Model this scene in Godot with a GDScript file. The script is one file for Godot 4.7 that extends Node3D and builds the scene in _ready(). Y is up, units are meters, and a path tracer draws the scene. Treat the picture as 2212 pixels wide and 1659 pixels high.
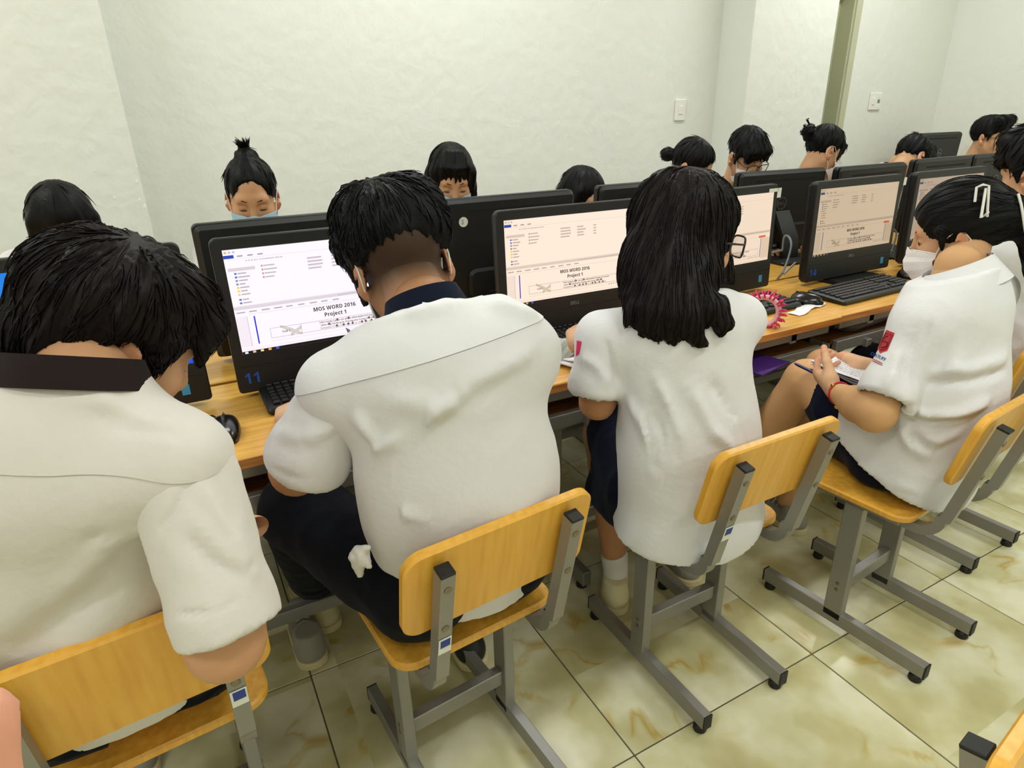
extends Node3D
# A school computer room: a row of students seen from behind at a long double row of desks with all-in-one computers.

var MT := {}
var rng := RandomNumberGenerator.new()
var shared := {}

func _ready():
	rng.seed = 7
	view_and_light()
	materials()
	room()
	ceiling_lamps()
	desks()
	computers()
	chairs()
	desk_things()
	people()

func view_and_light():
	var cam := Camera3D.new()
	cam.name = "camera"
	cam.fov = 62.64
	cam.near = 0.02
	cam.far = 60.0
	cam.transform = Transform3D(Basis(Vector3(0.87952, -0.02398, 0.47525), Vector3(0.20148, 0.92356, -0.32626), Vector3(-0.43110, 0.38270, 0.81712)), Vector3(0, 1.34, 0))
	add_child(cam)
	cam.current = true
	var we := WorldEnvironment.new()
	we.name = "world_environment"
	var e := Environment.new()
	e.background_mode = Environment.BG_COLOR
	e.background_color = Color(0.75, 0.78, 0.8)
	e.tonemap_mode = Environment.TONE_MAPPER_LINEAR
	e.tonemap_exposure = 1.04
	e.sdfgi_enabled = true
	e.ssao_enabled = true
	e.ssil_enabled = true
	we.environment = e
	add_child(we)

func ceiling_lamps():
	var n := 0
	for z in [-2.35, 0.25, 2.6]:
		for x in [-1.5, 1.3, 4.1]:
			var t := thing("ceiling_light", "twin tube fluorescent batten on the ceiling over the desks", "ceiling light", Vector3(x, 3.2, z), 0.0, "fluorescent ceiling battens")
			var b := MB.new()
			b.cbox(Transform3D(Basis(), Vector3(0, -0.035, 0)), Vector3(1.26, 0.06, 0.19), 0.008)
			part(b, "housing", MT.white_metal, t)
			for s in [-1, 1]:
				var u := MB.new()
				u.tube([Vector3(-0.6, -0.09, s * 0.06), Vector3(0.6, -0.09, s * 0.06)], [0.014, 0.014], 10)
				part(u, "fluorescent_tube", MT.lamp_glow, t)
			var l := AreaLight3D.new()
			l.name = "tube_light"
			l.area_size = Vector2(1.2, 0.16)
			l.light_color = Color(0.985, 1.0, 1.0)
			l.light_energy = LAMP * ([1.15, 1.0, 0.65][[-2.35, 0.25, 2.6].find(z)])
			l.shadow_enabled = true
			l.set("area_range", 12.0)
			l.set("omni_range", 12.0)
			l.position = Vector3(0, -0.108, 0)
			l.rotation.x = -PI / 2
			t.add_child(l)
			n += 1

const LAMP := 2.25

# ---------------------------------------------------------------- naming helpers
var used := {}
func numbered(called: String) -> String:
	var k: int = used.get(called, 0)
	used[called] = k + 1
	return called if k == 0 else "%s_%03d" % [called, k]

func thing(called: String, label: String, category: String, at := Vector3.ZERO, turn := 0.0, group := "") -> Node3D:
	var o := Node3D.new()
	o.name = numbered(called)
	o.position = at
	o.rotation.y = turn
	add_child(o, true)
	o.set_meta("label", label)
	o.set_meta("category", category)
	if group:
		o.set_meta("group", group)
	return o

func part(b, called: String, m: Material, parent: Node3D, label := "") -> MeshInstance3D:
	var o := MeshInstance3D.new()
	o.name = called
	o.mesh = b.mesh() if b is MB else b
	o.material_override = m
	parent.add_child(o, true)
	if label:
		o.set_meta("label", label)
	return o

func struct(b, called: String, m: Material, parent: Node3D = self) -> MeshInstance3D:
	var o := part(b, called, m, parent)
	if parent == self:
		o.set_meta("kind", "structure")
	return o

# ---------------------------------------------------------------- mesh builder: a plain triangle list with normals and uvs
class MB:
	var v := PackedVector3Array()
	var n := PackedVector3Array()
	var t := PackedVector2Array()
	var c := PackedColorArray()
	func tri(a: Vector3, b: Vector3, d: Vector3, na: Vector3, nb: Vector3, nd: Vector3, ua := Vector2.ZERO, ub := Vector2.ZERO, ud := Vector2.ZERO):
		if (b - a).cross(d - a).dot(na + nb + nd) > 0.0:
			v.append(a); v.append(d); v.append(b)
			n.append(na); n.append(nd); n.append(nb)
			t.append(ua); t.append(ud); t.append(ub)
		else:
			v.append(a); v.append(b); v.append(d)
			n.append(na); n.append(nb); n.append(nd)
			t.append(ua); t.append(ub); t.append(ud)
	func quad(a: Vector3, b: Vector3, d: Vector3, e: Vector3, nn: Vector3, uv := Rect2(0, 0, 1, 1)):
		var p := uv.position
		var s := uv.size
		tri(a, b, d, nn, nn, nn, p + Vector2(0, s.y), p + s, p + Vector2(s.x, 0))
		tri(a, d, e, nn, nn, nn, p + Vector2(0, s.y), p + Vector2(s.x, 0), p)
	func quad4(a: Vector3, b: Vector3, d: Vector3, e: Vector3, na: Vector3, nb: Vector3, nd: Vector3, ne: Vector3):
		tri(a, b, d, na, nb, nd)
		tri(a, d, e, na, nd, ne)
	func cbox(x: Transform3D, size: Vector3, bev := 0.0):
		# a box with chamfered edges
		var h := size * 0.5
		var bv := minf(bev, minf(h.x, minf(h.y, h.z)) * 0.9)
		var q := x.basis.orthonormalized()
		for ax in 3:
			var u := (ax + 1) % 3
			var w := (ax + 2) % 3
			for s in [-1.0, 1.0]:
				var nn := Vector3.ZERO
				nn[ax] = s
				var pts := []
				for k in [[-1, -1], [1, -1], [1, 1], [-1, 1]]:
					var p := Vector3.ZERO
					p[ax] = s * h[ax]
					p[u] = k[0] * (h[u] - bv)
					p[w] = k[1] * (h[w] - bv)
					pts.append(x * p)
				quad(pts[0], pts[1], pts[2], pts[3], q * nn)
			if bv > 0.0:
				for s in [-1.0, 1.0]:
					for r in [-1.0, 1.0]:
						var pts := []
						for k in [[-1, 0], [1, 0], [1, 1], [-1, 1]]:
							var p := Vector3.ZERO
							p[ax] = k[0] * (h[ax] - bv)
							p[u] = s * (h[u] - (bv if k[1] == 0 else 0.0))
							p[w] = r * (h[w] - (bv if k[1] == 1 else 0.0))
							pts.append(x * p)
						var nn := Vector3.ZERO
						nn[u] = s
						nn[w] = r
						quad(pts[0], pts[1], pts[2], pts[3], (q * nn).normalized())
		if bv > 0.0:
			for sx in [-1.0, 1.0]:
				for sy in [-1.0, 1.0]:
					for sz in [-1.0, 1.0]:
						var sg := Vector3(sx, sy, sz)
						var nn := (q * sg).normalized()
						tri(x * (sg * Vector3(h.x, h.y - bv, h.z - bv)), x * (sg * Vector3(h.x - bv, h.y, h.z - bv)), x * (sg * Vector3(h.x - bv, h.y - bv, h.z)), nn, nn, nn)
	static func rounded(w: float, h: float, r: float, seg := 5, r2 := -1.0) -> PackedVector2Array:
		# outline of a rounded rectangle, counter-clockwise; r2 = radius of the lower corners
		var o := PackedVector2Array()
		var cs := [[1, 1, 0.0], [-1, 1, 90.0], [-1, -1, 180.0], [1, -1, 270.0]]
		for k in cs:
			var rr := r if k[1] > 0 or r2 < 0.0 else r2
			for i in seg + 1:
				var a := deg_to_rad(k[2] + 90.0 * i / seg)
				o.append(Vector2(k[0] * (w / 2 - rr) + cos(a) * rr, k[1] * (h / 2 - rr) + sin(a) * rr))
		return o
	func slab(o: PackedVector2Array, thick: float, bev: float, x: Transform3D, shrink_front := 0.0):
		# a plate in the xy plane (z = +-thick/2) of a convex outline with bevelled rims
		var m := o.size()
		var nr := PackedVector2Array()
		for i in m:
			var d := (o[(i + 1) % m] - o[(i + m - 1) % m]).normalized()
			nr.append(Vector2(d.y, -d.x))
		var rings := [[-thick / 2, bev], [-thick / 2 + bev, 0.0], [thick / 2 - bev, shrink_front], [thick / 2, bev + shrink_front]]
		var q := x.basis.orthonormalized()
		var ctr := Vector2.ZERO
		for p in o:
			ctr += p / m
		for k in 3:
			var zn: float = [-1.0, 0.0, 1.0][k]
			for i in m:
				var j := (i + 1) % m
				var a: Vector2 = o[i] - nr[i] * rings[k][1]
				var b: Vector2 = o[j] - nr[j] * rings[k][1]
				var d: Vector2 = o[j] - nr[j] * rings[k + 1][1]
				var e: Vector2 = o[i] - nr[i] * rings[k + 1][1]
				var ni := (q * Vector3(nr[i].x, nr[i].y, zn)).normalized()
				var nj := (q * Vector3(nr[j].x, nr[j].y, zn)).normalized()
				quad4(x * Vector3(a.x, a.y, rings[k][0]), x * Vector3(b.x, b.y, rings[k][0]), x * Vector3(d.x, d.y, rings[k + 1][0]), x * Vector3(e.x, e.y, rings[k + 1][0]), ni, nj, nj, ni)
		for s in [0, 3]:
			var nn := q * Vector3(0, 0, -1.0 if s == 0 else 1.0)
			for i in m:
				var j := (i + 1) % m
				var a: Vector2 = o[i] - nr[i] * rings[s][1]
				var b: Vector2 = o[j] - nr[j] * rings[s][1]
				tri(x * Vector3(ctr.x, ctr.y, rings[s][0]), x * Vector3(a.x, a.y, rings[s][0]), x * Vector3(b.x, b.y, rings[s][0]), nn, nn, nn)
	func sweep(path: Array, prof: PackedVector2Array, smooth := false, up := Vector3.UP, scales := []):
		# a profile swept along a path; the profile's x runs across, its y along the transported up
		var m := path.size()
		var k := prof.size()
		var tang := []
		for i in m:
			tang.append((path[mini(i + 1, m - 1)] - path[maxi(i - 1, 0)]).normalized())
		var r: Vector3 = tang[0].cross(up)
		if r.length() < 1e-4:
			r = tang[0].cross(Vector3(1, 0, 0.3))
		r = r.normalized()
		var rings := []
		var norms := []
		for i in m:
			r = (r - tang[i] * r.dot(tang[i])).normalized()
			var w: Vector3 = r.cross(tang[i])
			var ring := []
			var nm := []
			var s: float = scales[i] if scales.size() > i else 1.0
			for j in k:
				ring.append(path[i] + (r * prof[j].x + w * prof[j].y) * s)
				nm.append((r * prof[j].x + w * prof[j].y).normalized())
			rings.append(ring)
			norms.append(nm)
		for i in m - 1:
			for j in k:
				var l := (j + 1) % k
				if smooth:
					quad4(rings[i][j], rings[i][l], rings[i + 1][l], rings[i + 1][j], norms[i][j], norms[i][l], norms[i + 1][l], norms[i + 1][j])
				else:
					var nn: Vector3 = (norms[i][j] + norms[i][l]).normalized()
					var n2: Vector3 = (norms[i + 1][j] + norms[i + 1][l]).normalized()
					quad4(rings[i][j], rings[i][l], rings[i + 1][l], rings[i + 1][j], nn, nn, n2, n2)
		for e in [0, m - 1]:
			var nn: Vector3 = -tang[0] if e == 0 else tang[m - 1]
			for j in k:
				tri(path[e], rings[e][j], rings[e][(j + 1) % k], nn, nn, nn)
	func tube(path: Array, radii: Array, sides := 8, up := Vector3.UP):
		var pr := PackedVector2Array()
		for i in sides:
			pr.append(Vector2(cos(TAU * i / sides), sin(TAU * i / sides)))
		sweep(path, pr, true, up, radii)
	func lathe(prof: Array, seg: int, x: Transform3D):
		# prof: Vector2(radius, height) from bottom to top
		var q := x.basis.orthonormalized()
		for i in prof.size() - 1:
			var d: Vector2 = (prof[i + 1] - prof[i]).normalized()
			for j in seg:
				var a := TAU * j / seg
				var b := TAU * (j + 1) / seg
				var na := (q * Vector3(cos(a) * d.y, -d.x, sin(a) * d.y))
				var nb := (q * Vector3(cos(b) * d.y, -d.x, sin(b) * d.y))
				var p0: Vector2 = prof[i]
				var p1: Vector2 = prof[i + 1]
				quad4(x * Vector3(cos(a) * p0.x, p0.y, sin(a) * p0.x), x * Vector3(cos(b) * p0.x, p0.y, sin(b) * p0.x), x * Vector3(cos(b) * p1.x, p1.y, sin(b) * p1.x), x * Vector3(cos(a) * p1.x, p1.y, sin(a) * p1.x), na, nb, nb, na)
	func mesh() -> ArrayMesh:
		var ar := []
		ar.resize(Mesh.ARRAY_MAX)
		ar[Mesh.ARRAY_VERTEX] = v
		ar[Mesh.ARRAY_NORMAL] = n
		ar[Mesh.ARRAY_TEX_UV] = t
		if c.size() == v.size() and c.size() > 0:
			ar[Mesh.ARRAY_COLOR] = c
		var am := ArrayMesh.new()
		am.add_surface_from_arrays(Mesh.PRIMITIVE_TRIANGLES, ar)
		return am

func at(x: float, y: float, z: float) -> Transform3D:
	return Transform3D(Basis(), Vector3(x, y, z))

func box_part(called: String, ctr: Vector3, size: Vector3, bev: float, m: Material, parent: Node3D) -> MeshInstance3D:
	var b := MB.new()
	b.cbox(Transform3D(Basis(), ctr), size, bev)
	return part(b, called, m, parent)

func lettering(called: String, txt: String, height: float, x: Transform3D, m: Material, parent: Node3D, bold := true, wide := 0.0, label := "") -> MeshInstance3D:
	var tm := TextMesh.new()
	var f := SystemFont.new()
	f.font_names = PackedStringArray(["Droid Sans"])
	f.font_weight = 700 if bold else 400
	tm.font = f
	tm.text = txt
	tm.font_size = 32
	tm.depth = 0.004
	tm.curve_step = 3.0
	tm.pixel_size = height / 23.0
	tm.depth = 0.0003
	if wide > 0.0:
		tm.autowrap_mode = TextServer.AUTOWRAP_WORD
		tm.width = wide / tm.pixel_size
		tm.horizontal_alignment = HORIZONTAL_ALIGNMENT_LEFT
	var o := MeshInstance3D.new()
	o.name = called
	o.mesh = tm
	o.material_override = m
	o.transform = x
	parent.add_child(o, true)
	if label:
		o.set_meta("label", label)
	return o

# ---------------------------------------------------------------- materials
func mat(col: Color, rough := 0.6, metal := 0.0, spec := 0.5) -> StandardMaterial3D:
	var m := StandardMaterial3D.new()
	m.albedo_color = col
	m.roughness = rough
	m.metallic = metal
	m.metallic_specular = spec
	return m

func noise(sd: int, freq: float, octaves := 3) -> FastNoiseLite:
	var f := FastNoiseLite.new()
	f.seed = sd
	f.noise_type = FastNoiseLite.TYPE_SIMPLEX_SMOOTH
	f.frequency = freq
	f.fractal_octaves = octaves
	return f

func noise_tex(sd: int, freq: float, size: int, ramp: Array, octaves := 4) -> ImageTexture:
	# ramp: [[offset, Color] ...]
	var im := noise(sd, freq, octaves).get_seamless_image(size, size)
	var g := Gradient.new()
	g.offsets = PackedFloat32Array(ramp.map(func(r): return r[0]))
	g.colors = PackedColorArray(ramp.map(func(r): return r[1]))
	var out := Image.create(size, size, false, Image.FORMAT_RGB8)
	for y in size:
		for x in size:
			out.set_pixel(x, y, g.sample(im.get_pixel(x, y).r))
	return ImageTexture.create_from_image(out)

func wood(lo: Color, mid: Color, hi: Color, sd: int, scale: Vector3, rough: float) -> StandardMaterial3D:
	var m := mat(Color.WHITE, rough)
	m.albedo_texture = noise_tex(sd, 0.02, 256, [[0.2, lo], [0.5, mid], [0.8, hi]], 5)
	m.uv1_triplanar = true
	m.uv1_scale = scale
	m.clearcoat_enabled = true
	m.clearcoat = 0.35
	m.clearcoat_roughness = 0.25
	return m

func cloth(col: Color, sd := 3) -> StandardMaterial3D:
	var m := mat(col, 0.85, 0.0, 0.25)
	m.rim_enabled = true
	m.rim = 0.25
	m.heightmap_enabled = true
	m.heightmap_texture = shared.weave
	m.heightmap_scale = 0.06
	m.uv1_triplanar = true
	m.uv1_scale = Vector3(9, 9, 9)
	return m

func materials():
	shared.weave = noise_tex(11, 0.02, 256, [[0.0, Color.BLACK], [1.0, Color.WHITE]], 5)
	var wall := mat(Color(0.903, 0.912, 0.882), 0.7, 0.0, 0.3)
	wall.heightmap_enabled = true
	wall.heightmap_texture = noise_tex(5, 0.03, 256, [[0.0, Color.BLACK], [1.0, Color.WHITE]], 4)
	wall.heightmap_scale = 0.25
	wall.uv1_triplanar = true
	wall.uv1_world_triplanar = true
	wall.uv1_scale = Vector3(1.2, 1.2, 1.2)
	MT.wall = wall
	MT.chip = mat(Color(0.95, 0.95, 0.93), 0.9)
	MT.ceiling = mat(Color(0.93, 0.93, 0.9), 0.9)
	MT.door = mat(Color(0.70, 0.71, 0.585), 0.5)
	MT.door_frame = mat(Color(0.74, 0.745, 0.635), 0.5)
	MT.white_plastic = mat(Color(0.93, 0.93, 0.90), 0.35)
	MT.white_metal = mat(Color(0.9, 0.9, 0.88), 0.4)
	MT.chrome = mat(Color(0.75, 0.74, 0.7), 0.2, 1.0)
	var lg := mat(Color(1, 1, 1), 0.5)
	lg.emission_enabled = true
	lg.emission = Color(1.0, 0.98, 0.92)
	lg.emission_energy_multiplier = 6.0
	MT.lamp_glow = lg
	MT.grout = mat(Color(0.36, 0.34, 0.27), 0.9)
	MT.wood = wood(Color(0.865, 0.62, 0.20), Color(0.89, 0.66, 0.235), Color(0.915, 0.70, 0.28), 21, Vector3(9, 0.7, 9), 0.38)
	MT.desk = wood(Color(0.865, 0.635, 0.26), Color(0.895, 0.685, 0.31), Color(0.92, 0.73, 0.365), 33, Vector3(0.7, 9, 9), 0.3)
	MT.desk_edge = wood(Color(0.66, 0.41, 0.17), Color(0.74, 0.47, 0.20), Color(0.8, 0.53, 0.25), 35, Vector3(0.7, 9, 9), 0.45)
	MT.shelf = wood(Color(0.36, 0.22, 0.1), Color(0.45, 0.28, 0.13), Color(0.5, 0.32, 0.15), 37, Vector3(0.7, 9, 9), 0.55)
	MT.steel = mat(Color(0.57, 0.56, 0.535), 0.42, 0.45)
	MT.rubber = mat(Color(0.045, 0.045, 0.045), 0.55)
	MT.bolt = mat(Color(0.55, 0.5, 0.42), 0.35, 0.9)
	MT.black_plastic = mat(Color(0.050, 0.055, 0.058), 0.42)
	MT.back_plastic = mat(Color(0.075, 0.083, 0.085), 0.5)
	MT.gloss_black = mat(Color(0.035, 0.036, 0.04), 0.22)
	MT.slot = mat(Color(0.012, 0.012, 0.013), 0.8)
	MT.key = mat(Color(0.07, 0.072, 0.075), 0.5)
	MT.logo = mat(Color(0.5, 0.52, 0.52), 0.3, 0.7)
	MT.sticker_white = mat(Color(0.88, 0.89, 0.86), 0.5)
	MT.sticker_blue = mat(Color(0.05, 0.28, 0.62), 0.5)
	MT.chip_blue = mat(Color(0.22, 0.55, 0.72), 0.35)
	MT.ink = mat(Color(0.16, 0.13, 0.14), 0.8)
	MT.ink_pale = mat(Color(0.47, 0.43, 0.43), 0.8)
	MT.label_blue = mat(Color(0.10, 0.20, 0.55), 0.5)
	MT.cable_grey = mat(Color(0.5, 0.52, 0.53), 0.5)
	MT.black_cable = mat(Color(0.03, 0.03, 0.03), 0.5)
	var shirt := cloth(Color(0.85, 0.842, 0.845))
	MT.shirt = shirt
	MT.shirt_warm = cloth(Color(0.845, 0.825, 0.80))
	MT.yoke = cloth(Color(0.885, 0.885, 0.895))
	MT.shirt_cool = cloth(Color(0.87, 0.868, 0.875))
	MT.trousers = cloth(Color(0.035, 0.042, 0.075))
	MT.skirt = cloth(Color(0.04, 0.06, 0.14))
	MT.collar_brown = cloth(Color(0.135, 0.10, 0.10))
	MT.collar_navy = cloth(Color(0.05, 0.075, 0.15))
	MT.mask_blue = cloth(Color(0.66, 0.80, 0.88))
	MT.mask_white = cloth(Color(0.92, 0.91, 0.91))
	MT.loop = mat(Color(0.88, 0.87, 0.84), 0.7)
	MT.purple = mat(Color(0.27, 0.13, 0.45), 0.5)
	MT.pen_blue = mat(Color(0.09, 0.08, 0.32), 0.3)
	MT.paper = mat(Color(0.92, 0.91, 0.93), 0.85)
	MT.pink = mat(Color(0.86, 0.16, 0.40), 0.7)
	MT.pink_pale = mat(Color(0.93, 0.72, 0.78), 0.7)
	MT.red = mat(Color(0.72, 0.10, 0.17), 0.6)
	MT.dark_red = mat(Color(0.42, 0.06, 0.06), 0.5)
	MT.gold = mat(Color(0.8, 0.62, 0.3), 0.25, 1.0)
	MT.sock = cloth(Color(0.86, 0.85, 0.82))
	MT.shoe = cloth(Color(0.83, 0.79, 0.62))
	MT.shoe_grey = cloth(Color(0.62, 0.6, 0.56))
	MT.shoe_sole = mat(Color(0.85, 0.8, 0.62), 0.7)
	MT.shoe_black = mat(Color(0.05, 0.05, 0.05), 0.5)
	var hair := mat(Color(0.040, 0.037, 0.038), 0.5, 0.0, 0.28)
	MT.hair = hair
	MT.hair_brown = mat(Color(0.075, 0.054, 0.049), 0.5, 0.0, 0.28)
	MT.brow = mat(Color(0.10, 0.07, 0.06), 0.8)
	var skin := mat(Color(1, 1, 1), 0.55, 0.0, 0.35)
	skin.vertex_color_use_as_albedo = true
	skin.subsurf_scatter_enabled = true
	skin.subsurf_scatter_strength = 0.08
	MT.skin = skin
	MT.eye = mat(Color(0.75, 0.73, 0.7), 0.2)
	MT.iris = mat(Color(0.03, 0.02, 0.015), 0.15)
	MT.frame_black = mat(Color(0.02, 0.02, 0.022), 0.3)
	MT.frame_gold = mat(Color(0.35, 0.27, 0.18), 0.3, 0.8)
	var gl := mat(Color(1, 1, 1, 0.08), 0.05)
	gl.transparency = BaseMaterial3D.TRANSPARENCY_ALPHA
	MT.lens = gl
	floor_materials()

func floor_materials():
	# polished stoneware: cloudy beige with white patches and ochre veins
	var S := 640
	var n1 := noise(41, 0.006, 4)
	var n2 := noise(43, 0.006, 5)
	var n3 := noise(47, 0.004, 3)
	var im := Image.create(S, S, false, Image.FORMAT_RGB8)
	var base := Color(0.81, 0.79, 0.61)
	var pale := Color(0.895, 0.885, 0.765)
	var dusk := Color(0.72, 0.69, 0.49)
	var ochre := Color(0.70, 0.545, 0.20)
	for y in S:
		for x in S:
			var a := n1.get_noise_2d(x, y)
			var w := n3.get_noise_2d(x + 900, y) * 60.0
			var b := n2.get_noise_2d(x * 0.6 + w, y + w * 0.7)
			var c := base.lerp(pale, clampf(a * 1.6 + 0.25, 0.0, 1.0))
			c = c.lerp(dusk, clampf(-a * 1.4 - 0.05, 0.0, 0.9))
			var vein := pow(clampf(1.0 - absf(b) * 7.0, 0.0, 1.0), 1.6) * clampf(n3.get_noise_2d(x * 1.6, y * 1.6 + 500) * 2.6 - 0.25, 0.0, 1.0)
			c = c.lerp(ochre, vein * 0.62)
			var edge := clampf(1.0 - absf(a - 0.12) * 30.0, 0.0, 1.0) * 0.18
			c = c.lerp(pale, edge)
			im.set_pixel(x, y, c)
	var m := mat(Color.WHITE, 0.24, 0.0, 0.5)
	m.albedo_texture = ImageTexture.create_from_image(im)
	MT.tile = m

# ---------------------------------------------------------------- the room
const TILE := 0.5995
const TX := 0.0966
const TZ := -1.367
const FLOOR_X0 := -2
const FLOOR_X1 := 9
const WALL_Z := -3.3

func room():
	# floor: a bed of grout and the tiles in it, each with its own cut of the pattern
	var fl := MB.new()
	fl.cbox(at(1.4, -0.06, 0.6), Vector3(8.9, 0.1155, 8.1), 0.0)
	var bed := struct(fl, "floor", MT.grout)
	var variants := []
	for k in 10:
		var b := MB.new()
		var s := TILE - 0.0035
		b.cbox(at(0, -0.005, 0), Vector3(s, 0.01, s), 0.0012)
		var off := Vector2(rng.randf(), rng.randf())
		var rot := k % 4
		for i in b.v.size():
			var p := Vector2(b.v[i].x / 1.15, b.v[i].z / 1.15).rotated(rot * PI / 2)
			b.t[i] = p + off
		variants.append(b.mesh())
	for ix in range(-5, 10):
		for iz in range(-4, 10):
			var x := TX + (ix + 0.5) * TILE
			var z := TZ + (iz + 0.5) * TILE
			if x > 5.9 or x < -3.1 or z < -3.4 or z > 4.6:
				continue
			var o := part(variants[rng.randi() % 10], "floor_tile", MT.tile, bed)
			o.position = Vector3(x, 0.0, z)
	# back wall with the door opening cut out of it
	var dx0 := 3.74
	var dx1 := 4.515
	var w := MB.new()
	w.cbox(at((-3.1 + dx0) / 2, 1.6, WALL_Z - 0.1), Vector3(dx0 + 3.1, 3.24, 0.2), 0.0)
	w.cbox(at((dx1 + 5.92) / 2, 1.6, WALL_Z - 0.1), Vector3(5.92 - dx1, 3.24, 0.2), 0.0)
	w.cbox(at((dx0 + dx1) / 2, 2.7, WALL_Z - 0.1), Vector3(dx1 - dx0, 1.04, 0.2), 0.0)
	struct(w, "wall_back", MT.wall)
	var r := MB.new()
	r.cbox(at(5.82, 1.6, 0.65), Vector3(0.2, 3.24, 8.1), 0.0)
	struct(r, "wall_right", MT.wall)
	var l := MB.new()
	l.cbox(at(-3.1, 1.6, 0.65), Vector3(0.2, 3.24, 8.1), 0.0)
	struct(l, "wall_left", MT.wall)
	var f := MB.new()
	f.cbox(at(1.4, 1.6, 4.7), Vector3(9.2, 3.24, 0.2), 0.0)
	struct(f, "wall_front", MT.wall)
	var ce := MB.new()
	ce.cbox(at(1.4, 3.26, 0.65), Vector3(9.2, 0.12, 8.3), 0.0)
	struct(ce, "ceiling", MT.ceiling)
	# pillars that stand out of the back wall
	var p := MB.new()
	p.cbox(at(3.645, 1.6, WALL_Z + 0.115), Vector3(0.735, 3.2, 0.27), 0.004)
	struct(p, "wall_pillar", MT.wall)
	p = MB.new()
	p.cbox(at(-0.46, 1.6, WALL_Z + 0.07), Vector3(0.806, 3.2, 0.2), 0.002)
	var lp := struct(p, "wall_pillar_001", MT.wall)
	# chipped paint along the pillar's edge
	for k in [[Vector3(-0.070, 1.153, -3.130), 0.007], [Vector3(-0.076, 1.080, -3.130), 0.006], [Vector3(-0.063, 1.053, -3.130), 0.008], [Vector3(-0.164, 1.095, -3.130), 0.006], [Vector3(-0.207, 1.204, -3.130), 0.004], [Vector3(-0.051, 1.210, -3.130), 0.005]]:
		var b := MB.new()
		var q: Vector3 = k[0]
		q.x = minf(q.x, -0.058)
		b.lathe([Vector2(k[1], 0.0), Vector2(k[1] * 0.7, 0.0012), Vector2(0.0, 0.0005)], 7, Transform3D(Basis(Vector3.RIGHT, PI / 2).scaled(Vector3(0.8, 1.3, 1.0)), Vector3(q.x, q.y, -3.1302)))
		part(b, "paint_chip", MT.chip, lp)
	door(dx0, dx1)
	var s := thing("light_switch", "tall white switch plate on the wall beside the pillar", "light switch", Vector3(2.981, 1.387, -3.299))
	box_part("plate", Vector3(0, 0, 0.005), Vector3(0.085, 0.125, 0.011), 0.004, MT.white_plastic, s)
	box_part("rocker", Vector3(0.0, 0, 0.012), Vector3(0.034, 0.05, 0.006), 0.002, MT.white_plastic, s)
	s = thing("wall_socket", "squarish white socket and switch plate on the wall beyond the green door", "wall socket", Vector3(4.907, 1.422, -3.299))
	box_part("plate", Vector3(0, 0, 0.005), Vector3(0.135, 0.12, 0.011), 0.004, MT.white_plastic, s)
	box_part("rocker", Vector3(-0.03, 0, 0.012), Vector3(0.03, 0.048, 0.006), 0.002, MT.white_plastic, s)
	for i in 3:
		box_part("socket_insert", Vector3(0.032, 0.034 - i * 0.034, 0.0115), Vector3(0.026, 0.024, 0.003), 0.001, MT.cable_grey if i == 1 else MT.white_plastic, s)

func door(dx0: float, dx1: float):
	var d := Node3D.new()
	d.name = "door_1"
	d.set_meta("kind", "structure")
	add_child(d)
	var fz := WALL_Z - 0.13
	box_part("door_leaf", Vector3((dx0 + dx1) / 2, 1.07, fz), Vector3(dx1 - dx0 - 0.01, 2.14, 0.04), 0.003, MT.door, d)
	box_part("door_jamb", Vector3(dx1 - 0.008, 1.09, WALL_Z - 0.075), Vector3(0.016, 2.18, 0.15), 0.002, MT.door, d)
	box_part("door_jamb", Vector3(dx0 + 0.008, 1.09, WALL_Z - 0.075), Vector3(0.016, 2.18, 0.15), 0.002, MT.door, d)
	box_part("door_frame", Vector3(dx1 + 0.03, 1.1, WALL_Z + 0.006), Vector3(0.06, 2.24, 0.014), 0.003, MT.door_frame, d)
	box_part("door_frame", Vector3((dx0 + dx1) / 2, 2.2, WALL_Z + 0.006), Vector3(dx1 - dx0 + 0.12, 0.06, 0.014), 0.003, MT.door_frame, d)
	var hp := Vector3(4.614, 1.316, -3.400)
	var b := MB.new()
	b.cbox(Transform3D(Basis(), Vector3(hp.x - 0.02, hp.y, fz + 0.03)), Vector3(0.09, 0.05, 0.012), 0.003)
	b.cbox(Transform3D(Basis(), Vector3(hp.x + 0.035, hp.y - 0.005, fz + 0.03)), Vector3(0.035, 0.07, 0.014), 0.003)
	b.tube([Vector3(hp.x - 0.03, hp.y + 0.012, fz + 0.04), Vector3(hp.x + 0.03, hp.y + 0.012, fz + 0.045)], [0.009, 0.009], 8)
	part(b, "door_latch", MT.chrome, d)
	b = MB.new()
	b.tube([Vector3(hp.x + 0.02, hp.y - 0.02, fz + 0.05), Vector3(hp.x + 0.015, hp.y - 0.06, fz + 0.05), Vector3(hp.x + 0.045, hp.y - 0.06, fz + 0.05), Vector3(hp.x + 0.04, hp.y - 0.02, fz + 0.05)], [0.005, 0.005, 0.005, 0.005], 6)
	b.cbox(at(hp.x + 0.03, hp.y - 0.075, fz + 0.05), Vector3(0.05, 0.045, 0.018), 0.004)
	part(b, "padlock", MT.chrome, d)

# ---------------------------------------------------------------- desks
const DESK_Y := 0.72

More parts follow.
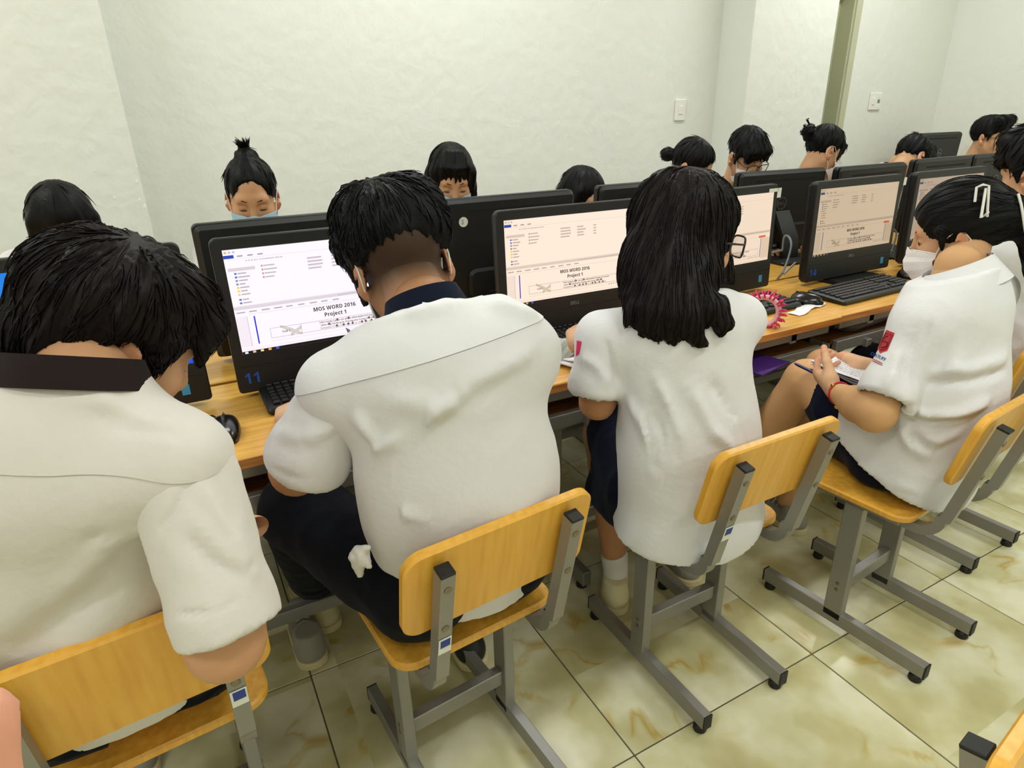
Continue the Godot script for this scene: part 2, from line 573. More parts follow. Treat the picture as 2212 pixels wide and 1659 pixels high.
func desk(x0: float, x1: float, z_front: float, z_back: float, label: String, group: String):
	# front = the side the student sits at
	var s := signf(z_front - z_back)
	var t := thing("computer_desk", label, "desk", Vector3((x0 + x1) / 2, 0, (z_front + z_back) / 2), 0.0 if s > 0 else PI, group)
	var w := x1 - x0 - 0.004
	var d := absf(z_front - z_back)
	var b := MB.new()
	b.slab(MB.rounded(w, d, 0.006, 2), 0.024, 0.002, Transform3D(Basis(Vector3.RIGHT, -PI / 2), Vector3(0, DESK_Y - 0.012, 0)))
	part(b, "tabletop", MT.desk, t)
	box_part("edge_band", Vector3(0, DESK_Y - 0.0125, d / 2 + 0.0006), Vector3(w - 0.004, 0.021, 0.0012), 0.0003, MT.desk_edge, t)
	var lx := w / 2 - 0.2
	for sx in [-1, 1]:
		box_part("leg", Vector3(sx * lx, 0.36, 0.02), Vector3(0.03, 0.66, 0.06), 0.003, MT.steel, t)
		box_part("foot_rail", Vector3(sx * lx, 0.045, 0.0), Vector3(0.03, 0.05, d - 0.02), 0.003, MT.steel, t)
		box_part("top_rail", Vector3(sx * lx, DESK_Y - 0.045, 0.0), Vector3(0.03, 0.04, d - 0.04), 0.003, MT.steel, t)
		box_part("shelf_bracket", Vector3(sx * lx, 0.585, 0.05), Vector3(0.026, 0.03, d - 0.12), 0.002, MT.steel, t)
		for q in [-1, 1]:
			var f := MB.new()
			f.lathe([Vector2(0.016, 0.0), Vector2(0.018, 0.004), Vector2(0.014, 0.02), Vector2(0.0, 0.02)], 10, at(sx * lx, 0.0, q * (d / 2 - 0.04)))
			part(f, "rubber_foot", MT.rubber, t)
	box_part("stretcher", Vector3(0, 0.13, 0.02), Vector3(2 * lx, 0.04, 0.025), 0.003, MT.steel, t)
	box_part("apron_bar", Vector3(0, DESK_Y - 0.042, d / 2 - 0.03), Vector3(w - 0.06, 0.03, 0.02), 0.002, MT.steel, t)
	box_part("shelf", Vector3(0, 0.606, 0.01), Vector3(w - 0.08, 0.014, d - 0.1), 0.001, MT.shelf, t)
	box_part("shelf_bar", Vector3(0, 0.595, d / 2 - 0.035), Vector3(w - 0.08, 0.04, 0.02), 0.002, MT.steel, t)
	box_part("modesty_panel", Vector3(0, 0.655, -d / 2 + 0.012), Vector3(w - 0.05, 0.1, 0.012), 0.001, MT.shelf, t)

func desks():
	var names := ["beside the blue screen, mostly hidden", "under the blue screen and computer 11", "before the long haired girl", "under computers 14 and 15", "past computer 15"]
	var xs := [-1.7, -0.49, 0.712, 1.914, 3.12, 4.3]
	for i in 5:
		desk(xs[i], xs[i + 1], -1.262 if i != 3 else -1.268, -1.722, "near orange desk on a grey steel frame, " + names[i], "near row of desks")
	var bn := ["behind the blue screen computer", "at the top bun girl's place", "at the fringed girl's place", "at the thick glasses boy's place", "at the smiling boy's place"]
	for i in 5:
		desk(xs[i] - 0.02, xs[i + 1] - 0.02, -2.20, -1.742, "far orange desk backed against the near row, " + bn[i], "back row of desks")

# ---------------------------------------------------------------- chairs
func chair(label: String, pos: Vector3, turn_deg: float, sticker: bool, group: String) -> Node3D:
	var t := thing("school_chair", label, "chair", pos, deg_to_rad(turn_deg), group)
	if not shared.has("chair"):
		var sq := PackedVector2Array([Vector2(-0.0125, -0.0125), Vector2(0.0125, -0.0125), Vector2(0.0125, 0.0125), Vector2(-0.0125, 0.0125)])
		var parts := []
		var b := MB.new()
		var lean := Basis(Vector3.RIGHT, 0.215)
		b.slab(MB.rounded(0.362, 0.184, 0.034, 8), 0.019, 0.0035, Transform3D(lean, Vector3(0, 0.661, 0.196)))
		parts.append(["backrest", b.mesh(), MT.wood, []])
		b = MB.new()
		b.slab(MB.rounded(0.35, 0.345, 0.045, 8), 0.018, 0.004, Transform3D(Basis(Vector3.RIGHT, -PI / 2), Vector3(0, 0.440, -0.046)))
		parts.append(["seat", b.mesh(), MT.wood, []])
		for s in [-1.0, 1.0]:
			# the back post: down behind the backrest, round a bend and forward under the seat
			b = MB.new()
			var path := [Vector3(s * 0.123, 0.722, 0.2395), Vector3(s * 0.123, 0.47, 0.184)]
			for k in 7:
				var a := PI / 2 * k / 6.0
				path.append(Vector3(s * 0.123, 0.4175 + 0.05 * (1.0 - sin(a)), 0.126 + 0.05 * cos(a)))
			path.append(Vector3(s * 0.123, 0.4175, -0.15))
			b.sweep(path, sq, false, Vector3.RIGHT)
			parts.append(["back_post", b.mesh(), MT.steel, []])
			b = MB.new()
			b.cbox(Transform3D(lean, Vector3(s * 0.123, 0.723, 0.2398)), Vector3(0.0255, 0.006, 0.0255), 0.001)
			parts.append(["post_cap", b.mesh(), MT.rubber, []])
			for y in [0.69, 0.60]:
				b = MB.new()
				var zz: float = 0.2395 - (0.722 - y) * 0.2185 + 0.0128
				b.lathe([Vector2(0.0068, 0.0), Vector2(0.0068, 0.0012), Vector2(0.0045, 0.0028), Vector2(0.0, 0.003)], 10, Transform3D(lean * Basis(Vector3.RIGHT, PI / 2), Vector3(s * 0.123, y, zz)))
				parts.append(["bolt", b.mesh(), MT.bolt, []])
			b = MB.new()
			b.cbox(at(s * 0.127, 0.222, -0.015), Vector3(0.025, 0.365, 0.05), 0.002)
			parts.append(["leg", b.mesh(), MT.steel, []])
			b = MB.new()
			b.cbox(at(s * 0.127, 0.042, 0.0), Vector3(0.025, 0.04, 0.462), 0.002)
			parts.append(["foot_rail", b.mesh(), MT.steel, []])
			for q in [-1.0, 1.0]:
				b = MB.new()
				b.cbox(at(s * 0.127, 0.042, q * 0.2325), Vector3(0.0255, 0.0405, 0.004), 0.001)
				parts.append(["rail_cap", b.mesh(), MT.rubber, []])
				b = MB.new()
				b.lathe([Vector2(0.0, 0.0), Vector2(0.015, 0.0), Vector2(0.0165, 0.005), Vector2(0.015, 0.016), Vector2(0.008, 0.0235), Vector2(0.0, 0.0235)], 12, at(s * 0.127, 0.0, q * 0.212))
				parts.append(["rubber_foot", b.mesh(), MT.rubber, []])
			b = MB.new()
			b.cbox(at(s * 0.127, 0.4175, -0.03), Vector3(0.025, 0.025, 0.25), 0.002)
			parts.append(["seat_rail", b.mesh(), MT.steel, []])
			for k in 2:
				b = MB.new()
				b.lathe([Vector2(0.005, 0.0), Vector2(0.005, 0.002), Vector2(0.0, 0.003)], 8, Transform3D(Basis(Vector3.BACK, s * -PI / 2), Vector3(s * 0.1395, 0.135 + k * 0.02, -0.015)))
				parts.append(["screw", b.mesh(), MT.bolt, []])
		b = MB.new()
		b.cbox(at(0, 0.142, -0.015), Vector3(0.23, 0.04, 0.025), 0.002)
		parts.append(["stretcher", b.mesh(), MT.steel, []])
		b = MB.new()
		b.cbox(at(0, 0.4175, -0.12), Vector3(0.23, 0.022, 0.025), 0.002)
		parts.append(["seat_brace", b.mesh(), MT.steel, []])
		shared.chair = parts
		b = MB.new()
		b.cbox(Transform3D(lean, Vector3(-0.123, 0.558, 0.2175)), Vector3(0.0235, 0.038, 0.0006), 0.0)
		shared.sticker = b.mesh()
		b = MB.new()
		b.cbox(Transform3D(lean, Vector3(-0.1225, 0.564, 0.2194)), Vector3(0.0175, 0.018, 0.0005), 0.0)
		shared.sticker_patch = b.mesh()
	for p in shared.chair:
		part(p[1], p[0], p[2], t)
	if sticker:
		var s := part(shared.sticker, "inventory_label", MT.sticker_white, t, "small blue and white inventory label")
		part(shared.sticker_patch, "blue_print", MT.label_blue, s)
	return t

func chairs():
	var c1 := chair("school chair under the elbow of the boy with a brown collar", Vector3(-0.187, 0, -1.01), 5.0, false, "chairs of the near row")
	var lean := Basis(Vector3.RIGHT, 0.215)
	var b := MB.new()
	b.cbox(Transform3D(lean, Vector3(0.123, 0.565, 0.2192)), Vector3(0.0235, 0.038, 0.0006), 0.0)
	var s := part(b, "inventory_label", MT.sticker_white, c1, "small blue and white inventory label")
	b = MB.new()
	b.cbox(Transform3D(lean, Vector3(0.1235, 0.571, 0.2211)), Vector3(0.0175, 0.02, 0.0005), 0.0)
	part(b, "blue_print", MT.label_blue, s)
	chair("school chair holding the boy with a navy collar and mask strap", Vector3(0.364, 0, -0.978), 5.0, true, "chairs of the near row")
	chair("school chair holding the girl with long loose hair", Vector3(1.0, 0, -0.958), 0.0, true, "chairs of the near row")
	chair("school chair holding the girl with the notebook on her lap", Vector3(1.556, 0, -0.807), 5.5, false, "chairs of the near row")
	chair("school chair past the notebook girl, cut by the frame's edge", Vector3(2.115, 0, -0.97), 2.0, false, "chairs of the near row")
	chair("empty school chair turned the other way, only its rounded backrest corner showing", Vector3(0.795, 0, 0.035), 188.0, false, "")

# ---------------------------------------------------------------- all-in-one computers (built facing +z, origin on the desk under the screen)
const SW := 0.468
const SH := 0.250

func screen_material(kind: int, tint: Color, energy: float) -> StandardMaterial3D:
	# flat print of the screen: a file window above, a document viewer below
	var Wd := 624
	var Hd := 334
	var im := Image.create(Wd, Hd, false, Image.FORMAT_RGB8)
	if kind == 1:
		for y in Hd:
			for x in Wd:
				var q := Vector2(x - 430.0, y - 150.0).length() / 420.0
				im.set_pixel(x, y, Color(0.02, 0.60, 0.90).lerp(Color(0.0, 0.33, 0.86), clampf(x / 560.0, 0.0, 1.0)).lerp(Color(0.5, 0.85, 1.0), clampf(0.25 - q, 0.0, 0.3)))
	else:
		im.fill(Color(1, 1, 1))
		var pale := Color(0.95, 0.95, 0.95)
		var grey := Color(0.62, 0.62, 0.64)
		var r2 := RandomNumberGenerator.new()
		r2.seed = 5
		im.fill_rect(Rect2i(0, 17, 30, 10), Color(0.12, 0.28, 0.72))
		for k in 3:
			im.fill_rect(Rect2i(40 + k * 30, 20, 16, 4), grey)
			im.fill_rect(Rect2i(4 + k * 12, 5, 7, 7), Color(0.85, 0.75, 0.45) if k == 0 else Color(0.75, 0.8, 0.9))
		im.fill_rect(Rect2i(0, 29, Wd, 1), Color(0.88, 0.88, 0.88))
		for k in 14:
			im.fill_rect(Rect2i(62 + k * 8, 36, 4 + r2.randi() % 4, 4), Color(0.8, 0.8, 0.8))
		im.fill_rect(Rect2i(6, 57, 80, 10), Color(0.86, 0.85, 0.84))
		for k in 9:
			var cc: Color = [Color(0.3, 0.5, 0.9), Color(0.3, 0.5, 0.9), Color(0.5, 0.6, 0.8), Color(0.5, 0.6, 0.7), Color(0.95, 0.85, 0.4), Color(0.95, 0.85, 0.4), Color(0.95, 0.85, 0.4), Color(0.3, 0.5, 0.9), Color(0.4, 0.5, 0.6)][k]
			im.fill_rect(Rect2i(22, 72 + k * 11 + (5 if k > 6 else 0), 7, 6), cc)
			im.fill_rect(Rect2i(32, 73 + k * 11 + (5 if k > 6 else 0), 16 + r2.randi() % 20, 4), Color(0.72, 0.72, 0.73))
		for k in 4:
			im.fill_rect(Rect2i(104, 56 + k * 12, 5, 6), Color(0.75, 0.6, 0.6))
			im.fill_rect(Rect2i(111, 57 + k * 12, 22 + r2.randi() % 22, 4), Color(0.75, 0.75, 0.75))
			for col in 3:
				im.fill_rect(Rect2i(248 + col * 78, 49 + k * 11, 30 + r2.randi() % 22 if col < 2 else 14, 5), Color(0.78, 0.77, 0.77))
		im.fill_rect(Rect2i(0, 180, Wd, 9), Color(0.87, 0.865, 0.86))
		im.fill_rect(Rect2i(0, 178, Wd, 1), Color(0.7, 0.7, 0.7))
		for k in 40:
			im.fill_rect(Rect2i(330 + k * 7, 183, 4, 3), Color(0.72, 0.72, 0.72))
		for k in 9:
			im.fill_rect(Rect2i(6 + k * 38, 196, 18 + r2.randi() % 12, 4), Color(0.7, 0.7, 0.72))
		im.fill_rect(Rect2i(40, 206, 540, 1), Color(0.84, 0.84, 0.85))
		im.fill_rect(Rect2i(0, 212, 36, 100), Color(0.955, 0.955, 0.96))
		im.fill_rect(Rect2i(33, 212, 2, 100), Color(0.82, 0.82, 0.84))
		im.fill_rect(Rect2i(54, 214, 4, 92), Color(0.15, 0.17, 0.85))
		im.fill_rect(Rect2i(560, 214, 4, 92), Color(0.4, 0.42, 0.85))
		im.fill_rect(Rect2i(545, 201, 48, 10), Color(0.93, 0.45, 0.33))
		im.fill_rect(Rect2i(566, 212, 58, 100), Color(0.92, 0.9, 0.86))
		# the task table
		for rr in [Rect2i(96, 262, 450, 1), Rect2i(96, 294, 450, 1), Rect2i(96, 262, 1, 33), Rect2i(545, 262, 1, 33), Rect2i(194, 262, 1, 33)]:
			im.fill_rect(rr, Color(0.62, 0.6, 0.6))
		# pale watermark: a swoosh of two wedges
		for y in range(250, 298):
			for x in range(120, 195):
				var u := (x - 120) / 75.0
				var vv := (y - 250) / 48.0
				if absf(vv - (0.1 + u * 0.85)) < 0.16 * (1.0 - absf(u - 0.55)) and u > 0.1 or absf(vv - (1.35 - u * 0.9)) < 0.12 and u > 0.5:
					im.set_pixel(x, y, im.get_pixel(x, y) * Color(0.84, 0.84, 0.8))
		im.fill_rect(Rect2i(96, 304, 460, 1), Color(0.87, 0.87, 0.88))
		for k in 6:
			im.fill_rect(Rect2i(480 + k * 12, 300, 6, 4), Color(0.75, 0.75, 0.75))
		im.fill_rect(Rect2i(0, 318, Wd, 1), Color(0.85, 0.85, 0.86))
		im.fill_rect(Rect2i(0, 325, Wd, 9), Color(0.03, 0.03, 0.035))
		var cs := [Color(0.9, 0.95, 1.0), Color(0.9, 0.75, 0.7), Color(0.98, 0.88, 0.55), Color(0.95, 0.7, 0.4), Color(0.25, 0.4, 0.85)]
		for k in 5:
			im.fill_rect(Rect2i(8 + k * 24, 326, 10, 7), cs[k])
	var m := mat(Color(0.02, 0.02, 0.02), 0.35)
	m.emission_enabled = true
	m.emission_texture = ImageTexture.create_from_image(im) if not shared.has("ui%d" % kind) else shared["ui%d" % kind]
	shared["ui%d" % kind] = m.emission_texture
	m.emission_operator = BaseMaterial3D.EMISSION_OP_MULTIPLY
	m.emission = tint
	m.emission_energy_multiplier = energy
	return m

func computer(label: String, pos: Vector3, turn_deg: float, tilt_deg: float, num: String, group: String, facing := true, screen: Material = null, words := true) -> Node3D:
	var t := thing("computer", label, "computer", pos, deg_to_rad(turn_deg), group)
	var tilt := Transform3D(Basis(Vector3.RIGHT, -deg_to_rad(tilt_deg)), Vector3(0, 0.016, 0))
	if not shared.has("pc"):
		var b := MB.new()
		b.slab(MB.rounded(0.516, 0.376, 0.016, 5, 0.010), 0.026, 0.003, at(0, 0.188, 0.0))
		shared.pc = b.mesh()
		b = MB.new()
		b.slab(MB.rounded(0.510, 0.370, 0.018, 5), 0.024, 0.011, Transform3D(Basis(Vector3.UP, PI), Vector3(0, 0.188, -0.021)))
		b.slab(MB.rounded(0.36, 0.11, 0.03, 5), 0.022, 0.010, Transform3D(Basis(Vector3.UP, PI), Vector3(0, 0.085, -0.036)))
		shared.pc_back = b.mesh()
		b = MB.new()
		b.slab(MB.rounded(0.24, 0.20, 0.02, 4), 0.014, 0.004, Transform3D(Basis(Vector3.RIGHT, -PI / 2), Vector3(0, 0.007, -0.12)))
		shared.pc_base = b.mesh()
		b = MB.new()
		b.sweep([Vector3(0, 0.01, -0.13), Vector3(0, 0.10, -0.115), Vector3(0, 0.21, -0.045)], MB.rounded(0.10, 0.022, 0.008, 3), false, Vector3.BACK)
		shared.pc_neck = b.mesh()
	var body := part(shared.pc, "bezel", MT.black_plastic, t)
	body.transform = tilt
	var sh := part(shared.pc_back, "back_shell", MT.back_plastic, t)
	sh.transform = tilt
	var sb := part(shared.pc_base, "stand_base", MT.black_plastic, t)
	if num == "14":
		sb.position.z = 0.13
		sb.scale = Vector3(1.1, 1, 1)
	part(shared.pc_neck, "stand_neck", MT.black_plastic, t)
	if facing:
		var b := MB.new()
		b.quad(Vector3(-SW / 2, 0, 0), Vector3(SW / 2, 0, 0), Vector3(SW / 2, SH, 0), Vector3(-SW / 2, SH, 0), Vector3.BACK)
		b.cbox(at(0, SH / 2, -0.002), Vector3(SW, SH, 0.002), 0.0)
		for i in range(6, b.t.size()):
			b.t[i] = Vector2(0.5, 0.15)
		var s := part(b, "screen", screen, t)
		s.transform = tilt * at(0, 0.098, 0.0142)
		var l := AreaLight3D.new()
		l.name = "screen_light"
		l.area_size = Vector2(SW, SH)
		l.light_color = screen.emission
		l.light_energy = 0.012
		l.shadow_enabled = true
		l.position = Vector3(0, SH / 2, 0.004)
		l.rotation.y = PI
		s.add_child(l)
		b = MB.new()
		b.cbox(tilt * at(0, 0.0665, 0.0135), Vector3(0.5, 0.0012, 0.0012), 0.0)
		part(b, "chin_seam", MT.slot, t)
		lettering("maker_name", "DELL", 0.0105, tilt * at(0, 0.079, 0.0133), MT.logo, t)
		if words and screen != shared.blue_screen:
			var px := SW / 624.0
			lettering("heading", "MOS WORD 2016", 0.0098, at(0.001, SH - 222 * px, 0.0006), MT.ink, s)
			lettering("heading", "Project 1", 0.0098, at(0.001, SH - 244 * px, 0.0006), MT.ink, s)
			lettering("task_label", "Task 1", 0.0048, at(-SW / 2 + 145 * px, SH - 278 * px, 0.0006), MT.ink_pale, s)
			lettering("task_text", "Trên trang 2 giữa các phần Affordable Pricing và Contact", 0.0045, at(0.0425, SH - 268 * px, 0.0006), MT.ink_pale, s)
			lettering("task_text", "chèn tập tin Bicycle_Pricing.xlsx trong thư mục", 0.0045, at(0.031, SH - 278 * px, 0.0006), MT.ink_pale, s)
			lettering("task_text", "Templates (Chấp nhận tất cả các thiết lập mặc định)", 0.0045, at(0.036, SH - 288 * px, 0.0006), MT.ink_pale, s, false)
		if num != "":
			lettering("number_sticker", num, 0.026, tilt * at(-0.222, 0.036, 0.0135), MT.sticker_blue, t, true, 0.0, "blue paper number stuck on the chin")
		b = MB.new()
		b.cbox(tilt * at(0.205, 0.036, 0.0134), Vector3(0.018, 0.026, 0.0008), 0.0002)
		part(b, "processor_sticker", MT.chip_blue, t)
	else:
		# vents, badge and round sticker on the back
		var b := MB.new()
		b.slab(MB.rounded(0.36, 0.009, 0.004, 3), 0.003, 0.0008, tilt * Transform3D(Basis(Vector3.UP, PI), Vector3(-0.01, 0.336, -0.0322)))
		part(b, "vent_slot", MT.slot, t)
		b = MB.new()
		b.lathe([Vector2(0.0, 0.0), Vector2(0.0165, 0.0), Vector2(0.0165, 0.0008), Vector2(0.0, 0.0008)], 20, tilt * Transform3D(Basis(Vector3.RIGHT, -PI / 2), Vector3(0.19, 0.302, -0.0331)))
		var st := part(b, "round_sticker", MT.sticker_white, t, "round white inspection sticker")
		b = MB.new()
		for k in 4:
			b.cbox(tilt * at(0.193, 0.308 - k * 0.0042, -0.0341), Vector3(0.009 - (k % 2) * 0.003, 0.0018, 0.0004), 0.0)
		part(b, "sticker_print", MT.ink_pale, st)
		b = MB.new()
		b.lathe([Vector2(0.025, 0.0), Vector2(0.0285, 0.001), Vector2(0.0285, 0.002), Vector2(0.025, 0.002), Vector2(0.025, 0.0)], 28, tilt * Transform3D(Basis(Vector3.RIGHT, -PI / 2), Vector3(0.0, 0.232, -0.0333)))
		part(b, "badge_ring", MT.logo, t)
		lettering("badge_name", "DELL", 0.014, tilt * Transform3D(Basis(Vector3.UP, PI), Vector3(0, 0.232, -0.0346)), MT.logo, t)
		b = MB.new()
		b.cbox(tilt * at(0.0, 0.045, -0.05), Vector3(0.22, 0.03, 0.012), 0.003)
		part(b, "port_recess", MT.slot, t)
		for k in 5:
			b = MB.new()
			b.cbox(tilt * at(-0.08 + k * 0.035, 0.045, -0.0565), Vector3(0.02, 0.012, 0.008), 0.001)
			part(b, "plug", MT.cable_grey if k % 2 else MT.black_plastic, t)
	return t

func computers():
	shared.blue_screen = screen_material(1, Color(1, 1, 1), 1.0)
	var g := "computers of the near row, screens to the camera"
	computer("computer with a bright blue screen behind the boy with a brown collar", Vector3(-0.243, DESK_Y, -1.60), 0.0, 2.0, "", g, true, shared.blue_screen, false)
	computer("computer numbered 11 with a pinkish white screen", Vector3(0.334, DESK_Y, -1.592), 0.0, 4.0, "11", g, true, screen_material(0, Color(0.985, 0.945, 0.975), 1.03))
	computer("computer with a warm white screen before the long haired girl", Vector3(1.075, DESK_Y, -1.61), -1.0, 3.0, "12", g, true, screen_material(0, Color(0.985, 0.90, 0.83), 1.0))
	computer("computer whose beige screen is half hidden by the long haired girl's head", Vector3(1.730, DESK_Y, -1.640), 2.0, 2.0, "13", g, true, screen_material(0, Color(0.965, 0.87, 0.78), 0.92))
	var c14 := computer("computer numbered 14 with a tan screen above a full keyboard", Vector3(2.392, DESK_Y, -1.600), 0.0, 2.0, "14", g, true, screen_material(0, Color(0.89, 0.79, 0.67), 0.72))
	computer("computer numbered 15, its screen partly hidden by the masked girl's face", Vector3(3.004, DESK_Y, -1.600), 0.0, 2.0, "15", g, true, screen_material(0, Color(0.83, 0.73, 0.64), 0.62))
	# white paper labels on two bezels
	var b := MB.new()
	b.cbox(at(0.247, 0.365, 0.018), Vector3(0.017, 0.03, 0.0006), 0.0)
	part(b, "paper_label", MT.sticker_white, c14)
	var c13 := get_node("computer_003")
	b = MB.new()
	b.cbox(at(0.245, 0.362, 0.016), Vector3(0.02, 0.034, 0.0006), 0.0)
	b.cbox(at(0.215, 0.373, 0.016), Vector3(0.05, 0.012, 0.0006), 0.0)
	part(b, "paper_label", MT.sticker_white, c13)
	var gb := "computers of the back row, backs to the camera"
	computer("black computer back at the top bun girl's place, white sticker on its corner", Vector3(0.313, DESK_Y, -1.925), 181.0, 2.0, "", gb, false)
	computer("black computer back with long top slot and white sticker, at the fringed girl's place", Vector3(1.065, DESK_Y, -2.02), 180.0, 2.0, "", gb, false)
	computer("black computer back mostly hidden by the long haired girl's head", Vector3(1.718, DESK_Y, -2.06), 180.0, 2.0, "", gb, false)
	computer("black computer back with a round badge, before the boy in thick glasses", Vector3(2.512, DESK_Y, -2.095), 175.0, 2.0, "", gb, false)
	computer("black computer back seen above computer 14, at the clipped bun girl's place", Vector3(3.05, DESK_Y, -2.025), 180.0, 2.0, "", gb, false)
	computer("black computer back seen above computer 15, at the bowing boy's place", Vector3(3.735, DESK_Y, -2.085), 180.0, 2.0, "", gb, false)
	computer("black computer back at the far end, in front of the smiling boy", Vector3(4.27, DESK_Y, -2.085), 180.0, 2.0, "", gb, false)
	var fd := thing("side_desk", "desk by the far wall carrying the lone computer", "desk", Vector3(5.36, 0, -3.0))
	box_part("tabletop", Vector3(0, 0.79, 0), Vector3(0.7, 0.024, 0.44), 0.002, MT.desk, fd)
	for sx in [-0.31, 0.31]:
		for sz in [-0.17, 0.17]:
			box_part("leg", Vector3(sx, 0.389, sz), Vector3(0.03, 0.778, 0.03), 0.002, MT.steel, fd)
	computer("black back of the lone computer by the wall, beside the smiling boy", Vector3(5.26, 0.802, -2.98), 180.0, 2.0, "", "", false)

# ---------------------------------------------------------------- keyboards, mice and small things on the desks
func keyboard(label: String, pos: Vector3, turn_deg: float, group: String):
	var t := thing("keyboard", label, "keyboard", pos, deg_to_rad(turn_deg), group)
	if not shared.has("kb"):
		var b := MB.new()
		var tip := Basis(Vector3.RIGHT, -PI / 2 + 0.07)
		b.slab(MB.rounded(0.45, 0.155, 0.008, 3), 0.016, 0.004, Transform3D(tip, Vector3(0, 0.014, 0)))
		shared.kb = b.mesh()
		b = MB.new()
		b.slab(MB.rounded(0.0158, 0.0148, 0.002, 2), 0.007, 0.0018, Transform3D(Basis(Vector3.RIGHT, -PI / 2), Vector3.ZERO), 0.0)
		shared.keycap = b.mesh()
	part(shared.kb, "case", MT.black_plastic, t)
	var tipb := Basis(Vector3.RIGHT, 0.07)
	for row in 6:
		var zz := -0.057 + row * 0.0205 + (0.004 if row > 0 else 0.0)
		var cols := [[-0.2, 15, 0.0192], [0.098, 3, 0.0186], [0.158, 4, 0.0178]]
		for blk in cols:
			for k in blk[1]:
				if blk[1] == 3 and (row == 3 or (row == 4 and k != 1)):
					continue
				if row == 5 and blk[1] == 15 and k >= 4 and k <= 9:
					if k == 4:
						var sp := part(shared.keycap, "space_bar", MT.key, t)
						sp.transform = Transform3D(tipb.scaled_local(Vector3(6.9, 1, 1)), Vector3(blk[0] + 6.5 * blk[2], 0.0245 - zz * 0.07, zz))
					continue
				var o := part(shared.keycap, "key", MT.key, t)
				o.transform = Transform3D(tipb, Vector3(blk[0] + k * blk[2], 0.0245 - zz * 0.07, zz))

func mouse(label: String, pos: Vector3, turn_deg: float, group: String, cable: Array):
	var t := thing("mouse", label, "computer mouse", pos, deg_to_rad(turn_deg), group)
	if not shared.has("mouse"):
		var b := MB.new()
		var NU := 20
		var NV := 10
		var P := func(u: float, w: float) -> Vector3:
			var a := u * TAU
			var e := w * PI / 2
			var rx := 0.031 * (1.0 - 0.10 * sin(a))
			var rz := 0.056
			var cx := signf(cos(a)) * pow(absf(cos(a)), 0.75)
			var cz := signf(sin(a)) * pow(absf(sin(a)), 0.75)
			var k := pow(cos(e), 0.6)
			return Vector3(cx * rx * k, 0.004 + 0.035 * sin(e) * (1.0 - 0.16 * (cz * k)), cz * rz * k)
		for i in NU:
			for j in NV:
				var u0 := float(i) / NU
				var u1 := float(i + 1) / NU
				var w0 := float(j) / NV
				var w1 := float(j + 1) / NV
				var q := [P.call(u0, w0), P.call(u1, w0), P.call(u1, w1), P.call(u0, w1)]
				var nn := []
				for p in q:
					nn.append(Vector3(p.x / 0.00096, (p.y - 0.002) / 0.0011, p.z / 0.0031).normalized())
				b.quad4(q[0], q[1], q[2], q[3], nn[0], nn[1], nn[2], nn[3])
		b.slab(MB.rounded(0.056, 0.104, 0.024, 5), 0.006, 0.001, Transform3D(Basis(Vector3.RIGHT, -PI / 2), Vector3(0, 0.003, 0)))
		shared.mouse = b.mesh()
		b = MB.new()
		b.lathe([Vector2(0.0, -0.003), Vector2(0.0075, -0.003), Vector2(0.008, 0.0), Vector2(0.0075, 0.003), Vector2(0.0, 0.003)], 12, Transform3D(Basis(Vector3.BACK, PI / 2), Vector3(0, 0.0335, -0.033)))
		shared.mouse_wheel = b.mesh()
		b = MB.new()
		b.cbox(Transform3D(Basis(Vector3.RIGHT, 0.18), Vector3(0, 0.0385, -0.02)), Vector3(0.0012, 0.002, 0.04), 0.0)
		shared.mouse_split = b.mesh()
	part(shared.mouse, "shell", MT.gloss_black, t)
	part(shared.mouse_wheel, "scroll_wheel", MT.rubber, t)
	part(shared.mouse_split, "button_split", MT.slot, t)
	if cable.size():
		var b := MB.new()
		var inv := t.transform.affine_inverse()
		var loc := [Vector3(0, 0.014, -0.052)]
		for p in cable:
			loc.append(inv * p)
		var sm := []
		for i in loc.size() - 1:
			for k in 6:
				var a: Vector3 = loc[maxi(i - 1, 0)]
				var d: Vector3 = loc[mini(i + 2, loc.size() - 1)]
				sm.append((loc[i] as Vector3).cubic_interpolate(loc[i + 1], a, d, k / 6.0))
		sm.append(loc[-1])
		var rr := []
		rr.resize(sm.size())
		rr.fill(0.0019)
		b.tube(sm, rr, 6)
		part(b, "cable", MT.black_cable, t)

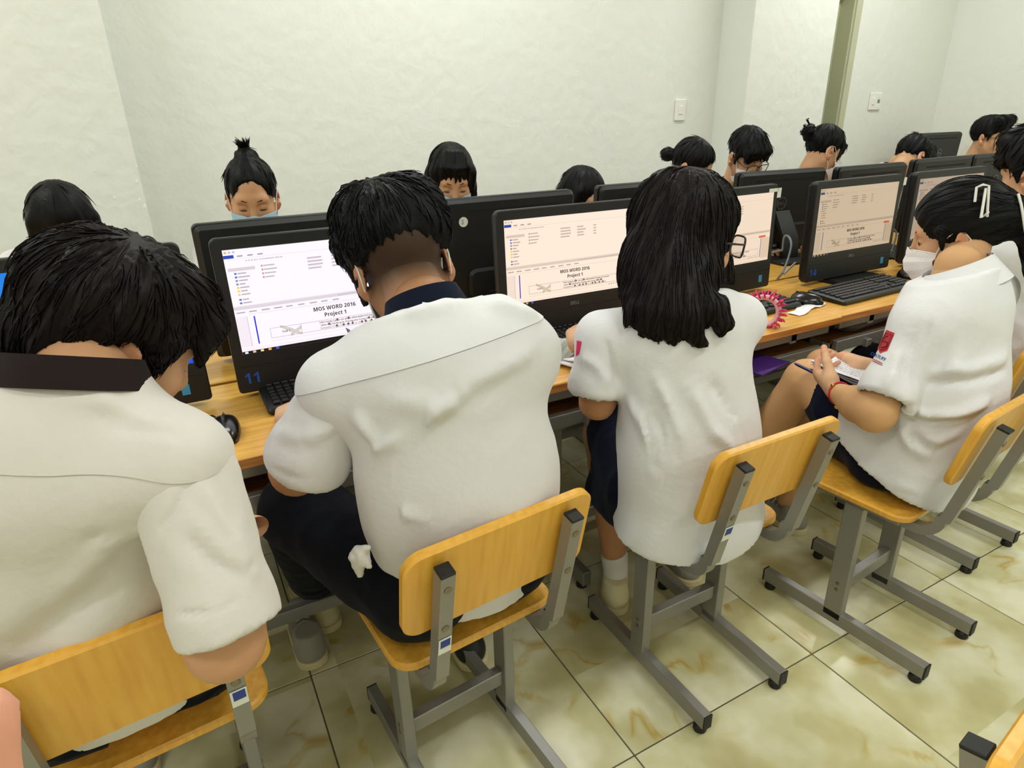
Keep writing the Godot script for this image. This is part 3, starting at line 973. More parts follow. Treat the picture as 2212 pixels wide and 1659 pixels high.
func desk_things():
	var y := DESK_Y
	var g := "keyboards of the near row"
	keyboard("black keyboard below computer 11", Vector3(0.345, y, -1.527), 1.0, g)
	keyboard("black keyboard under the long haired girl's hand", Vector3(1.06, y, -1.54), 0.0, g)
	keyboard("black keyboard with a small pink frill in front of it", Vector3(1.665, y, -1.475), 2.0, g)
	keyboard("long black keyboard fully in view below computer 14", Vector3(2.245, y, -1.420), 2.0, g)
	keyboard("black keyboard at the far end, below computer 15", Vector3(2.9, y, -1.47), 0.0, g)
	var gm := "mice of the near row"
	mouse("black mouse alone on the desk near computer 11", Vector3(0.022, y, -1.388), -8.0, gm, [Vector3(0.014, 0.722, -1.493), Vector3(-0.013, 0.722, -1.524), Vector3(-0.16, y + 0.002, -1.50), Vector3(-0.25, y + 0.002, -1.60)])
	mouse("black mouse between the keyboards, right beside the keyboard of computer 14", Vector3(1.945, y, -1.43), 30.0, gm, [Vector3(1.901, 0.722, -1.495), Vector3(1.922, 0.722, -1.559), Vector3(1.926, 0.722, -1.590)])
	mouse("black mouse at the far end of the keyboard of computer 14", Vector3(2.600, y, -1.452), 15.0, gm, [Vector3(2.519, 0.722, -1.486), Vector3(2.431, 0.722, -1.576), Vector3(2.506, 0.722, -1.737), Vector3(2.33, y + 0.016, -1.62)])
	# white paper by the second mouse
	var p := thing("note_paper", "crumpled white paper strip lying before the mouse by computer 14", "paper", Vector3(1.885, y, -1.385), 0.25)
	var b := MB.new()
	for i in 8:
		for j in 3:
			var q := []
			for k in [[0, 0], [1, 0], [1, 1], [0, 1]]:
				var u: float = (i + k[0]) / 8.0
				var w: float = (j + k[1]) / 3.0
				q.append(Vector3(-0.10 + 0.2 * u, 0.002 + 0.003 * (1.0 + sin(u * 17.0 + w * 4.0)) * (0.4 + u * 0.6), -0.02 + 0.045 * w + 0.006 * sin(u * 9.0)))
			b.quad(q[0], q[1], q[2], q[3], (q[1] - q[0]).cross(q[3] - q[0]).normalized() * -1.0)
	part(b, "sheet", MT.paper, p)
	pink_frill()
	# a purple booklet half under the boy's arm
	var n := thing("booklet", "purple booklet on the desk under the navy collared boy's sleeve", "booklet", Vector3(0.235, y, -1.39), 0.5)
	box_part("cover", Vector3(0, 0.003, 0), Vector3(0.14, 0.006, 0.10), 0.001, MT.purple, n)
	box_part("pages", Vector3(0.001, 0.003, 0.0), Vector3(0.138, 0.004, 0.101), 0.0, MT.paper, n)
	# a spare face mask and a tissue in front of the girl's keyboard
	var m := thing("face_mask", "grey white face mask lying on the desk by the long haired girl's elbow", "face mask", Vector3(0.915, y + 0.002, -1.425), 0.5)
	b = MB.new()
	for i in 12:
		for j in 8:
			var q := []
			for k in [[0, 0], [1, 0], [1, 1], [0, 1]]:
				var u: float = (i + k[0]) / 12.0 * 2.0 - 1.0
				var w: float = (j + k[1]) / 8.0 * 2.0 - 1.0
				q.append(Vector3(0.075 * u, 0.052 * (1.0 - u * u * 0.8) * (1.0 - w * w * 0.55) + 0.004 * sin(w * 9.0), 0.05 * w * (1.0 - 0.15 * u * u)))
			b.quad(q[0], q[1], q[2], q[3], -((q[1] - q[0]) as Vector3).cross(q[3] - q[0]).normalized())
	part(b, "cup", MT.cable_grey if false else cloth(Color(0.66, 0.68, 0.66)), m)
	b = MB.new()
	b.tube([Vector3(-0.075, 0.006, -0.05), Vector3(-0.02, 0.047, -0.053), Vector3(0.04, 0.04, -0.052), Vector3(0.075, 0.006, -0.045), Vector3(0.078, 0.005, 0.04), Vector3(0.03, 0.03, 0.05)], [0.005, 0.006, 0.006, 0.006, 0.006, 0.005], 8)
	part(b, "piping", cloth(Color(0.86, 0.86, 0.80)), m)
	var ts := thing("tissue", "folded white tissue at the desk edge beside the spare mask", "tissue", Vector3(0.925, y, -1.335), 0.3)
	b = MB.new()
	b.cbox(Transform3D(Basis(Vector3.FORWARD, 0.08), Vector3(0, 0.009, 0)), Vector3(0.1, 0.006, 0.1), 0.002)
	b.cbox(Transform3D(Basis(Vector3(1, 0, 1).normalized(), -0.16), Vector3(0.01, 0.017, -0.01)), Vector3(0.09, 0.005, 0.085), 0.002)
	part(b, "folds", MT.paper, ts)
	# cables that stand behind computers 13 and 14
	cable_bundle("grey and black cables between computers 13 and 14", [[Vector3(2.151, 0.752, -1.711), Vector3(2.182, 0.803, -1.718), Vector3(2.205, 0.855, -1.730), Vector3(2.220, 0.882, -1.759), Vector3(2.212, 0.881, -1.775), Vector3(2.212, 0.828, -1.775)], [Vector3(2.113, 0.760, -1.673), Vector3(2.153, 0.775, -1.683), Vector3(2.205, 0.789, -1.699)]], 0.0045)
	cable_bundle("tangle of pale cables and plugs between computers 14 and 15", [[Vector3(2.945, 0.717, -1.765), Vector3(2.971, 0.767, -1.774), Vector3(2.993, 0.817, -1.786), Vector3(2.986, 0.837, -1.799), Vector3(2.993, 0.844, -1.823)], [Vector3(2.878, 0.734, -1.747), Vector3(2.900, 0.752, -1.743), Vector3(2.914, 0.747, -1.734)], [Vector3(3.011, 0.917, -1.823), Vector3(3.026, 0.930, -1.822), Vector3(3.008, 0.935, -1.834)]], 0.004)
	var bk := thing("booklet", "purple booklet on the shelf under the desk beside the long haired girl", "booklet", Vector3(1.547, 0.617, -1.267), 0.2)
	box_part("cover", Vector3(0, 0.004, 0), Vector3(0.16, 0.008, 0.11), 0.001, MT.purple, bk)
	var bag := thing("pouch", "flat grey pouch on the shelf under the desk of computer 14", "pouch", Vector3(2.2, 0.6145, -1.40), 0.1)
	b = MB.new()
	b.slab(MB.rounded(0.3, 0.15, 0.06, 6), 0.05, 0.02, Transform3D(Basis(Vector3.RIGHT, -PI / 2), Vector3(0, 0.025, 0)))
	part(b, "cloth", cloth(Color(0.42, 0.41, 0.39)), bag)

func cable_bundle(label: String, runs: Array, r: float):
	var t := thing("cable_bundle", label, "cables")
	for pts in runs:
		var b := MB.new()
		var sm := []
		for i in pts.size() - 1:
			for k in 5:
				sm.append((pts[i] as Vector3).cubic_interpolate(pts[i + 1], pts[maxi(i - 1, 0)], pts[mini(i + 2, pts.size() - 1)], k / 5.0))
		sm.append(pts[-1])
		var rr := []
		rr.resize(sm.size())
		rr.fill(r)
		b.tube(sm, rr, 7)
		part(b, "cable", MT.cable_grey, t)
	var c := MB.new()
	var p0: Vector3 = runs[0][0]
	var pe: Vector3 = runs[0][-1]
	c.tube([Vector3(p0.x, DESK_Y + 0.004, p0.z - 0.02), p0], [r, r], 7)
	c.tube([pe, pe + Vector3(-0.05, -0.02, -0.05)], [r, r], 7)
	part(c, "cable", MT.cable_grey, t)

func pink_frill():
	var t := thing("frilled_band", "pink frilled hair band standing by the long haired girl's shoulder", "hair band", Vector3(1.60, DESK_Y, -1.325), -0.85)
	t.scale = Vector3(1.1, 1.1, 1.1)
	# a ring of gathered petals round a pale inner band
	var b := MB.new()
	var ring := []
	for k in 25:
		var a := TAU * k / 24.0
		ring.append(Vector3(0.042 * cos(a), 0.046 + 0.042 * sin(a), 0.0))
	var rr := []
	rr.resize(25)
	rr.fill(0.008)
	b.tube(ring, rr, 8, Vector3.BACK)
	part(b, "inner_band", MT.pink_pale, t)
	var r2 := RandomNumberGenerator.new()
	r2.seed = 3
	b = MB.new()
	for k in 46:
		var a := TAU * k / 46.0 + r2.randf() * 0.1
		var s := 1.0 if k % 2 else -1.0
		var c := Vector3(0.048 * cos(a), 0.046 + 0.046 * sin(a), s * 0.008)
		var d := Vector3(cos(a), sin(a), s * 0.7).normalized()
		var tg := Vector3(-sin(a), cos(a), 0)
		var L := 0.016 + r2.randf() * 0.008
		if c.y + d.y * L < 0.002:
			L = maxf(0.004, (c.y - 0.002) / maxf(-d.y, 0.2))
		b.sweep([c - d * 0.004, c + d * L * 0.5 + tg * 0.002, c + d * L], MB.rounded(0.015, 0.004, 0.0015, 2), true, tg, [0.7, 1.1, 0.35])
	part(b, "frill", MT.pink, t)

# ---------------------------------------------------------------- distance fields meshed as surface nets
class SM:
	# an indexed smooth mesh
	var v := PackedVector3Array()
	var n := PackedVector3Array()
	var c := PackedColorArray()
	var f := PackedInt32Array()
	func normals():
		n = PackedVector3Array()
		n.resize(v.size())
		n.fill(Vector3.ZERO)
		for i in range(0, f.size(), 3):
			var a := f[i]
			var b := f[i + 1]
			var d := f[i + 2]
			var nn := (v[d] - v[a]).cross(v[b] - v[a])
			n[a] += nn
			n[b] += nn
			n[d] += nn
		for i in n.size():
			n[i] = n[i].normalized()
	func tint(col: Color):
		c = PackedColorArray()
		c.resize(v.size())
		c.fill(col.srgb_to_linear())
	func add(o: SM, x := Transform3D()):
		var k := v.size()
		var q := x.basis.inverse().transposed()
		var mir := x.basis.determinant() < 0.0
		for i in o.v.size():
			v.append(x * o.v[i])
			n.append((q * o.n[i]).normalized())
		c.append_array(o.c)
		for i in range(0, o.f.size(), 3):
			f.append(o.f[i] + k)
			f.append(o.f[i + (2 if mir else 1)] + k)
			f.append(o.f[i + (1 if mir else 2)] + k)
	func relax(rounds: int, amount := 0.5):
		for r in rounds:
			var s := PackedVector3Array()
			s.resize(v.size())
			s.fill(Vector3.ZERO)
			var k := PackedInt32Array()
			k.resize(v.size())
			k.fill(0)
			for i in range(0, f.size(), 3):
				for e in 3:
					var a := f[i + e]
					var b := f[i + (e + 1) % 3]
					s[a] += v[b]
					s[b] += v[a]
					k[a] += 1
					k[b] += 1
			for i in v.size():
				if k[i] > 0:
					v[i] = v[i].lerp(s[i] / k[i], amount)
	func folds(list: Array):
		# list: [a, b, width, height] ridges (height < 0: grooves) pressed into the cloth
		for e in list:
			var a: Vector3 = e[0]
			var b: Vector3 = e[1]
			var w: float = e[2]
			var h: float = e[3]
			var ba := b - a
			var inv := 1.0 / maxf(ba.length_squared(), 1e-9)
			var reach := 2.6 * w
			var lo := a.min(b) - Vector3.ONE * reach
			var hi := a.max(b) + Vector3.ONE * reach
			for i in v.size():
				var p := v[i]
				if p.x < lo.x or p.y < lo.y or p.z < lo.z or p.x > hi.x or p.y > hi.y or p.z > hi.z:
					continue
				var t := clampf((p - a).dot(ba) * inv, 0.0, 1.0)
				var q := p - a - ba * t
				var nn := n[i]
				q -= nn * q.dot(nn) * 0.8
				var d := q.length()
				if d < reach:
					v[i] = p + nn * (h * exp(-d * d / (w * w)) * sqrt(sin(PI * clampf(t, 0.03, 0.97))))
		normals()
	func wrinkle(sd: int, freq: float, amp: float, stretch := Vector3.ONE):
		var nz := FastNoiseLite.new()
		nz.seed = sd
		nz.noise_type = FastNoiseLite.TYPE_SIMPLEX_SMOOTH
		nz.frequency = freq
		nz.fractal_type = FastNoiseLite.FRACTAL_RIDGED
		nz.fractal_octaves = 2
		for i in v.size():
			v[i] += n[i] * (amp * nz.get_noise_3dv(v[i] * stretch))
		normals()
	func mesh() -> ArrayMesh:
		var ar := []
		ar.resize(Mesh.ARRAY_MAX)
		ar[Mesh.ARRAY_VERTEX] = v
		ar[Mesh.ARRAY_NORMAL] = n
		if c.size() == v.size() and v.size() > 0:
			ar[Mesh.ARRAY_COLOR] = c
		ar[Mesh.ARRAY_INDEX] = f
		var am := ArrayMesh.new()
		am.add_surface_from_arrays(Mesh.PRIMITIVE_TRIANGLES, ar)
		return am
	func split(pick: Callable) -> Array:
		# two meshes: the triangles whose centre the callable picks, and the rest
		var out := [SM.new(), SM.new()]
		var maps := [{}, {}]
		for i in range(0, f.size(), 3):
			var k := 0 if pick.call((v[f[i]] + v[f[i + 1]] + v[f[i + 2]]) / 3.0) else 1
			var s: SM = out[k]
			for e in 3:
				var j := f[i + e]
				if not maps[k].has(j):
					maps[k][j] = s.v.size()
					s.v.append(v[j])
					s.n.append(n[j])
					if c.size() == v.size():
						s.c.append(c[j])
				s.f.append(maps[k][j])
		return out
	func cut_by(ctr: Vector3, nn: Vector3) -> Array:
		# the mesh on the side the normal points to, and the rest, cut exactly along the plane
		var out := [SM.new(), SM.new()]
		var maps := [{}, {}]
		var side := PackedFloat32Array()
		side.resize(v.size())
		for i in v.size():
			side[i] = (v[i] - ctr).dot(nn)
		for i in range(0, f.size(), 3):
			var q := [f[i], f[i + 1], f[i + 2]]
			for k in 2:
				var sg := 1.0 if k == 0 else -1.0
				var poly := []
				for e in 3:
					var a: int = q[e]
					var b: int = q[(e + 1) % 3]
					if side[a] * sg >= 0.0:
						poly.append([a, a])
					if (side[a] >= 0.0) != (side[b] >= 0.0):
						poly.append([mini(a, b), maxi(a, b)])
				var s: SM = out[k]
				var ids := []
				for e in poly:
					var key: int = e[0] * 1000003 + e[1]
					if not maps[k].has(key):
						maps[k][key] = s.v.size()
						var w := 0.0
						if e[0] != e[1]:
							w = side[e[0]] / (side[e[0]] - side[e[1]])
						s.v.append(v[e[0]].lerp(v[e[1]], w))
						s.n.append(n[e[0]].lerp(n[e[1]], w).normalized())
					ids.append(maps[k][key])
				for e in range(1, ids.size() - 1):
					s.f.append(ids[0])
					s.f.append(ids[e])
					s.f.append(ids[e + 1])
		return out
	var cells := {}
	var cw := 0.009
	func nearest(p: Vector3) -> int:
		if cells.is_empty():
			for i in v.size():
				var key := Vector3i((v[i] / cw).floor())
				if not cells.has(key):
					cells[key] = PackedInt32Array()
				cells[key].append(i)
		var b := Vector3i((p / cw).floor())
		var best := 1e9
		var k := -1
		for x in range(-1, 2):
			for y in range(-1, 2):
				for z in range(-1, 2):
					var l = cells.get(b + Vector3i(x, y, z))
					if l != null:
						for i in l:
							var q := v[i].distance_squared_to(p)
							if q < best:
								best = q
								k = i
		return k
	func puff(d: float):
		for i in v.size():
			v[i] += n[i] * d

class Fld:
	var o: Vector3
	var h: float
	var nx: int
	var ny: int
	var nz: int
	var d := PackedFloat32Array()
	func _init(lo: Vector3, hi: Vector3, cell: float):
		o = lo
		h = cell
		nx = int((hi.x - lo.x) / cell) + 2
		ny = int((hi.y - lo.y) / cell) + 2
		nz = int((hi.z - lo.z) / cell) + 2
		d.resize(nx * ny * nz)
		d.fill(1.0)
	func cap(a: Vector3, b: Vector3, ra: float, rb: float, k := 0.02, ax := Vector3.ZERO, sq := 1.0, cut := false, sub := false):
		# a cone with round ends, joined with a smooth minimum; ax / sq flatten it along one direction; cut gives the b end a flat face
		var m := maxf(ra, rb) + k + h * 2.0
		var lo := (a.min(b) - Vector3.ONE * m - o) / h
		var hi := (a.max(b) + Vector3.ONE * m - o) / h
		var x0 := maxi(int(lo.x), 0)
		var y0 := maxi(int(lo.y), 0)
		var z0 := maxi(int(lo.z), 0)
		var x1 := mini(int(hi.x) + 1, nx - 1)
		var y1 := mini(int(hi.y) + 1, ny - 1)
		var z1 := mini(int(hi.z) + 1, nz - 1)
		var ba := b - a
		var dirn := ba.normalized()
		var flat := sq != 1.0
		if flat:
			ba += ax * (ba.dot(ax) * (sq - 1.0))
		var inv := 1.0 / maxf(ba.length_squared(), 1e-9)
		var dr := rb - ra
		var ik := 1.0 / maxf(k, 1e-6)
		var back := 1.0 if not flat else 1.0 / sqrt(sq)
		for z in range(z0, z1 + 1):
			for y in range(y0, y1 + 1):
				var i := (z * ny + y) * nx + x0
				var p := o + Vector3(x0, y, z) * h - a
				for x in range(x0, x1 + 1):
					var q := p
					if flat:
						q += ax * (q.dot(ax) * (sq - 1.0))
					var t := clampf(q.dot(ba) * inv, 0.0, 1.0)
					var e := ((q - ba * t).length() - (ra + dr * t)) * back
					if cut:
						e = maxf(e, (p + a - b).dot(dirn))
					var g := d[i]
					if sub:
						e = -e
						var w := maxf(k - absf(g - e), 0.0) * ik
						d[i] = maxf(g, e) + w * w * k * 0.25
					elif e < g + k:
						var w := maxf(k - absf(g - e), 0.0) * ik
						d[i] = minf(g, e) - w * w * k * 0.25
					i += 1
					p.x += h
	func ell(c: Vector3, r: Vector3, k := 0.02, bs := Basis(), sub := false):
		var m := maxf(r.x, maxf(r.y, r.z)) + k + h * 2.0
		var lo := (c - Vector3.ONE * m - o) / h
		var hi := (c + Vector3.ONE * m - o) / h
		var x0 := maxi(int(lo.x), 0)
		var y0 := maxi(int(lo.y), 0)
		var z0 := maxi(int(lo.z), 0)
		var x1 := mini(int(hi.x) + 1, nx - 1)
		var y1 := mini(int(hi.y) + 1, ny - 1)
		var z1 := mini(int(hi.z) + 1, nz - 1)
		var inv := bs.transposed()
		var ir := Vector3.ONE / r
		var ik := 1.0 / maxf(k, 1e-6)
		for z in range(z0, z1 + 1):
			for y in range(y0, y1 + 1):
				var i := (z * ny + y) * nx + x0
				var p := o + Vector3(x0, y, z) * h - c
				for x in range(x0, x1 + 1):
					var q := (inv * p) * ir
					var k0 := q.length()
					var e := k0 * (k0 - 1.0) / maxf((q * ir).length(), 1e-6)
					var g := d[i]
					if sub:
						e = -e
						var w := maxf(k - absf(g - e), 0.0) * ik
						d[i] = maxf(g, e) + w * w * k * 0.25
					elif e < g + k:
						var w := maxf(k - absf(g - e), 0.0) * ik
						d[i] = minf(g, e) - w * w * k * 0.25
					i += 1
					p.x += h
	func plane(c: Vector3, nn: Vector3, k := 0.0):
		# cuts away what lies on the side the normal points to
		for z in nz:
			for y in ny:
				var i := (z * ny + y) * nx
				var e := (o + Vector3(0, y, z) * h - c).dot(nn)
				for x in nx:
					var g := d[i]
					if k > 0.0:
						var w := maxf(k - absf(g - e), 0.0) / k
						d[i] = maxf(g, e) + w * w * k * 0.25
					elif e > g:
						d[i] = e
					i += 1
					e += nn.x * h
	func nets() -> SM:
		var s := SM.new()
		var at := PackedInt32Array()
		at.resize(nx * ny * nz)
		at.fill(-1)
		var sy := nx
		var sz := nx * ny
		var lim := h * 4.0
		for z in nz - 1:
			for y in ny - 1:
				var i := (z * ny + y) * nx
				for x in nx - 1:
					var a := d[i]
					if absf(a) < lim:
						var b := d[i + 1]
						var cc := d[i + sy]
						var e := d[i + sy + 1]
						var a2 := d[i + sz]
						var b2 := d[i + sz + 1]
						var c2 := d[i + sz + sy]
						var e2 := d[i + sz + sy + 1]
						var neg := int(a < 0.0) + int(b < 0.0) + int(cc < 0.0) + int(e < 0.0) + int(a2 < 0.0) + int(b2 < 0.0) + int(c2 < 0.0) + int(e2 < 0.0)
						if neg > 0 and neg < 8:
							var p := Vector3.ZERO
							var m := 0
							if (a < 0.0) != (b < 0.0):
								p += Vector3(a / (a - b), 0, 0); m += 1
							if (cc < 0.0) != (e < 0.0):
								p += Vector3(cc / (cc - e), 1, 0); m += 1
							if (a2 < 0.0) != (b2 < 0.0):
								p += Vector3(a2 / (a2 - b2), 0, 1); m += 1
							if (c2 < 0.0) != (e2 < 0.0):
								p += Vector3(c2 / (c2 - e2), 1, 1); m += 1
							if (a < 0.0) != (cc < 0.0):
								p += Vector3(0, a / (a - cc), 0); m += 1
							if (b < 0.0) != (e < 0.0):
								p += Vector3(1, b / (b - e), 0); m += 1
							if (a2 < 0.0) != (c2 < 0.0):
								p += Vector3(0, a2 / (a2 - c2), 1); m += 1
							if (b2 < 0.0) != (e2 < 0.0):
								p += Vector3(1, b2 / (b2 - e2), 1); m += 1
							if (a < 0.0) != (a2 < 0.0):
								p += Vector3(0, 0, a / (a - a2)); m += 1
							if (b < 0.0) != (b2 < 0.0):
								p += Vector3(1, 0, b / (b - b2)); m += 1
							if (cc < 0.0) != (c2 < 0.0):
								p += Vector3(0, 1, cc / (cc - c2)); m += 1
							if (e < 0.0) != (e2 < 0.0):
								p += Vector3(1, 1, e / (e - e2)); m += 1
							at[i] = s.v.size()
							s.v.append(o + (Vector3(x, y, z) + p / m) * h)
					i += 1
		# one quad round each crossed edge
		var st := [1, sy, sz]
		for z in range(1, nz - 1):
			for y in range(1, ny - 1):
				var i := (z * ny + y) * nx + 1
				for x in range(1, nx - 1):
					var a := d[i]
					if absf(a) < lim:
						for ax in 3:
							var b := d[i + st[ax]]
							if (a < 0.0) != (b < 0.0):
								var u: int = st[(ax + 1) % 3]
								var w: int = st[(ax + 2) % 3]
								var q0 := at[i]
								var q1 := at[i - u]
								var q2 := at[i - u - w]
								var q3 := at[i - w]
								if q0 >= 0 and q1 >= 0 and q2 >= 0 and q3 >= 0:
									if a < 0.0:
										s.f.append_array(PackedInt32Array([q0, q2, q1, q0, q3, q2]))
									else:
										s.f.append_array(PackedInt32Array([q0, q1, q2, q0, q2, q3]))
					i += 1
		s.normals()
		return s

# ---------------------------------------------------------------- heads, hands, hair
const SKIN_A := Color(0.80, 0.615, 0.47)
const SKIN_B := Color(0.86, 0.70, 0.56)

func facing(face: Vector3, up := Vector3.UP) -> Basis:
	var z := face.normalized()
	var x := up.cross(z).normalized()
	return Basis(x, z.cross(x), z)

func head_shape() -> SM:
	# head in its own axes: +z the face, +y the crown, origin between the ears
	if shared.has("head"):
		return shared.head
	var f := Fld.new(Vector3(-0.1, -0.185, -0.125), Vector3(0.1, 0.145, 0.13), 0.0036)
	f.ell(Vector3(0, 0.042, -0.014), Vector3(0.0735, 0.088, 0.094), 0.02)
	f.ell(Vector3(0, -0.018, 0.026), Vector3(0.061, 0.085, 0.064), 0.03)
	for s in [-1.0, 1.0]:
		f.cap(Vector3(s * 0.054, -0.045, 0.0), Vector3(s * 0.012, -0.098, 0.062), 0.016, 0.016, 0.03)
		f.ell(Vector3(s * 0.038, -0.026, 0.058), Vector3(0.024, 0.024, 0.022), 0.025)
	f.ell(Vector3(0, -0.098, 0.066), Vector3(0.021, 0.016, 0.016), 0.018)
	f.cap(Vector3(-0.034, 0.03, 0.072), Vector3(0.034, 0.03, 0.072), 0.013, 0.013, 0.02)
	for s in [-1.0, 1.0]:
		f.ell(Vector3(s * 0.030, 0.008, 0.093), Vector3(0.018, 0.012, 0.014), 0.014, Basis(), true)
		f.ell(Vector3(s * 0.030, 0.006, 0.0715), Vector3(0.0155, 0.0115, 0.0125), 0.004)
	f.cap(Vector3(0, 0.016, 0.083), Vector3(0, -0.03, 0.102), 0.0075, 0.011, 0.014)
	for s in [-1.0, 1.0]:
		f.ell(Vector3(s * 0.0115, -0.036, 0.093), Vector3(0.0085, 0.0075, 0.010), 0.007)
	f.cap(Vector3(-0.017, -0.064, 0.082), Vector3(0.017, -0.064, 0.082), 0.0075, 0.0075, 0.008)
	f.cap(Vector3(-0.013, -0.074, 0.081), Vector3(0.013, -0.074, 0.081), 0.0075, 0.0075, 0.006)
	f.cap(Vector3(-0.024, -0.069, 0.088), Vector3(0.024, -0.069, 0.088), 0.0022, 0.0022, 0.003, Vector3.ZERO, 1.0, false, true)
	f.cap(Vector3(0, -0.05, -0.022), Vector3(0, -0.095, -0.024), 0.050, 0.048, 0.035)
	for s in [-1.0, 1.0]:
		var bs := Basis(Vector3.UP, s * 0.42) * Basis(Vector3.RIGHT, -0.18)
		f.ell(Vector3(s * 0.080, -0.004, -0.014), Vector3(0.0075, 0.033, 0.0195), 0.006, bs)
		f.ell(Vector3(s * 0.0765, -0.03, -0.004), Vector3(0.0075, 0.014, 0.011), 0.006, bs)
		f.ell(Vector3(s * 0.0885, 0.001, -0.011), Vector3(0.006, 0.021, 0.0105), 0.004, bs, true)
		f.ell(Vector3(s * 0.084, -0.008, -0.004), Vector3(0.007, 0.009, 0.007), 0.004, bs, true)
	var m := f.nets()
	m.relax(1, 0.35)
	m.normals()
	m.tint(SKIN_A)
	for i in m.v.size():
		var p := m.v[i]
		var col := SKIN_A
		var lip := clampf(1.0 - Vector2(p.x / 0.024, (p.y + 0.069) / 0.0105).length(), 0.0, 1.0)
		if p.z > 0.07 and lip > 0.0:
			col = col.lerp(Color(0.70, 0.45, 0.38), minf(1.0, lip * 2.5))
		if absf(p.x) > 0.074 and p.y > -0.05:
			col = col.lerp(Color(0.80, 0.52, 0.40), 0.45)
		m.c[i] = col.srgb_to_linear()
	shared.head = m
	return m

func hand_shape(curl: float, thumb: float, spread := 0.0) -> SM:
	# right hand, wrist at the origin, fingers along +y, palm towards +z, thumb on the -x side
	var key := "hand%.2f_%.2f_%.2f" % [curl, thumb, spread]
	if shared.has(key):
		return shared[key]
	var f := Fld.new(Vector3(-0.085, -0.05, -0.045), Vector3(0.065, 0.20, 0.115), 0.003)
	f.cap(Vector3(0, -0.04, 0), Vector3(0, 0.01, 0), 0.026, 0.026, 0.01, Vector3.BACK, 1.45)
	f.cap(Vector3(-0.024, 0.022, 0.002), Vector3(-0.028, 0.08, 0), 0.018, 0.013, 0.015)
	f.cap(Vector3(-0.006, 0.018, 0), Vector3(-0.009, 0.085, -0.002), 0.018, 0.013, 0.015)
	f.cap(Vector3(0.010, 0.018, 0), Vector3(0.010, 0.081, 0), 0.018, 0.0125, 0.015)
	f.cap(Vector3(0.024, 0.022, 0.002), Vector3(0.028, 0.073, 0.002), 0.017, 0.0115, 0.015)
	f.ell(Vector3(-0.024, 0.03, 0.012), Vector3(0.016, 0.026, 0.014), 0.012)
	var base := [Vector3(-0.028, 0.084, 0), Vector3(-0.009, 0.089, -0.002), Vector3(0.010, 0.085, 0), Vector3(0.028, 0.076, 0.002)]
	var len1 := [0.041, 0.046, 0.042, 0.033]
	for k in 4:
		var sp := (k - 1.5) * (0.06 + spread)
		var a: Vector3 = base[k]
		var ang := curl * (0.9 + 0.08 * k)
		var r := 0.0095 - 0.0006 * k
		for j in 3:
			var L: float = len1[k] * [1.0, 0.64, 0.52][j]
			var dir := Vector3(sin(sp) * cos(ang), cos(ang) * cos(sp), sin(ang))
			var b := a + dir * L
			f.cap(a, b, r * (1.0 - 0.07 * j), r * (0.93 - 0.07 * j), 0.004)
			a = b
			ang += curl * [1.15, 0.85, 0.0][j]
	var tb := Vector3(-0.030, 0.022, 0.012)
	var td := Vector3(-0.62 + thumb * 0.35, 0.66, 0.28 + thumb * 0.5).normalized()
	var t1 := tb + td * 0.042
	f.cap(tb, t1, 0.0145, 0.0115, 0.012)
	td = (td + Vector3(0.18 + thumb * 0.3, 0.18, thumb * 0.25)).normalized()
	var t2 := t1 + td * 0.031
	f.cap(t1, t2, 0.0112, 0.0102, 0.004)
	td = (td + Vector3(0.12 + thumb * 0.25, 0.1, thumb * 0.1)).normalized()
	f.cap(t2, t2 + td * 0.024, 0.0100, 0.0082, 0.004)
	var m := f.nets()
	m.tint(SKIN_B.lerp(SKIN_A, 0.4))
	for i in m.v.size():
		if m.v[i].y > 0.07:
			m.c[i] = SKIN_A.lerp(Color(0.83, 0.56, 0.45), 0.35).srgb_to_linear()
	shared[key] = m
	return m

func limb_frame(wrist: Vector3, fingers: Vector3, palm: Vector3, left: bool) -> Transform3D:
	var y := fingers.normalized()
	var z := (palm - y * palm.dot(y)).normalized()
	var x := y.cross(z)
	return Transform3D(Basis(x * (1.0 if left else -1.0), y, z), wrist)

func hair_relief(m: SM, crown: Vector3, axis: Vector3, amp: float, freq: float, sd: int):
	# combed ridges that run away from the crown
	var nz := noise(sd, 1.0, 2)
	var u := axis.cross(Vector3(0.3, 0.2, 0.9)).normalized()
	var w := axis.cross(u)
	for i in m.v.size():
		var q := m.v[i] - crown
		var a := atan2(q.dot(u), q.dot(w))
		var r := q.length()
		var k := clampf(r / 0.05, 0.15, 1.0)
		m.v[i] += m.n[i] * amp * k * (nz.get_noise_3d(cos(a) * freq, sin(a) * freq, r * 7.0) + 0.5 * nz.get_noise_3d(cos(a) * freq * 2.7, sin(a) * freq * 2.7, r * 12.0 + 9.0))
	m.normals()

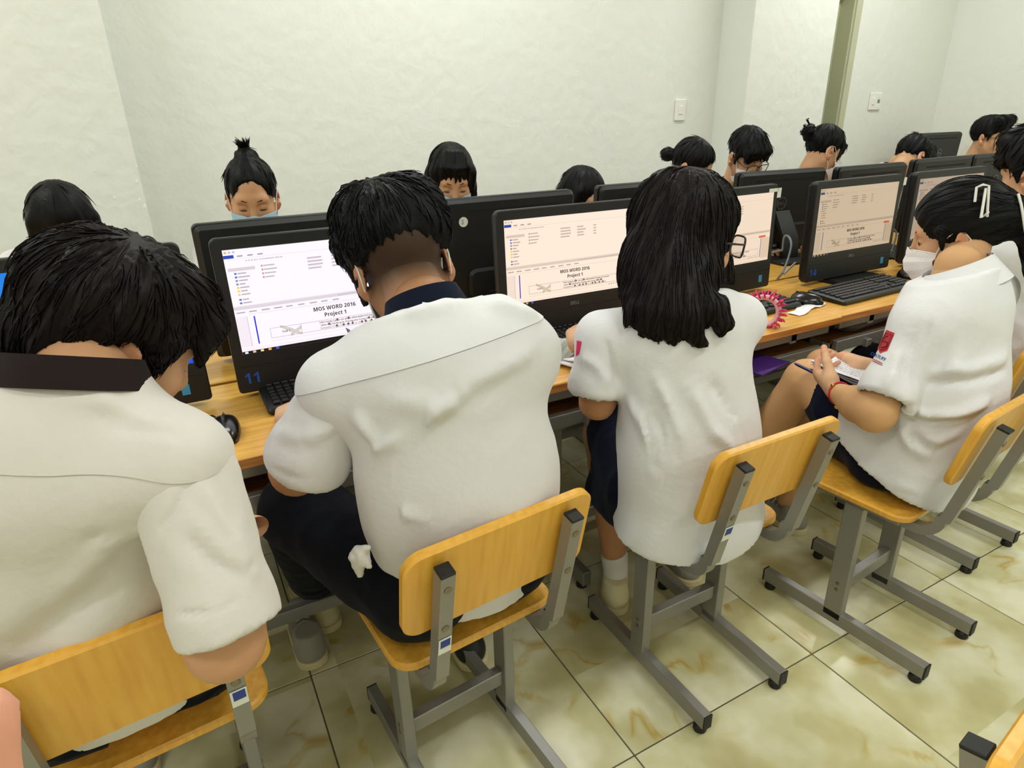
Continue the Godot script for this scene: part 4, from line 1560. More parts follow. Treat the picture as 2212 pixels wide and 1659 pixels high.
func strands(m: SM, ctr: Vector3, crown: Vector3, count: int, length: float, lift: float, sd: int, keep = null, width := 0.0010, down := 0.25, pull = null) -> MB:
	# locks that hug the hair surface, with a little lift at their tips
	var b := MB.new()
	var r := RandomNumberGenerator.new()
	r.seed = sd
	var tri3 := PackedVector2Array([Vector2(1, 0), Vector2(-0.6, 0.8), Vector2(-0.6, -0.8)])
	for made in count:
		var i := r.randi() % m.v.size()
		var p := m.v[i]
		var n := m.n[i]
		if keep != null and not keep.call(p):
			continue
		var dir := (p - crown)
		dir -= n * dir.dot(n)
		if dir.length() < 0.004:
			dir = Vector3(r.randf() - 0.5, 0, r.randf() - 0.5)
		dir = dir.normalized() + Vector3.DOWN * down + Vector3(r.randf() - 0.5, r.randf() - 0.5, r.randf() - 0.5) * 0.3
		if pull != null:
			dir = dir.normalized() * 0.4 + (pull as Vector3)
		dir = (dir - n * dir.dot(n)).normalized()
		var L := length * (0.6 + 0.7 * r.randf())
		var lf := lift * (0.2 + r.randf())
		var path := [p]
		var q := p
		for k in 7:
			q += dir * L / 7.0
			var j := m.nearest(q)
			if j < 0:
				if k < 2:
					break
				path.append(q)
				break
			var nn := m.n[j]
			q -= nn * (q - m.v[j]).dot(nn)
			dir = (dir - nn * dir.dot(nn)).normalized()
			if path.size() > 1 and nn.dot(n) < -0.2:
				break
			path.append(q + nn * (0.0006 + lf * pow((k + 1) / 7.0, 2.0)))
		if path.size() < 4:
			continue
		var ws := []
		for k in path.size():
			var w := float(k) / (path.size() - 1)
			ws.append(width * (0.35 + 1.3 * sin(PI * (0.15 + 0.85 * w))))
		b.sweep(path, tri3, true, n, ws)
	return b

func glasses(t: Node3D, h: Transform3D, m: Material, rw := 0.026, rh := 0.021, square := true):
	var b := MB.new()
	for s in [-1.0, 1.0]:
		var path := []
		for k in 25:
			var a := TAU * k / 24.0
			var e := 0.55 if square else 0.85
			path.append(h * Vector3(s * 0.033 + rw * signf(cos(a)) * pow(absf(cos(a)), e), 0.004 + rh * signf(sin(a)) * pow(absf(sin(a)), e), 0.108 - 0.006 * absf(cos(a)) * (1.0 if signf(cos(a)) == s else 0.0)))
		var rr := []
		rr.resize(25)
		rr.fill(0.0021 if square else 0.0013)
		b.tube(path, rr, 6)
		b.tube([h * Vector3(s * (0.033 + rw), 0.012, 0.103), h * Vector3(s * 0.074, 0.012, 0.085), h * Vector3(s * 0.079, 0.01, 0.0), h * Vector3(s * 0.081, -0.012, -0.028)], [0.002, 0.0024, 0.0022, 0.0022], 6)
	b.tube([h * Vector3(-0.008, 0.012, 0.108), h * Vector3(0, 0.016, 0.111), h * Vector3(0.008, 0.012, 0.108)], [0.0018, 0.0018, 0.0018], 6)
	var g := part(b, "glasses", m, t, "eyeglasses")
	b = MB.new()
	for s in [-1.0, 1.0]:
		var o := MB.rounded(rw * 1.9, rh * 1.9, 0.012 if square else 0.018, 4)
		b.slab(o, 0.0012, 0.0003, h * at(s * 0.033, 0.004, 0.106))
	part(b, "lens", MT.lens, g)

func face_mask(t: Node3D, h: Transform3D, m: Material, ear_loops := true):
	var b := MB.new()
	var NU := 22
	var NV := 16
	var P := func(u: float, w: float, off: float) -> Vector3:
		# u across (-1..1), w from the nose (0) to the chin (1)
		var bulge := lerpf(0.112, 0.127, clampf(w * 2.4, 0.0, 1.0)) if w < 0.42 else lerpf(0.127, 0.092, pow((w - 0.42) / 0.58, 1.6))
		bulge += 0.0016 * sin(w * PI * 8.0) * clampf(sin(w * PI) * 1.5, 0.0, 1.0)
		var z := bulge - 0.068 * pow(absf(u), 1.75) + off
		var x := 0.071 * sin(u * 1.35) / sin(1.35) * (1.0 - 0.06 * w)
		var y0 := -0.009 - 0.018 * u * u - 0.006 * exp(-pow((absf(u) - 0.2) / 0.16, 2.0))
		var y1 := -0.121 + 0.034 * u * u
		return Vector3(x, lerpf(y0, y1, w), z)
	for lay in 2:
		var off := 0.0 if lay == 0 else -0.0022
		for i in NU:
			for j in NV:
				var u0 := float(i) / NU * 2.0 - 1.0
				var u1 := float(i + 1) / NU * 2.0 - 1.0
				var w0 := float(j) / NV
				var w1 := float(j + 1) / NV
				var q := [P.call(u0, w0, off), P.call(u1, w0, off), P.call(u1, w1, off), P.call(u0, w1, off)]
				var nn: Vector3 = (q[2] - q[0]).cross(q[1] - q[3]).normalized()
				if nn.z < 0:
					nn = -nn
				if lay == 1:
					nn = -nn
				b.quad(h * q[0], h * q[1], h * q[2], h * q[3], h.basis * nn)
	# hemmed rim
	var rim := []
	for k in 41:
		var a := k / 40.0 * 4.0
		var u := 0.0
		var w := 0.0
		if a < 1.0:
			u = -1.0 + 2.0 * a
		elif a < 2.0:
			u = 1.0
			w = a - 1.0
		elif a < 3.0:
			u = 1.0 - 2.0 * (a - 2.0)
			w = 1.0
		else:
			u = -1.0
			w = 4.0 - a
		rim.append(h * P.call(u, w, -0.001))
	var rr := []
	rr.resize(41)
	rr.fill(0.0017)
	b.tube(rim, rr, 5)
	var o := part(b, "face_mask", m, t, "face mask")
	if ear_loops:
		b = MB.new()
		for s in [-1.0, 1.0]:
			b.tube([h * P.call(s * 0.99, 0.03, 0.0), h * Vector3(s * 0.0755, 0.008, 0.025), h * Vector3(s * 0.0815, 0.028, 0.0), h * Vector3(s * 0.0815, 0.026, -0.018)], [0.0016, 0.0016, 0.0016, 0.0016], 6)
			b.tube([h * Vector3(s * 0.0815, 0.026, -0.018), h * Vector3(s * 0.080, 0.0, -0.032), h * Vector3(s * 0.078, -0.028, -0.022), h * Vector3(s * 0.0725, -0.055, 0.014), h * P.call(s * 0.99, 0.97, 0.0)], [0.0016, 0.0016, 0.0016, 0.0016, 0.0016], 6)
		part(b, "ear_loop", MT.loop, o)

func face_details(t: Node3D, h: Transform3D, open_eyes := false, brow_w := 1.0):
	for s in [-1.0, 1.0]:
		var b := MB.new()
		b.tube([h * Vector3(s * 0.0145, 0.0295, 0.0880), h * Vector3(s * 0.030, 0.0340, 0.0858), h * Vector3(s * 0.047, 0.0285, 0.0755)], [0.0024 * brow_w, 0.0028 * brow_w, 0.0012], 6)
		part(b, "eyebrow", MT.brow, t)
		b = MB.new()
		var dy := 0.0015 if open_eyes else -0.002
		b.tube([h * Vector3(s * 0.0165, dy - 0.001, 0.0815), h * Vector3(s * 0.024, dy + 0.0015, 0.0843), h * Vector3(s * 0.034, dy + 0.0015, 0.0838), h * Vector3(s * 0.044, dy - 0.0005, 0.0765)], [0.0008, 0.0014, 0.0015, 0.0008], 6)
		part(b, "eyelash", MT.iris, t)
		if open_eyes:
			b = MB.new()
			b.lathe([Vector2(0.0, 0.0), Vector2(0.0052, -0.0004), Vector2(0.0058, -0.002), Vector2(0.0, -0.003)], 12, h * Transform3D(Basis(Vector3.RIGHT, PI / 2), Vector3(s * 0.030, 0.001, 0.0848)))
			part(b, "eye", MT.iris, t)

func hair_cap(lo: Vector3, hi: Vector3, cell := 0.005) -> Fld:
	return Fld.new(lo, hi, cell)

func place(m: SM, h: Transform3D) -> SM:
	var o := SM.new()
	o.add(m, h)
	return o

func face_ear(face: Vector3, right_ear: Vector3) -> Basis:
	# head axes from where the face looks and where the right ear points
	var z := face.normalized()
	var x := -(right_ear - z * right_ear.dot(z)).normalized()
	return Basis(x, z.cross(x), z)

func hair_style(kind: String) -> SM:
	if shared.has("hair_" + kind):
		return shared["hair_" + kind]
	var cell := 0.0055
	var f := Fld.new(Vector3(-0.15, -0.33 if kind in ["long", "parted", "bangs"] else -0.15, -0.19), Vector3(0.15, 0.225 if kind == "topbun" else 0.17, 0.15), cell)
	var sd := kind.length() + kind.unicode_at(0)
	match kind:
		"short", "swept", "tousled", "bowl":
			var big := 0.006 if kind == "tousled" else 0.0
			f.ell(Vector3(0, 0.053, -0.013), Vector3(0.087 + big, 0.094 + big, 0.107 + big), 0.02)
			if kind == "swept":
				f.cap(Vector3(-0.05, 0.115, 0.055), Vector3(0.05, 0.12, 0.06), 0.035, 0.033, 0.04)
			if kind == "tousled":
				f.cap(Vector3(-0.03, 0.12, 0.04), Vector3(0.04, 0.115, 0.06), 0.035, 0.03, 0.03)
			f.plane(Vector3(0, 0.0, -0.012), Vector3(0, -0.855, 0.518), 0.012)
			for s in [-1.0, 1.0]:
				f.cap(Vector3(s * 0.076, 0.03, 0.022), Vector3(s * 0.074, -0.01, 0.018), 0.012, 0.005, 0.012)
				f.ell(Vector3(s * 0.088, -0.012, -0.016), Vector3(0.02, 0.042, 0.026), 0.008, Basis(), true)
			if kind == "bowl":
				f.cap(Vector3(-0.05, 0.07, 0.066), Vector3(0.05, 0.07, 0.066), 0.026, 0.026, 0.02)
				f.cap(Vector3(-0.055, 0.035, 0.072), Vector3(0.055, 0.035, 0.072), 0.014, 0.014, 0.02)
			if kind == "tousled":
				f.cap(Vector3(-0.045, 0.07, 0.07), Vector3(0.045, 0.06, 0.074), 0.024, 0.02, 0.02)
		"topbun", "lowbun", "clipbun":
			f.ell(Vector3(0, 0.047, -0.020), Vector3(0.0815, 0.0925 if kind != "topbun" else 0.0885, 0.1005), 0.02)
			f.ell(Vector3(0, 0.010 if kind == "topbun" else 0.0, 0.098), Vector3(0.066, 0.090, 0.060), 0.01, Basis(), true)
			f.plane(Vector3(0, -0.02, -0.01), Vector3(0, -0.93, 0.36), 0.01)
			for s in [-1.0, 1.0]:
				f.ell(Vector3(s * 0.088, -0.014, -0.010), Vector3(0.02, 0.036, 0.026), 0.006, Basis(), true)
			if kind == "topbun":
				f.ell(Vector3(0.0, 0.131, -0.05), Vector3(0.036, 0.022, 0.034), 0.012)
				f.cap(Vector3(0.0, 0.145, -0.05), Vector3(0.012, 0.172, -0.05), 0.014, 0.004, 0.01)
				f.cap(Vector3(0.0, 0.145, -0.05), Vector3(-0.022, 0.166, -0.045), 0.012, 0.003, 0.01)
			elif kind == "lowbun":
				f.ell(Vector3(0.0, -0.01, -0.128), Vector3(0.036, 0.034, 0.034), 0.01)
			else:
				f.ell(Vector3(0.0, 0.055, -0.138), Vector3(0.038, 0.03, 0.032), 0.012)
				f.ell(Vector3(0.01, 0.085, -0.130), Vector3(0.022, 0.016, 0.02), 0.008)
				f.ell(Vector3(-0.005, 0.025, -0.128), Vector3(0.024, 0.018, 0.02), 0.008)
				f.cap(Vector3(-0.05, 0.06, 0.066), Vector3(-0.066, -0.03, 0.05), 0.014, 0.006, 0.012)
				f.cap(Vector3(0.045, 0.07, 0.068), Vector3(0.066, -0.01, 0.06), 0.014, 0.006, 0.012)
		"long", "parted", "bangs":
			f.ell(Vector3(0, 0.048, -0.016), Vector3(0.0865, 0.0955, 0.105), 0.02)
			f.ell(Vector3(0, -0.024, 0.098), Vector3(0.066, 0.106, 0.066), 0.01, Basis(), true)
			f.plane(Vector3(0, -0.03, -0.01), Vector3(0, -0.99, 0.1), 0.01)
			for s in [-1.0, 1.0]:
				f.cap(Vector3(s * 0.070, 0.05, 0.028), Vector3(s * 0.078, -0.09, 0.02), 0.022, 0.026, 0.03)
				f.cap(Vector3(s * 0.078, -0.09, 0.02), Vector3(s * 0.088, -0.29, 0.03), 0.026, 0.016, 0.02)
				f.cap(Vector3(s * 0.05, 0.0, -0.06), Vector3(s * 0.06, -0.22, -0.07), 0.045, 0.035, 0.03)
			f.cap(Vector3(0, 0.0, -0.08), Vector3(0, -0.24, -0.085), 0.045, 0.035, 0.03)
			if kind == "parted":
				f.cap(Vector3(0.01, 0.142, 0.06), Vector3(0.0, 0.148, -0.05), 0.004, 0.004, 0.006, Vector3.ZERO, 1.0, false, true)
			if kind == "bangs":
				for k in 7:
					var x := (k - 3) * 0.0165
					f.cap(Vector3(x * 0.5, 0.126, 0.035), Vector3(x * 0.95, 0.088, 0.083 - absf(x) * 0.3), 0.014, 0.012, 0.01)
					f.cap(Vector3(x * 0.95, 0.088, 0.083 - absf(x) * 0.3), Vector3(x * 1.05, 0.036 + absf(x) * 0.1 + 0.004 * (k % 2), 0.093 - absf(x) * 0.45), 0.012, 0.004, 0.006)
	var m := f.nets()
	hair_relief(m, Vector3(0, 0.125, -0.04), Vector3.UP, 0.0055 if kind in ["tousled", "swept", "bowl"] else 0.0035, 3.2, sd)
	shared["hair_" + kind] = m
	return m

# ---------------------------------------------------------------- plain seated figure for the people behind the computers (faces +z, origin on the floor below the hip)
func seated_meshes():
	if shared.has("seated"):
		return
	var f := Fld.new(Vector3(-0.34, -0.01, -0.2), Vector3(0.34, 1.12, 0.62), 0.0125)
	f.cap(Vector3(0, 0.54, 0), Vector3(0, 0.72, 0.02), 0.13, 0.12, 0.04, Vector3.BACK, 1.4)
	f.cap(Vector3(0, 0.72, 0.02), Vector3(0, 0.90, 0.06), 0.12, 0.13, 0.04, Vector3.BACK, 1.5)
	f.cap(Vector3(-0.13, 0.94, 0.075), Vector3(0.13, 0.94, 0.075), 0.05, 0.05, 0.04)
	f.cap(Vector3(0, 0.93, 0.07), Vector3(0, 1.06, 0.125), 0.055, 0.05, 0.03)
	for s in [-1.0, 1.0]:
		f.cap(Vector3(s * 0.165, 0.935, 0.075), Vector3(s * 0.215, 0.70, 0.16), 0.046, 0.040, 0.03)
		f.cap(Vector3(s * 0.215, 0.70, 0.16), Vector3(s * 0.13, 0.765, 0.385), 0.040, 0.027, 0.02)
		f.cap(Vector3(s * 0.09, 0.535, 0.0), Vector3(s * 0.13, 0.50, 0.40), 0.075, 0.055, 0.03)
		f.cap(Vector3(s * 0.13, 0.50, 0.40), Vector3(s * 0.13, 0.09, 0.34), 0.052, 0.035, 0.02)
	var body := f.nets()
	body.tint(SKIN_A)
	for s in [-1.0, 1.0]:
		var hs := hand_shape(0.45, 0.4)
		body.add(hs, limb_frame(Vector3(s * 0.13, 0.768, 0.40), Vector3(-s * 0.25, -0.05, 1.0), Vector3(0, -1, 0.1), s > 0))
	shared.seated = body
	# the same figure with its hands in its lap
	f = Fld.new(Vector3(-0.34, -0.01, -0.2), Vector3(0.34, 1.12, 0.62), 0.0125)
	f.cap(Vector3(0, 0.54, 0), Vector3(0, 0.72, 0.02), 0.13, 0.12, 0.04, Vector3.BACK, 1.4)
	f.cap(Vector3(0, 0.72, 0.02), Vector3(0, 0.90, 0.06), 0.12, 0.13, 0.04, Vector3.BACK, 1.5)
	f.cap(Vector3(-0.13, 0.94, 0.075), Vector3(0.13, 0.94, 0.075), 0.05, 0.05, 0.04)
	f.cap(Vector3(0, 0.93, 0.07), Vector3(0, 1.06, 0.125), 0.055, 0.05, 0.03)
	for s in [-1.0, 1.0]:
		f.cap(Vector3(s * 0.165, 0.935, 0.075), Vector3(s * 0.215, 0.70, 0.12), 0.046, 0.040, 0.03)
		f.cap(Vector3(s * 0.215, 0.70, 0.12), Vector3(s * 0.11, 0.625, 0.27), 0.040, 0.027, 0.02)
		f.cap(Vector3(s * 0.09, 0.535, 0.0), Vector3(s * 0.13, 0.50, 0.40), 0.075, 0.055, 0.03)
		f.cap(Vector3(s * 0.13, 0.50, 0.40), Vector3(s * 0.13, 0.09, 0.34), 0.052, 0.035, 0.02)
	body = f.nets()
	body.tint(SKIN_A)
	for s in [-1.0, 1.0]:
		body.add(hand_shape(0.45, 0.4), limb_frame(Vector3(s * 0.11, 0.63, 0.28), Vector3(-s * 0.5, -0.1, 1.0), Vector3(0, -1, 0.1), s > 0))
	shared.seated_lap = body
	f = Fld.new(Vector3(-0.34, 0.42, -0.22), Vector3(0.34, 1.08, 0.34), 0.010)
	f.cap(Vector3(0, 0.53, -0.005), Vector3(0, 0.72, 0.015), 0.168, 0.152, 0.05, Vector3.BACK, 1.4)
	f.cap(Vector3(0, 0.72, 0.015), Vector3(0, 0.90, 0.055), 0.152, 0.158, 0.05, Vector3.BACK, 1.5)
	f.cap(Vector3(-0.135, 0.945, 0.075), Vector3(0.135, 0.945, 0.075), 0.062, 0.062, 0.05)
	f.cap(Vector3(0, 0.97, 0.085), Vector3(0, 1.015, 0.105), 0.072, 0.062, 0.03)
	f.plane(Vector3(0, 1.015, 0.11), Vector3(0, 0.9, 0.42))
	for s in [-1.0, 1.0]:
		f.cap(Vector3(s * 0.16, 0.935, 0.075), Vector3(s * 0.212, 0.745, 0.148), 0.063, 0.066, 0.03, Vector3.ZERO, 1.0, true)
	f.plane(Vector3(0, 0.47, 0), Vector3.DOWN)
	var sh := f.nets()
	sh.wrinkle(5, 7.0, 0.007)
	shared.seated_shirt = sh.mesh()
	f = Fld.new(Vector3(-0.28, 0.05, -0.2), Vector3(0.28, 0.68, 0.56), 0.0125)
	f.cap(Vector3(-0.06, 0.545, -0.005), Vector3(0.06, 0.545, -0.005), 0.11, 0.11, 0.04)
	for s in [-1.0, 1.0]:
		f.cap(Vector3(s * 0.09, 0.54, 0.0), Vector3(s * 0.13, 0.505, 0.40), 0.09, 0.07, 0.03)
		f.cap(Vector3(s * 0.13, 0.505, 0.40), Vector3(s * 0.13, 0.09, 0.34), 0.07, 0.055, 0.02, Vector3.ZERO, 1.0, true)
	shared.seated_trousers = f.nets().mesh()
	f = Fld.new(Vector3(-0.06, -0.005, -0.1), Vector3(0.06, 0.12, 0.2), 0.007)
	f.cap(Vector3(0, 0.035, -0.05), Vector3(0, 0.03, 0.13), 0.036, 0.036, 0.02)
	f.cap(Vector3(0, 0.04, -0.035), Vector3(0, 0.085, -0.03), 0.038, 0.036, 0.02)
	f.plane(Vector3(0, 0.0, 0), Vector3.DOWN)
	f.plane(Vector3(0, 0.088, 0), Vector3.UP)
	shared.shoe = f.nets().mesh()

func collar_band(t: Node3D, path_ctr: Vector3, axis: Vector3, front: Vector3, rx: float, rz: float, hgt: float, m: Material, lean := 0.35, drop := 0.02):
	# a folded collar: a band round the neck, open in front
	var up := axis.normalized()
	var fz := (front - up * front.dot(up)).normalized()
	var fx := up.cross(fz)
	var b := MB.new()
	var N := 40
	for lay in 2:
		for i in N:
			var q := []
			var nn := []
			for k in [[0, 0], [1, 0], [1, 1], [0, 1]]:
				var a: float = deg_to_rad(22.0 + 316.0 * (i + k[0]) / N)
				var dirn := fx * sin(a) + fz * cos(a)
				var w: float = k[1]
				var r := Vector2(rx, rz)
				var flare: float = lean * hgt * (1.0 - w) + (0.004 if lay == 0 else 0.0)
				var p := path_ctr + fx * sin(a) * (r.x + flare) + fz * cos(a) * (r.y + flare) + up * (hgt * (w - 0.5) - drop * (0.5 + 0.5 * cos(a)) * (1.0 - w * 0.3))
				q.append(p)
				nn.append((dirn + up * lean).normalized() * (1.0 if lay == 0 else -1.0))
			b.quad4(q[0], q[1], q[2], q[3], nn[0], nn[1], nn[2], nn[3])
	part(b, "collar", m, t)

func seated(label: String, head_at: Vector3, face: Vector3, up: Vector3, style: String, opts := {}):
	seated_meshes()
	var back := opts.has("away")
	var floor_at := Vector3(head_at.x - face.x * (0.16 if back else 0.06), 0.0, head_at.z + (0.10 if back else -0.17))
	floor_at.x += opts.get("dx", 0.0)
	var t := thing("person", label, "person", floor_at, PI if back else 0.0, "")
	if not back:
		chair("far row school chair, seat of the " + opts.seat, Vector3(floor_at.x, 0, floor_at.z + 0.02), 180.0, false, "chairs of the back row")
	var inv := t.transform.affine_inverse()
	var q := Basis(Vector3.UP, -t.rotation.y)
	var h := Transform3D(q * facing(face, up), inv * head_at)
	var s: float = opts.get("size", 1.0)
	h.basis = h.basis.scaled_local(Vector3(s, s, s))
	var body := SM.new()
	body.add(shared.seated_lap if opts.has("lap") else shared.seated)
	body.add(head_shape(), h)
	# neck joining the leaning head to the shoulders
	var nk := Fld.new(Vector3(-0.2, 0.9, -0.1), Vector3(0.2, 1.2, 0.35), 0.009)
	var nb: Vector3 = h * Vector3(0, -0.03, -0.03)
	nk.cap(Vector3(0, 0.97, 0.085), nb, 0.057, 0.05, 0.02)
	var nm := nk.nets()
	nm.tint(SKIN_A)
	body.add(nm)
	part(body.mesh(), "body", MT.skin, t)
	part(shared.seated_shirt, "shirt", MT.shirt, t)
	part(shared.seated_trousers, "trousers", MT.trousers, t)
	for sx in [-1, 1]:
		var o := part(shared.shoe, "shoe", MT.shoe_grey, t)
		o.position = Vector3(sx * 0.13, 0.0, 0.35)
	collar_band(t, Vector3(0, 1.015, 0.10), Vector3(0, 0.9, 0.3), Vector3(0, -0.2, 1), 0.066, 0.064, 0.045, opts.get("collar", MT.collar_navy))
	var hm := place(hair_style(style), h)
	var hp := part(hm.mesh(), "hair", MT.hair, t)
	var keep = null
	part(strands(hm, h * Vector3(0, 0.03, -0.01), h * Vector3(0, 0.13, -0.04), opts.get("locks", 90), opts.get("lock_len", 0.05), opts.get("lift", 0.008), label.length(), keep, 0.0012), "hair_locks", MT.hair, hp)
	if style == "topbun":
		var b := MB.new()
		var r := RandomNumberGenerator.new()
		r.seed = 4
		for k in 26:
			var d := Vector3(r.randf() * 1.6 - 0.9, 1.0, r.randf() * 1.2 - 0.6).normalized()
			var p0 := Vector3(0, 0.145, -0.05)
			b.tube([h * p0, h * (p0 + d * 0.025), h * (p0 + d * (0.03 + 0.022 * r.randf()) + Vector3(-0.006, 0, 0))], [0.004, 0.003, 0.0004], 4)
		part(b, "bun_tips", MT.hair, hp)
	if style == "clipbun":
		var b := MB.new()
		for k in 3:
			b.tube([h * Vector3(0.036, 0.03 + k * 0.03, -0.12), h * Vector3(0.02, 0.05 + k * 0.03, -0.165), h * Vector3(-0.01, 0.05 + k * 0.03, -0.172)], [0.004, 0.006, 0.003], 6)
		part(b, "claw_clip", MT.gloss_black, hp)
	face_details(t, h, opts.get("open", false))
	if opts.has("mask"):
		face_mask(t, h, opts.mask)
	if opts.has("glasses"):
		glasses(t, h, opts.glasses, 0.027, 0.021, opts.get("square", true))
	return t

func back_row():
	seated("person with black parted hair, only crown and forehead showing above the brown collared boy", Vector3(-0.273, 1.069, -2.380), Vector3(0.12, -0.48, 0.87), Vector3.UP, "parted", {"seat": "person with parted hair behind the blue screen"})
	seated("girl with a spiky top bun and light blue mask, looking down", Vector3(0.277, 1.121, -2.380), Vector3(-0.16, -0.34, 0.93), Vector3(0.02, 1, 0), "topbun", {"mask": MT.mask_blue, "seat": "girl with a top bun"})
	seated("girl with long black hair, a fringe and a light blue mask", Vector3(1.010, 1.132, -2.380), Vector3(-0.22, -0.36, 0.9), Vector3(0.03, 1, 0), "bangs", {"mask": MT.mask_blue, "locks": 160, "lock_len": 0.08, "lift": 0.003, "seat": "girl with a fringe"})
	seated("girl with smooth parted hair, forehead showing between two computer backs", Vector3(1.624, 1.017, -2.380), Vector3(0.28, -0.32, 0.9), Vector3(0.05, 1, 0), "parted", {"seat": "girl with smooth parted hair"})
	seated("girl with a low bun, bowing, seen past the long haired girl's head", Vector3(2.240, 1.116, -2.380), Vector3(0.42, -0.55, 0.65), Vector3.UP, "lowbun", {"seat": "girl with a low bun"})
	seated("boy with thick black glasses, white mask and bowl cut", Vector3(2.603, 1.152, -2.380), Vector3(-0.10, -0.5, 0.85), Vector3(-0.05, 1, 0), "bowl", {"mask": MT.mask_white, "glasses": MT.frame_black, "locks": 140, "seat": "boy in thick black glasses"})
	seated("girl in profile with hair clipped up in a bun and a white mask", Vector3(3.187, 1.152, -2.380), Vector3(0.75, -0.36, 0.35), Vector3(0.1, 1, 0), "clipbun", {"mask": MT.mask_white, "locks": 140, "lift": 0.010, "seat": "girl with a clipped bun"})
	seated("boy with short black hair bowing his head, mask strap on his ear", Vector3(4.042, 1.074, -2.420), Vector3(0.6, -0.75, 0.25), Vector3(0.2, 1, -0.2), "tousled", {"mask": MT.mask_white, "locks": 140, "lift": 0.012, "seat": "boy bowing his head"})
	seated("smiling boy in thin glasses at the far end of the back row", Vector3(4.859, 1.166, -2.420), Vector3(0.12, -0.12, 0.98), Vector3(0.03, 1, 0), "swept", {"glasses": MT.frame_gold, "square": false, "open": true, "locks": 120, "seat": "smiling boy in thin glasses"})

# ---------------------------------------------------------------- helpers for the near row
func stick(m: SM, p: Vector3, out: float) -> Vector3:
	# the point of a surface nearest to p, lifted off it a little
	var best := 1e9
	var k := 0
	for i in m.v.size():
		var q := m.v[i].distance_squared_to(p)
		if q < best:
			best = q
			k = i
	var n := m.n[k]
	return p - n * (p - m.v[k]).dot(n) + n * out

func drop(m: SM, p: Vector3, out: float) -> Vector3:
	# where a stitched mark lies on the cloth: the first surface met from p inwards
	var dir := (p - Vector3(0, 1.34, 0)).normalized()
	var best := 1e9
	var k := -1
	for i in m.v.size():
		var q := m.v[i] - p
		var t := q.dot(dir)
		if (q - dir * t).length_squared() < 0.00004 and t < best and m.n[i].dot(dir) < 0.0:
			best = t
			k = i
	if k < 0:
		return stick(m, p, out)
	var n := m.n[k]
	var den := dir.dot(n)
	var t2 := (m.v[k] - p).dot(n) / (den if absf(den) > 0.15 else -0.15)
	return p + dir * t2 + n * out

func patch(m: SM, outline: Array, lift: float) -> MB:
	# a thin sewn-on badge that follows the cloth
	var b := MB.new()
	var c := Vector3.ZERO
	for p in outline:
		c += p / outline.size()
	var rings := []
	for w in [0.0, 0.33, 0.66, 1.0]:
		var ring := []
		for i in outline.size():
			for s in 4:
				var e: Vector3 = (outline[i] as Vector3).lerp(outline[(i + 1) % outline.size()], s / 4.0)
				ring.append(drop(m, c.lerp(e, w), lift if w < 0.99 else lift * 0.3))
		rings.append(ring)
	var n := (rings[0].size()) as int
	for w in 3:
		for i in n:
			var j := (i + 1) % n
			var nn: Vector3 = (rings[3][i] - rings[0][i]).cross(rings[3][j] - rings[0][i]).normalized()
			if nn.length() < 0.5:
				nn = Vector3.UP
			var q: Array = [rings[w][i], rings[w][j], rings[w + 1][j], rings[w + 1][i]]
			var toc := (Vector3(0, 1.34, 0) - c).normalized()
			if nn.dot(toc) < 0.0:
				nn = -nn
			b.quad(q[0], q[1], q[2], q[3], nn)
	return b

func swoop(pts: Array, w: float, h: float) -> Array:
	# a crease that follows several points
	var o := []
	for i in pts.size() - 1:
		var a: Vector3 = pts[i]
		var b: Vector3 = pts[i + 1]
		var e := (b - a) * 0.12
		o.append([a - e, b + e, w, h])
	return o

func pen(label: String, tip: Vector3, tail: Vector3):
	var t := thing("pen", label, "pen", tail)
	var a := tip - tail
	var b := MB.new()
	b.tube([Vector3.ZERO, a * 0.08, a * 0.82, a * 0.9], [0.0035, 0.0045, 0.0045, 0.0038], 8)
	part(b, "barrel", MT.pen_blue, t)
	b = MB.new()
	b.tube([a * 0.9, a * 0.97, a], [0.0036, 0.0016, 0.0004], 8)
	part(b, "tip", MT.pen_blue, t)
	b = MB.new()
	b.tube([a * 0.02 + Vector3(0, 0.005, 0), a * 0.3 + Vector3(0, 0.0065, 0)], [0.0012, 0.0012], 5)
	part(b, "clip", MT.pen_blue, t)

func shoe_at(t: Node3D, at_p: Vector3, turn: float, m: Material):
	seated_meshes()
	var o := part(shared.shoe, "shoe", m, t)
	o.transform = Transform3D(Basis(Vector3.UP, turn), at_p)
	if not shared.has("shoe_sole"):
		var b := MB.new()
		b.slab(MB.rounded(0.083, 0.264, 0.04, 7), 0.022, 0.003, Transform3D(Basis(Vector3.RIGHT, -PI / 2), Vector3(0, 0.012, 0.04)))
		shared.shoe_sole = b.mesh()
		b = MB.new()
		for k in 4:
			b.tube([Vector3(-0.018, 0.068 - k * 0.004, 0.02 + k * 0.022), Vector3(0, 0.074 - k * 0.004, 0.024 + k * 0.022), Vector3(0.018, 0.068 - k * 0.004, 0.02 + k * 0.022)], [0.003, 0.003, 0.003], 5)
		shared.shoe_lace = b.mesh()
	var s := part(shared.shoe_sole, "sole", MT.shoe_sole, o)
	s = part(shared.shoe_lace, "laces", MT.loop, o)

func neck_skin(body: SM, h: Transform3D, base: Vector3, r0 := 0.058, r1 := 0.052, tone := SKIN_A, nape := Color(-1, 0, 0)):
	var a: Vector3 = h * Vector3(0, -0.02, -0.03)
	var f := Fld.new(base.min(a) - Vector3.ONE * 0.08, base.max(a) + Vector3.ONE * 0.08, 0.006)
	f.cap(base, a, r0, r1, 0.02)
	var m := f.nets()
	m.tint(tone)
	body.add(m)

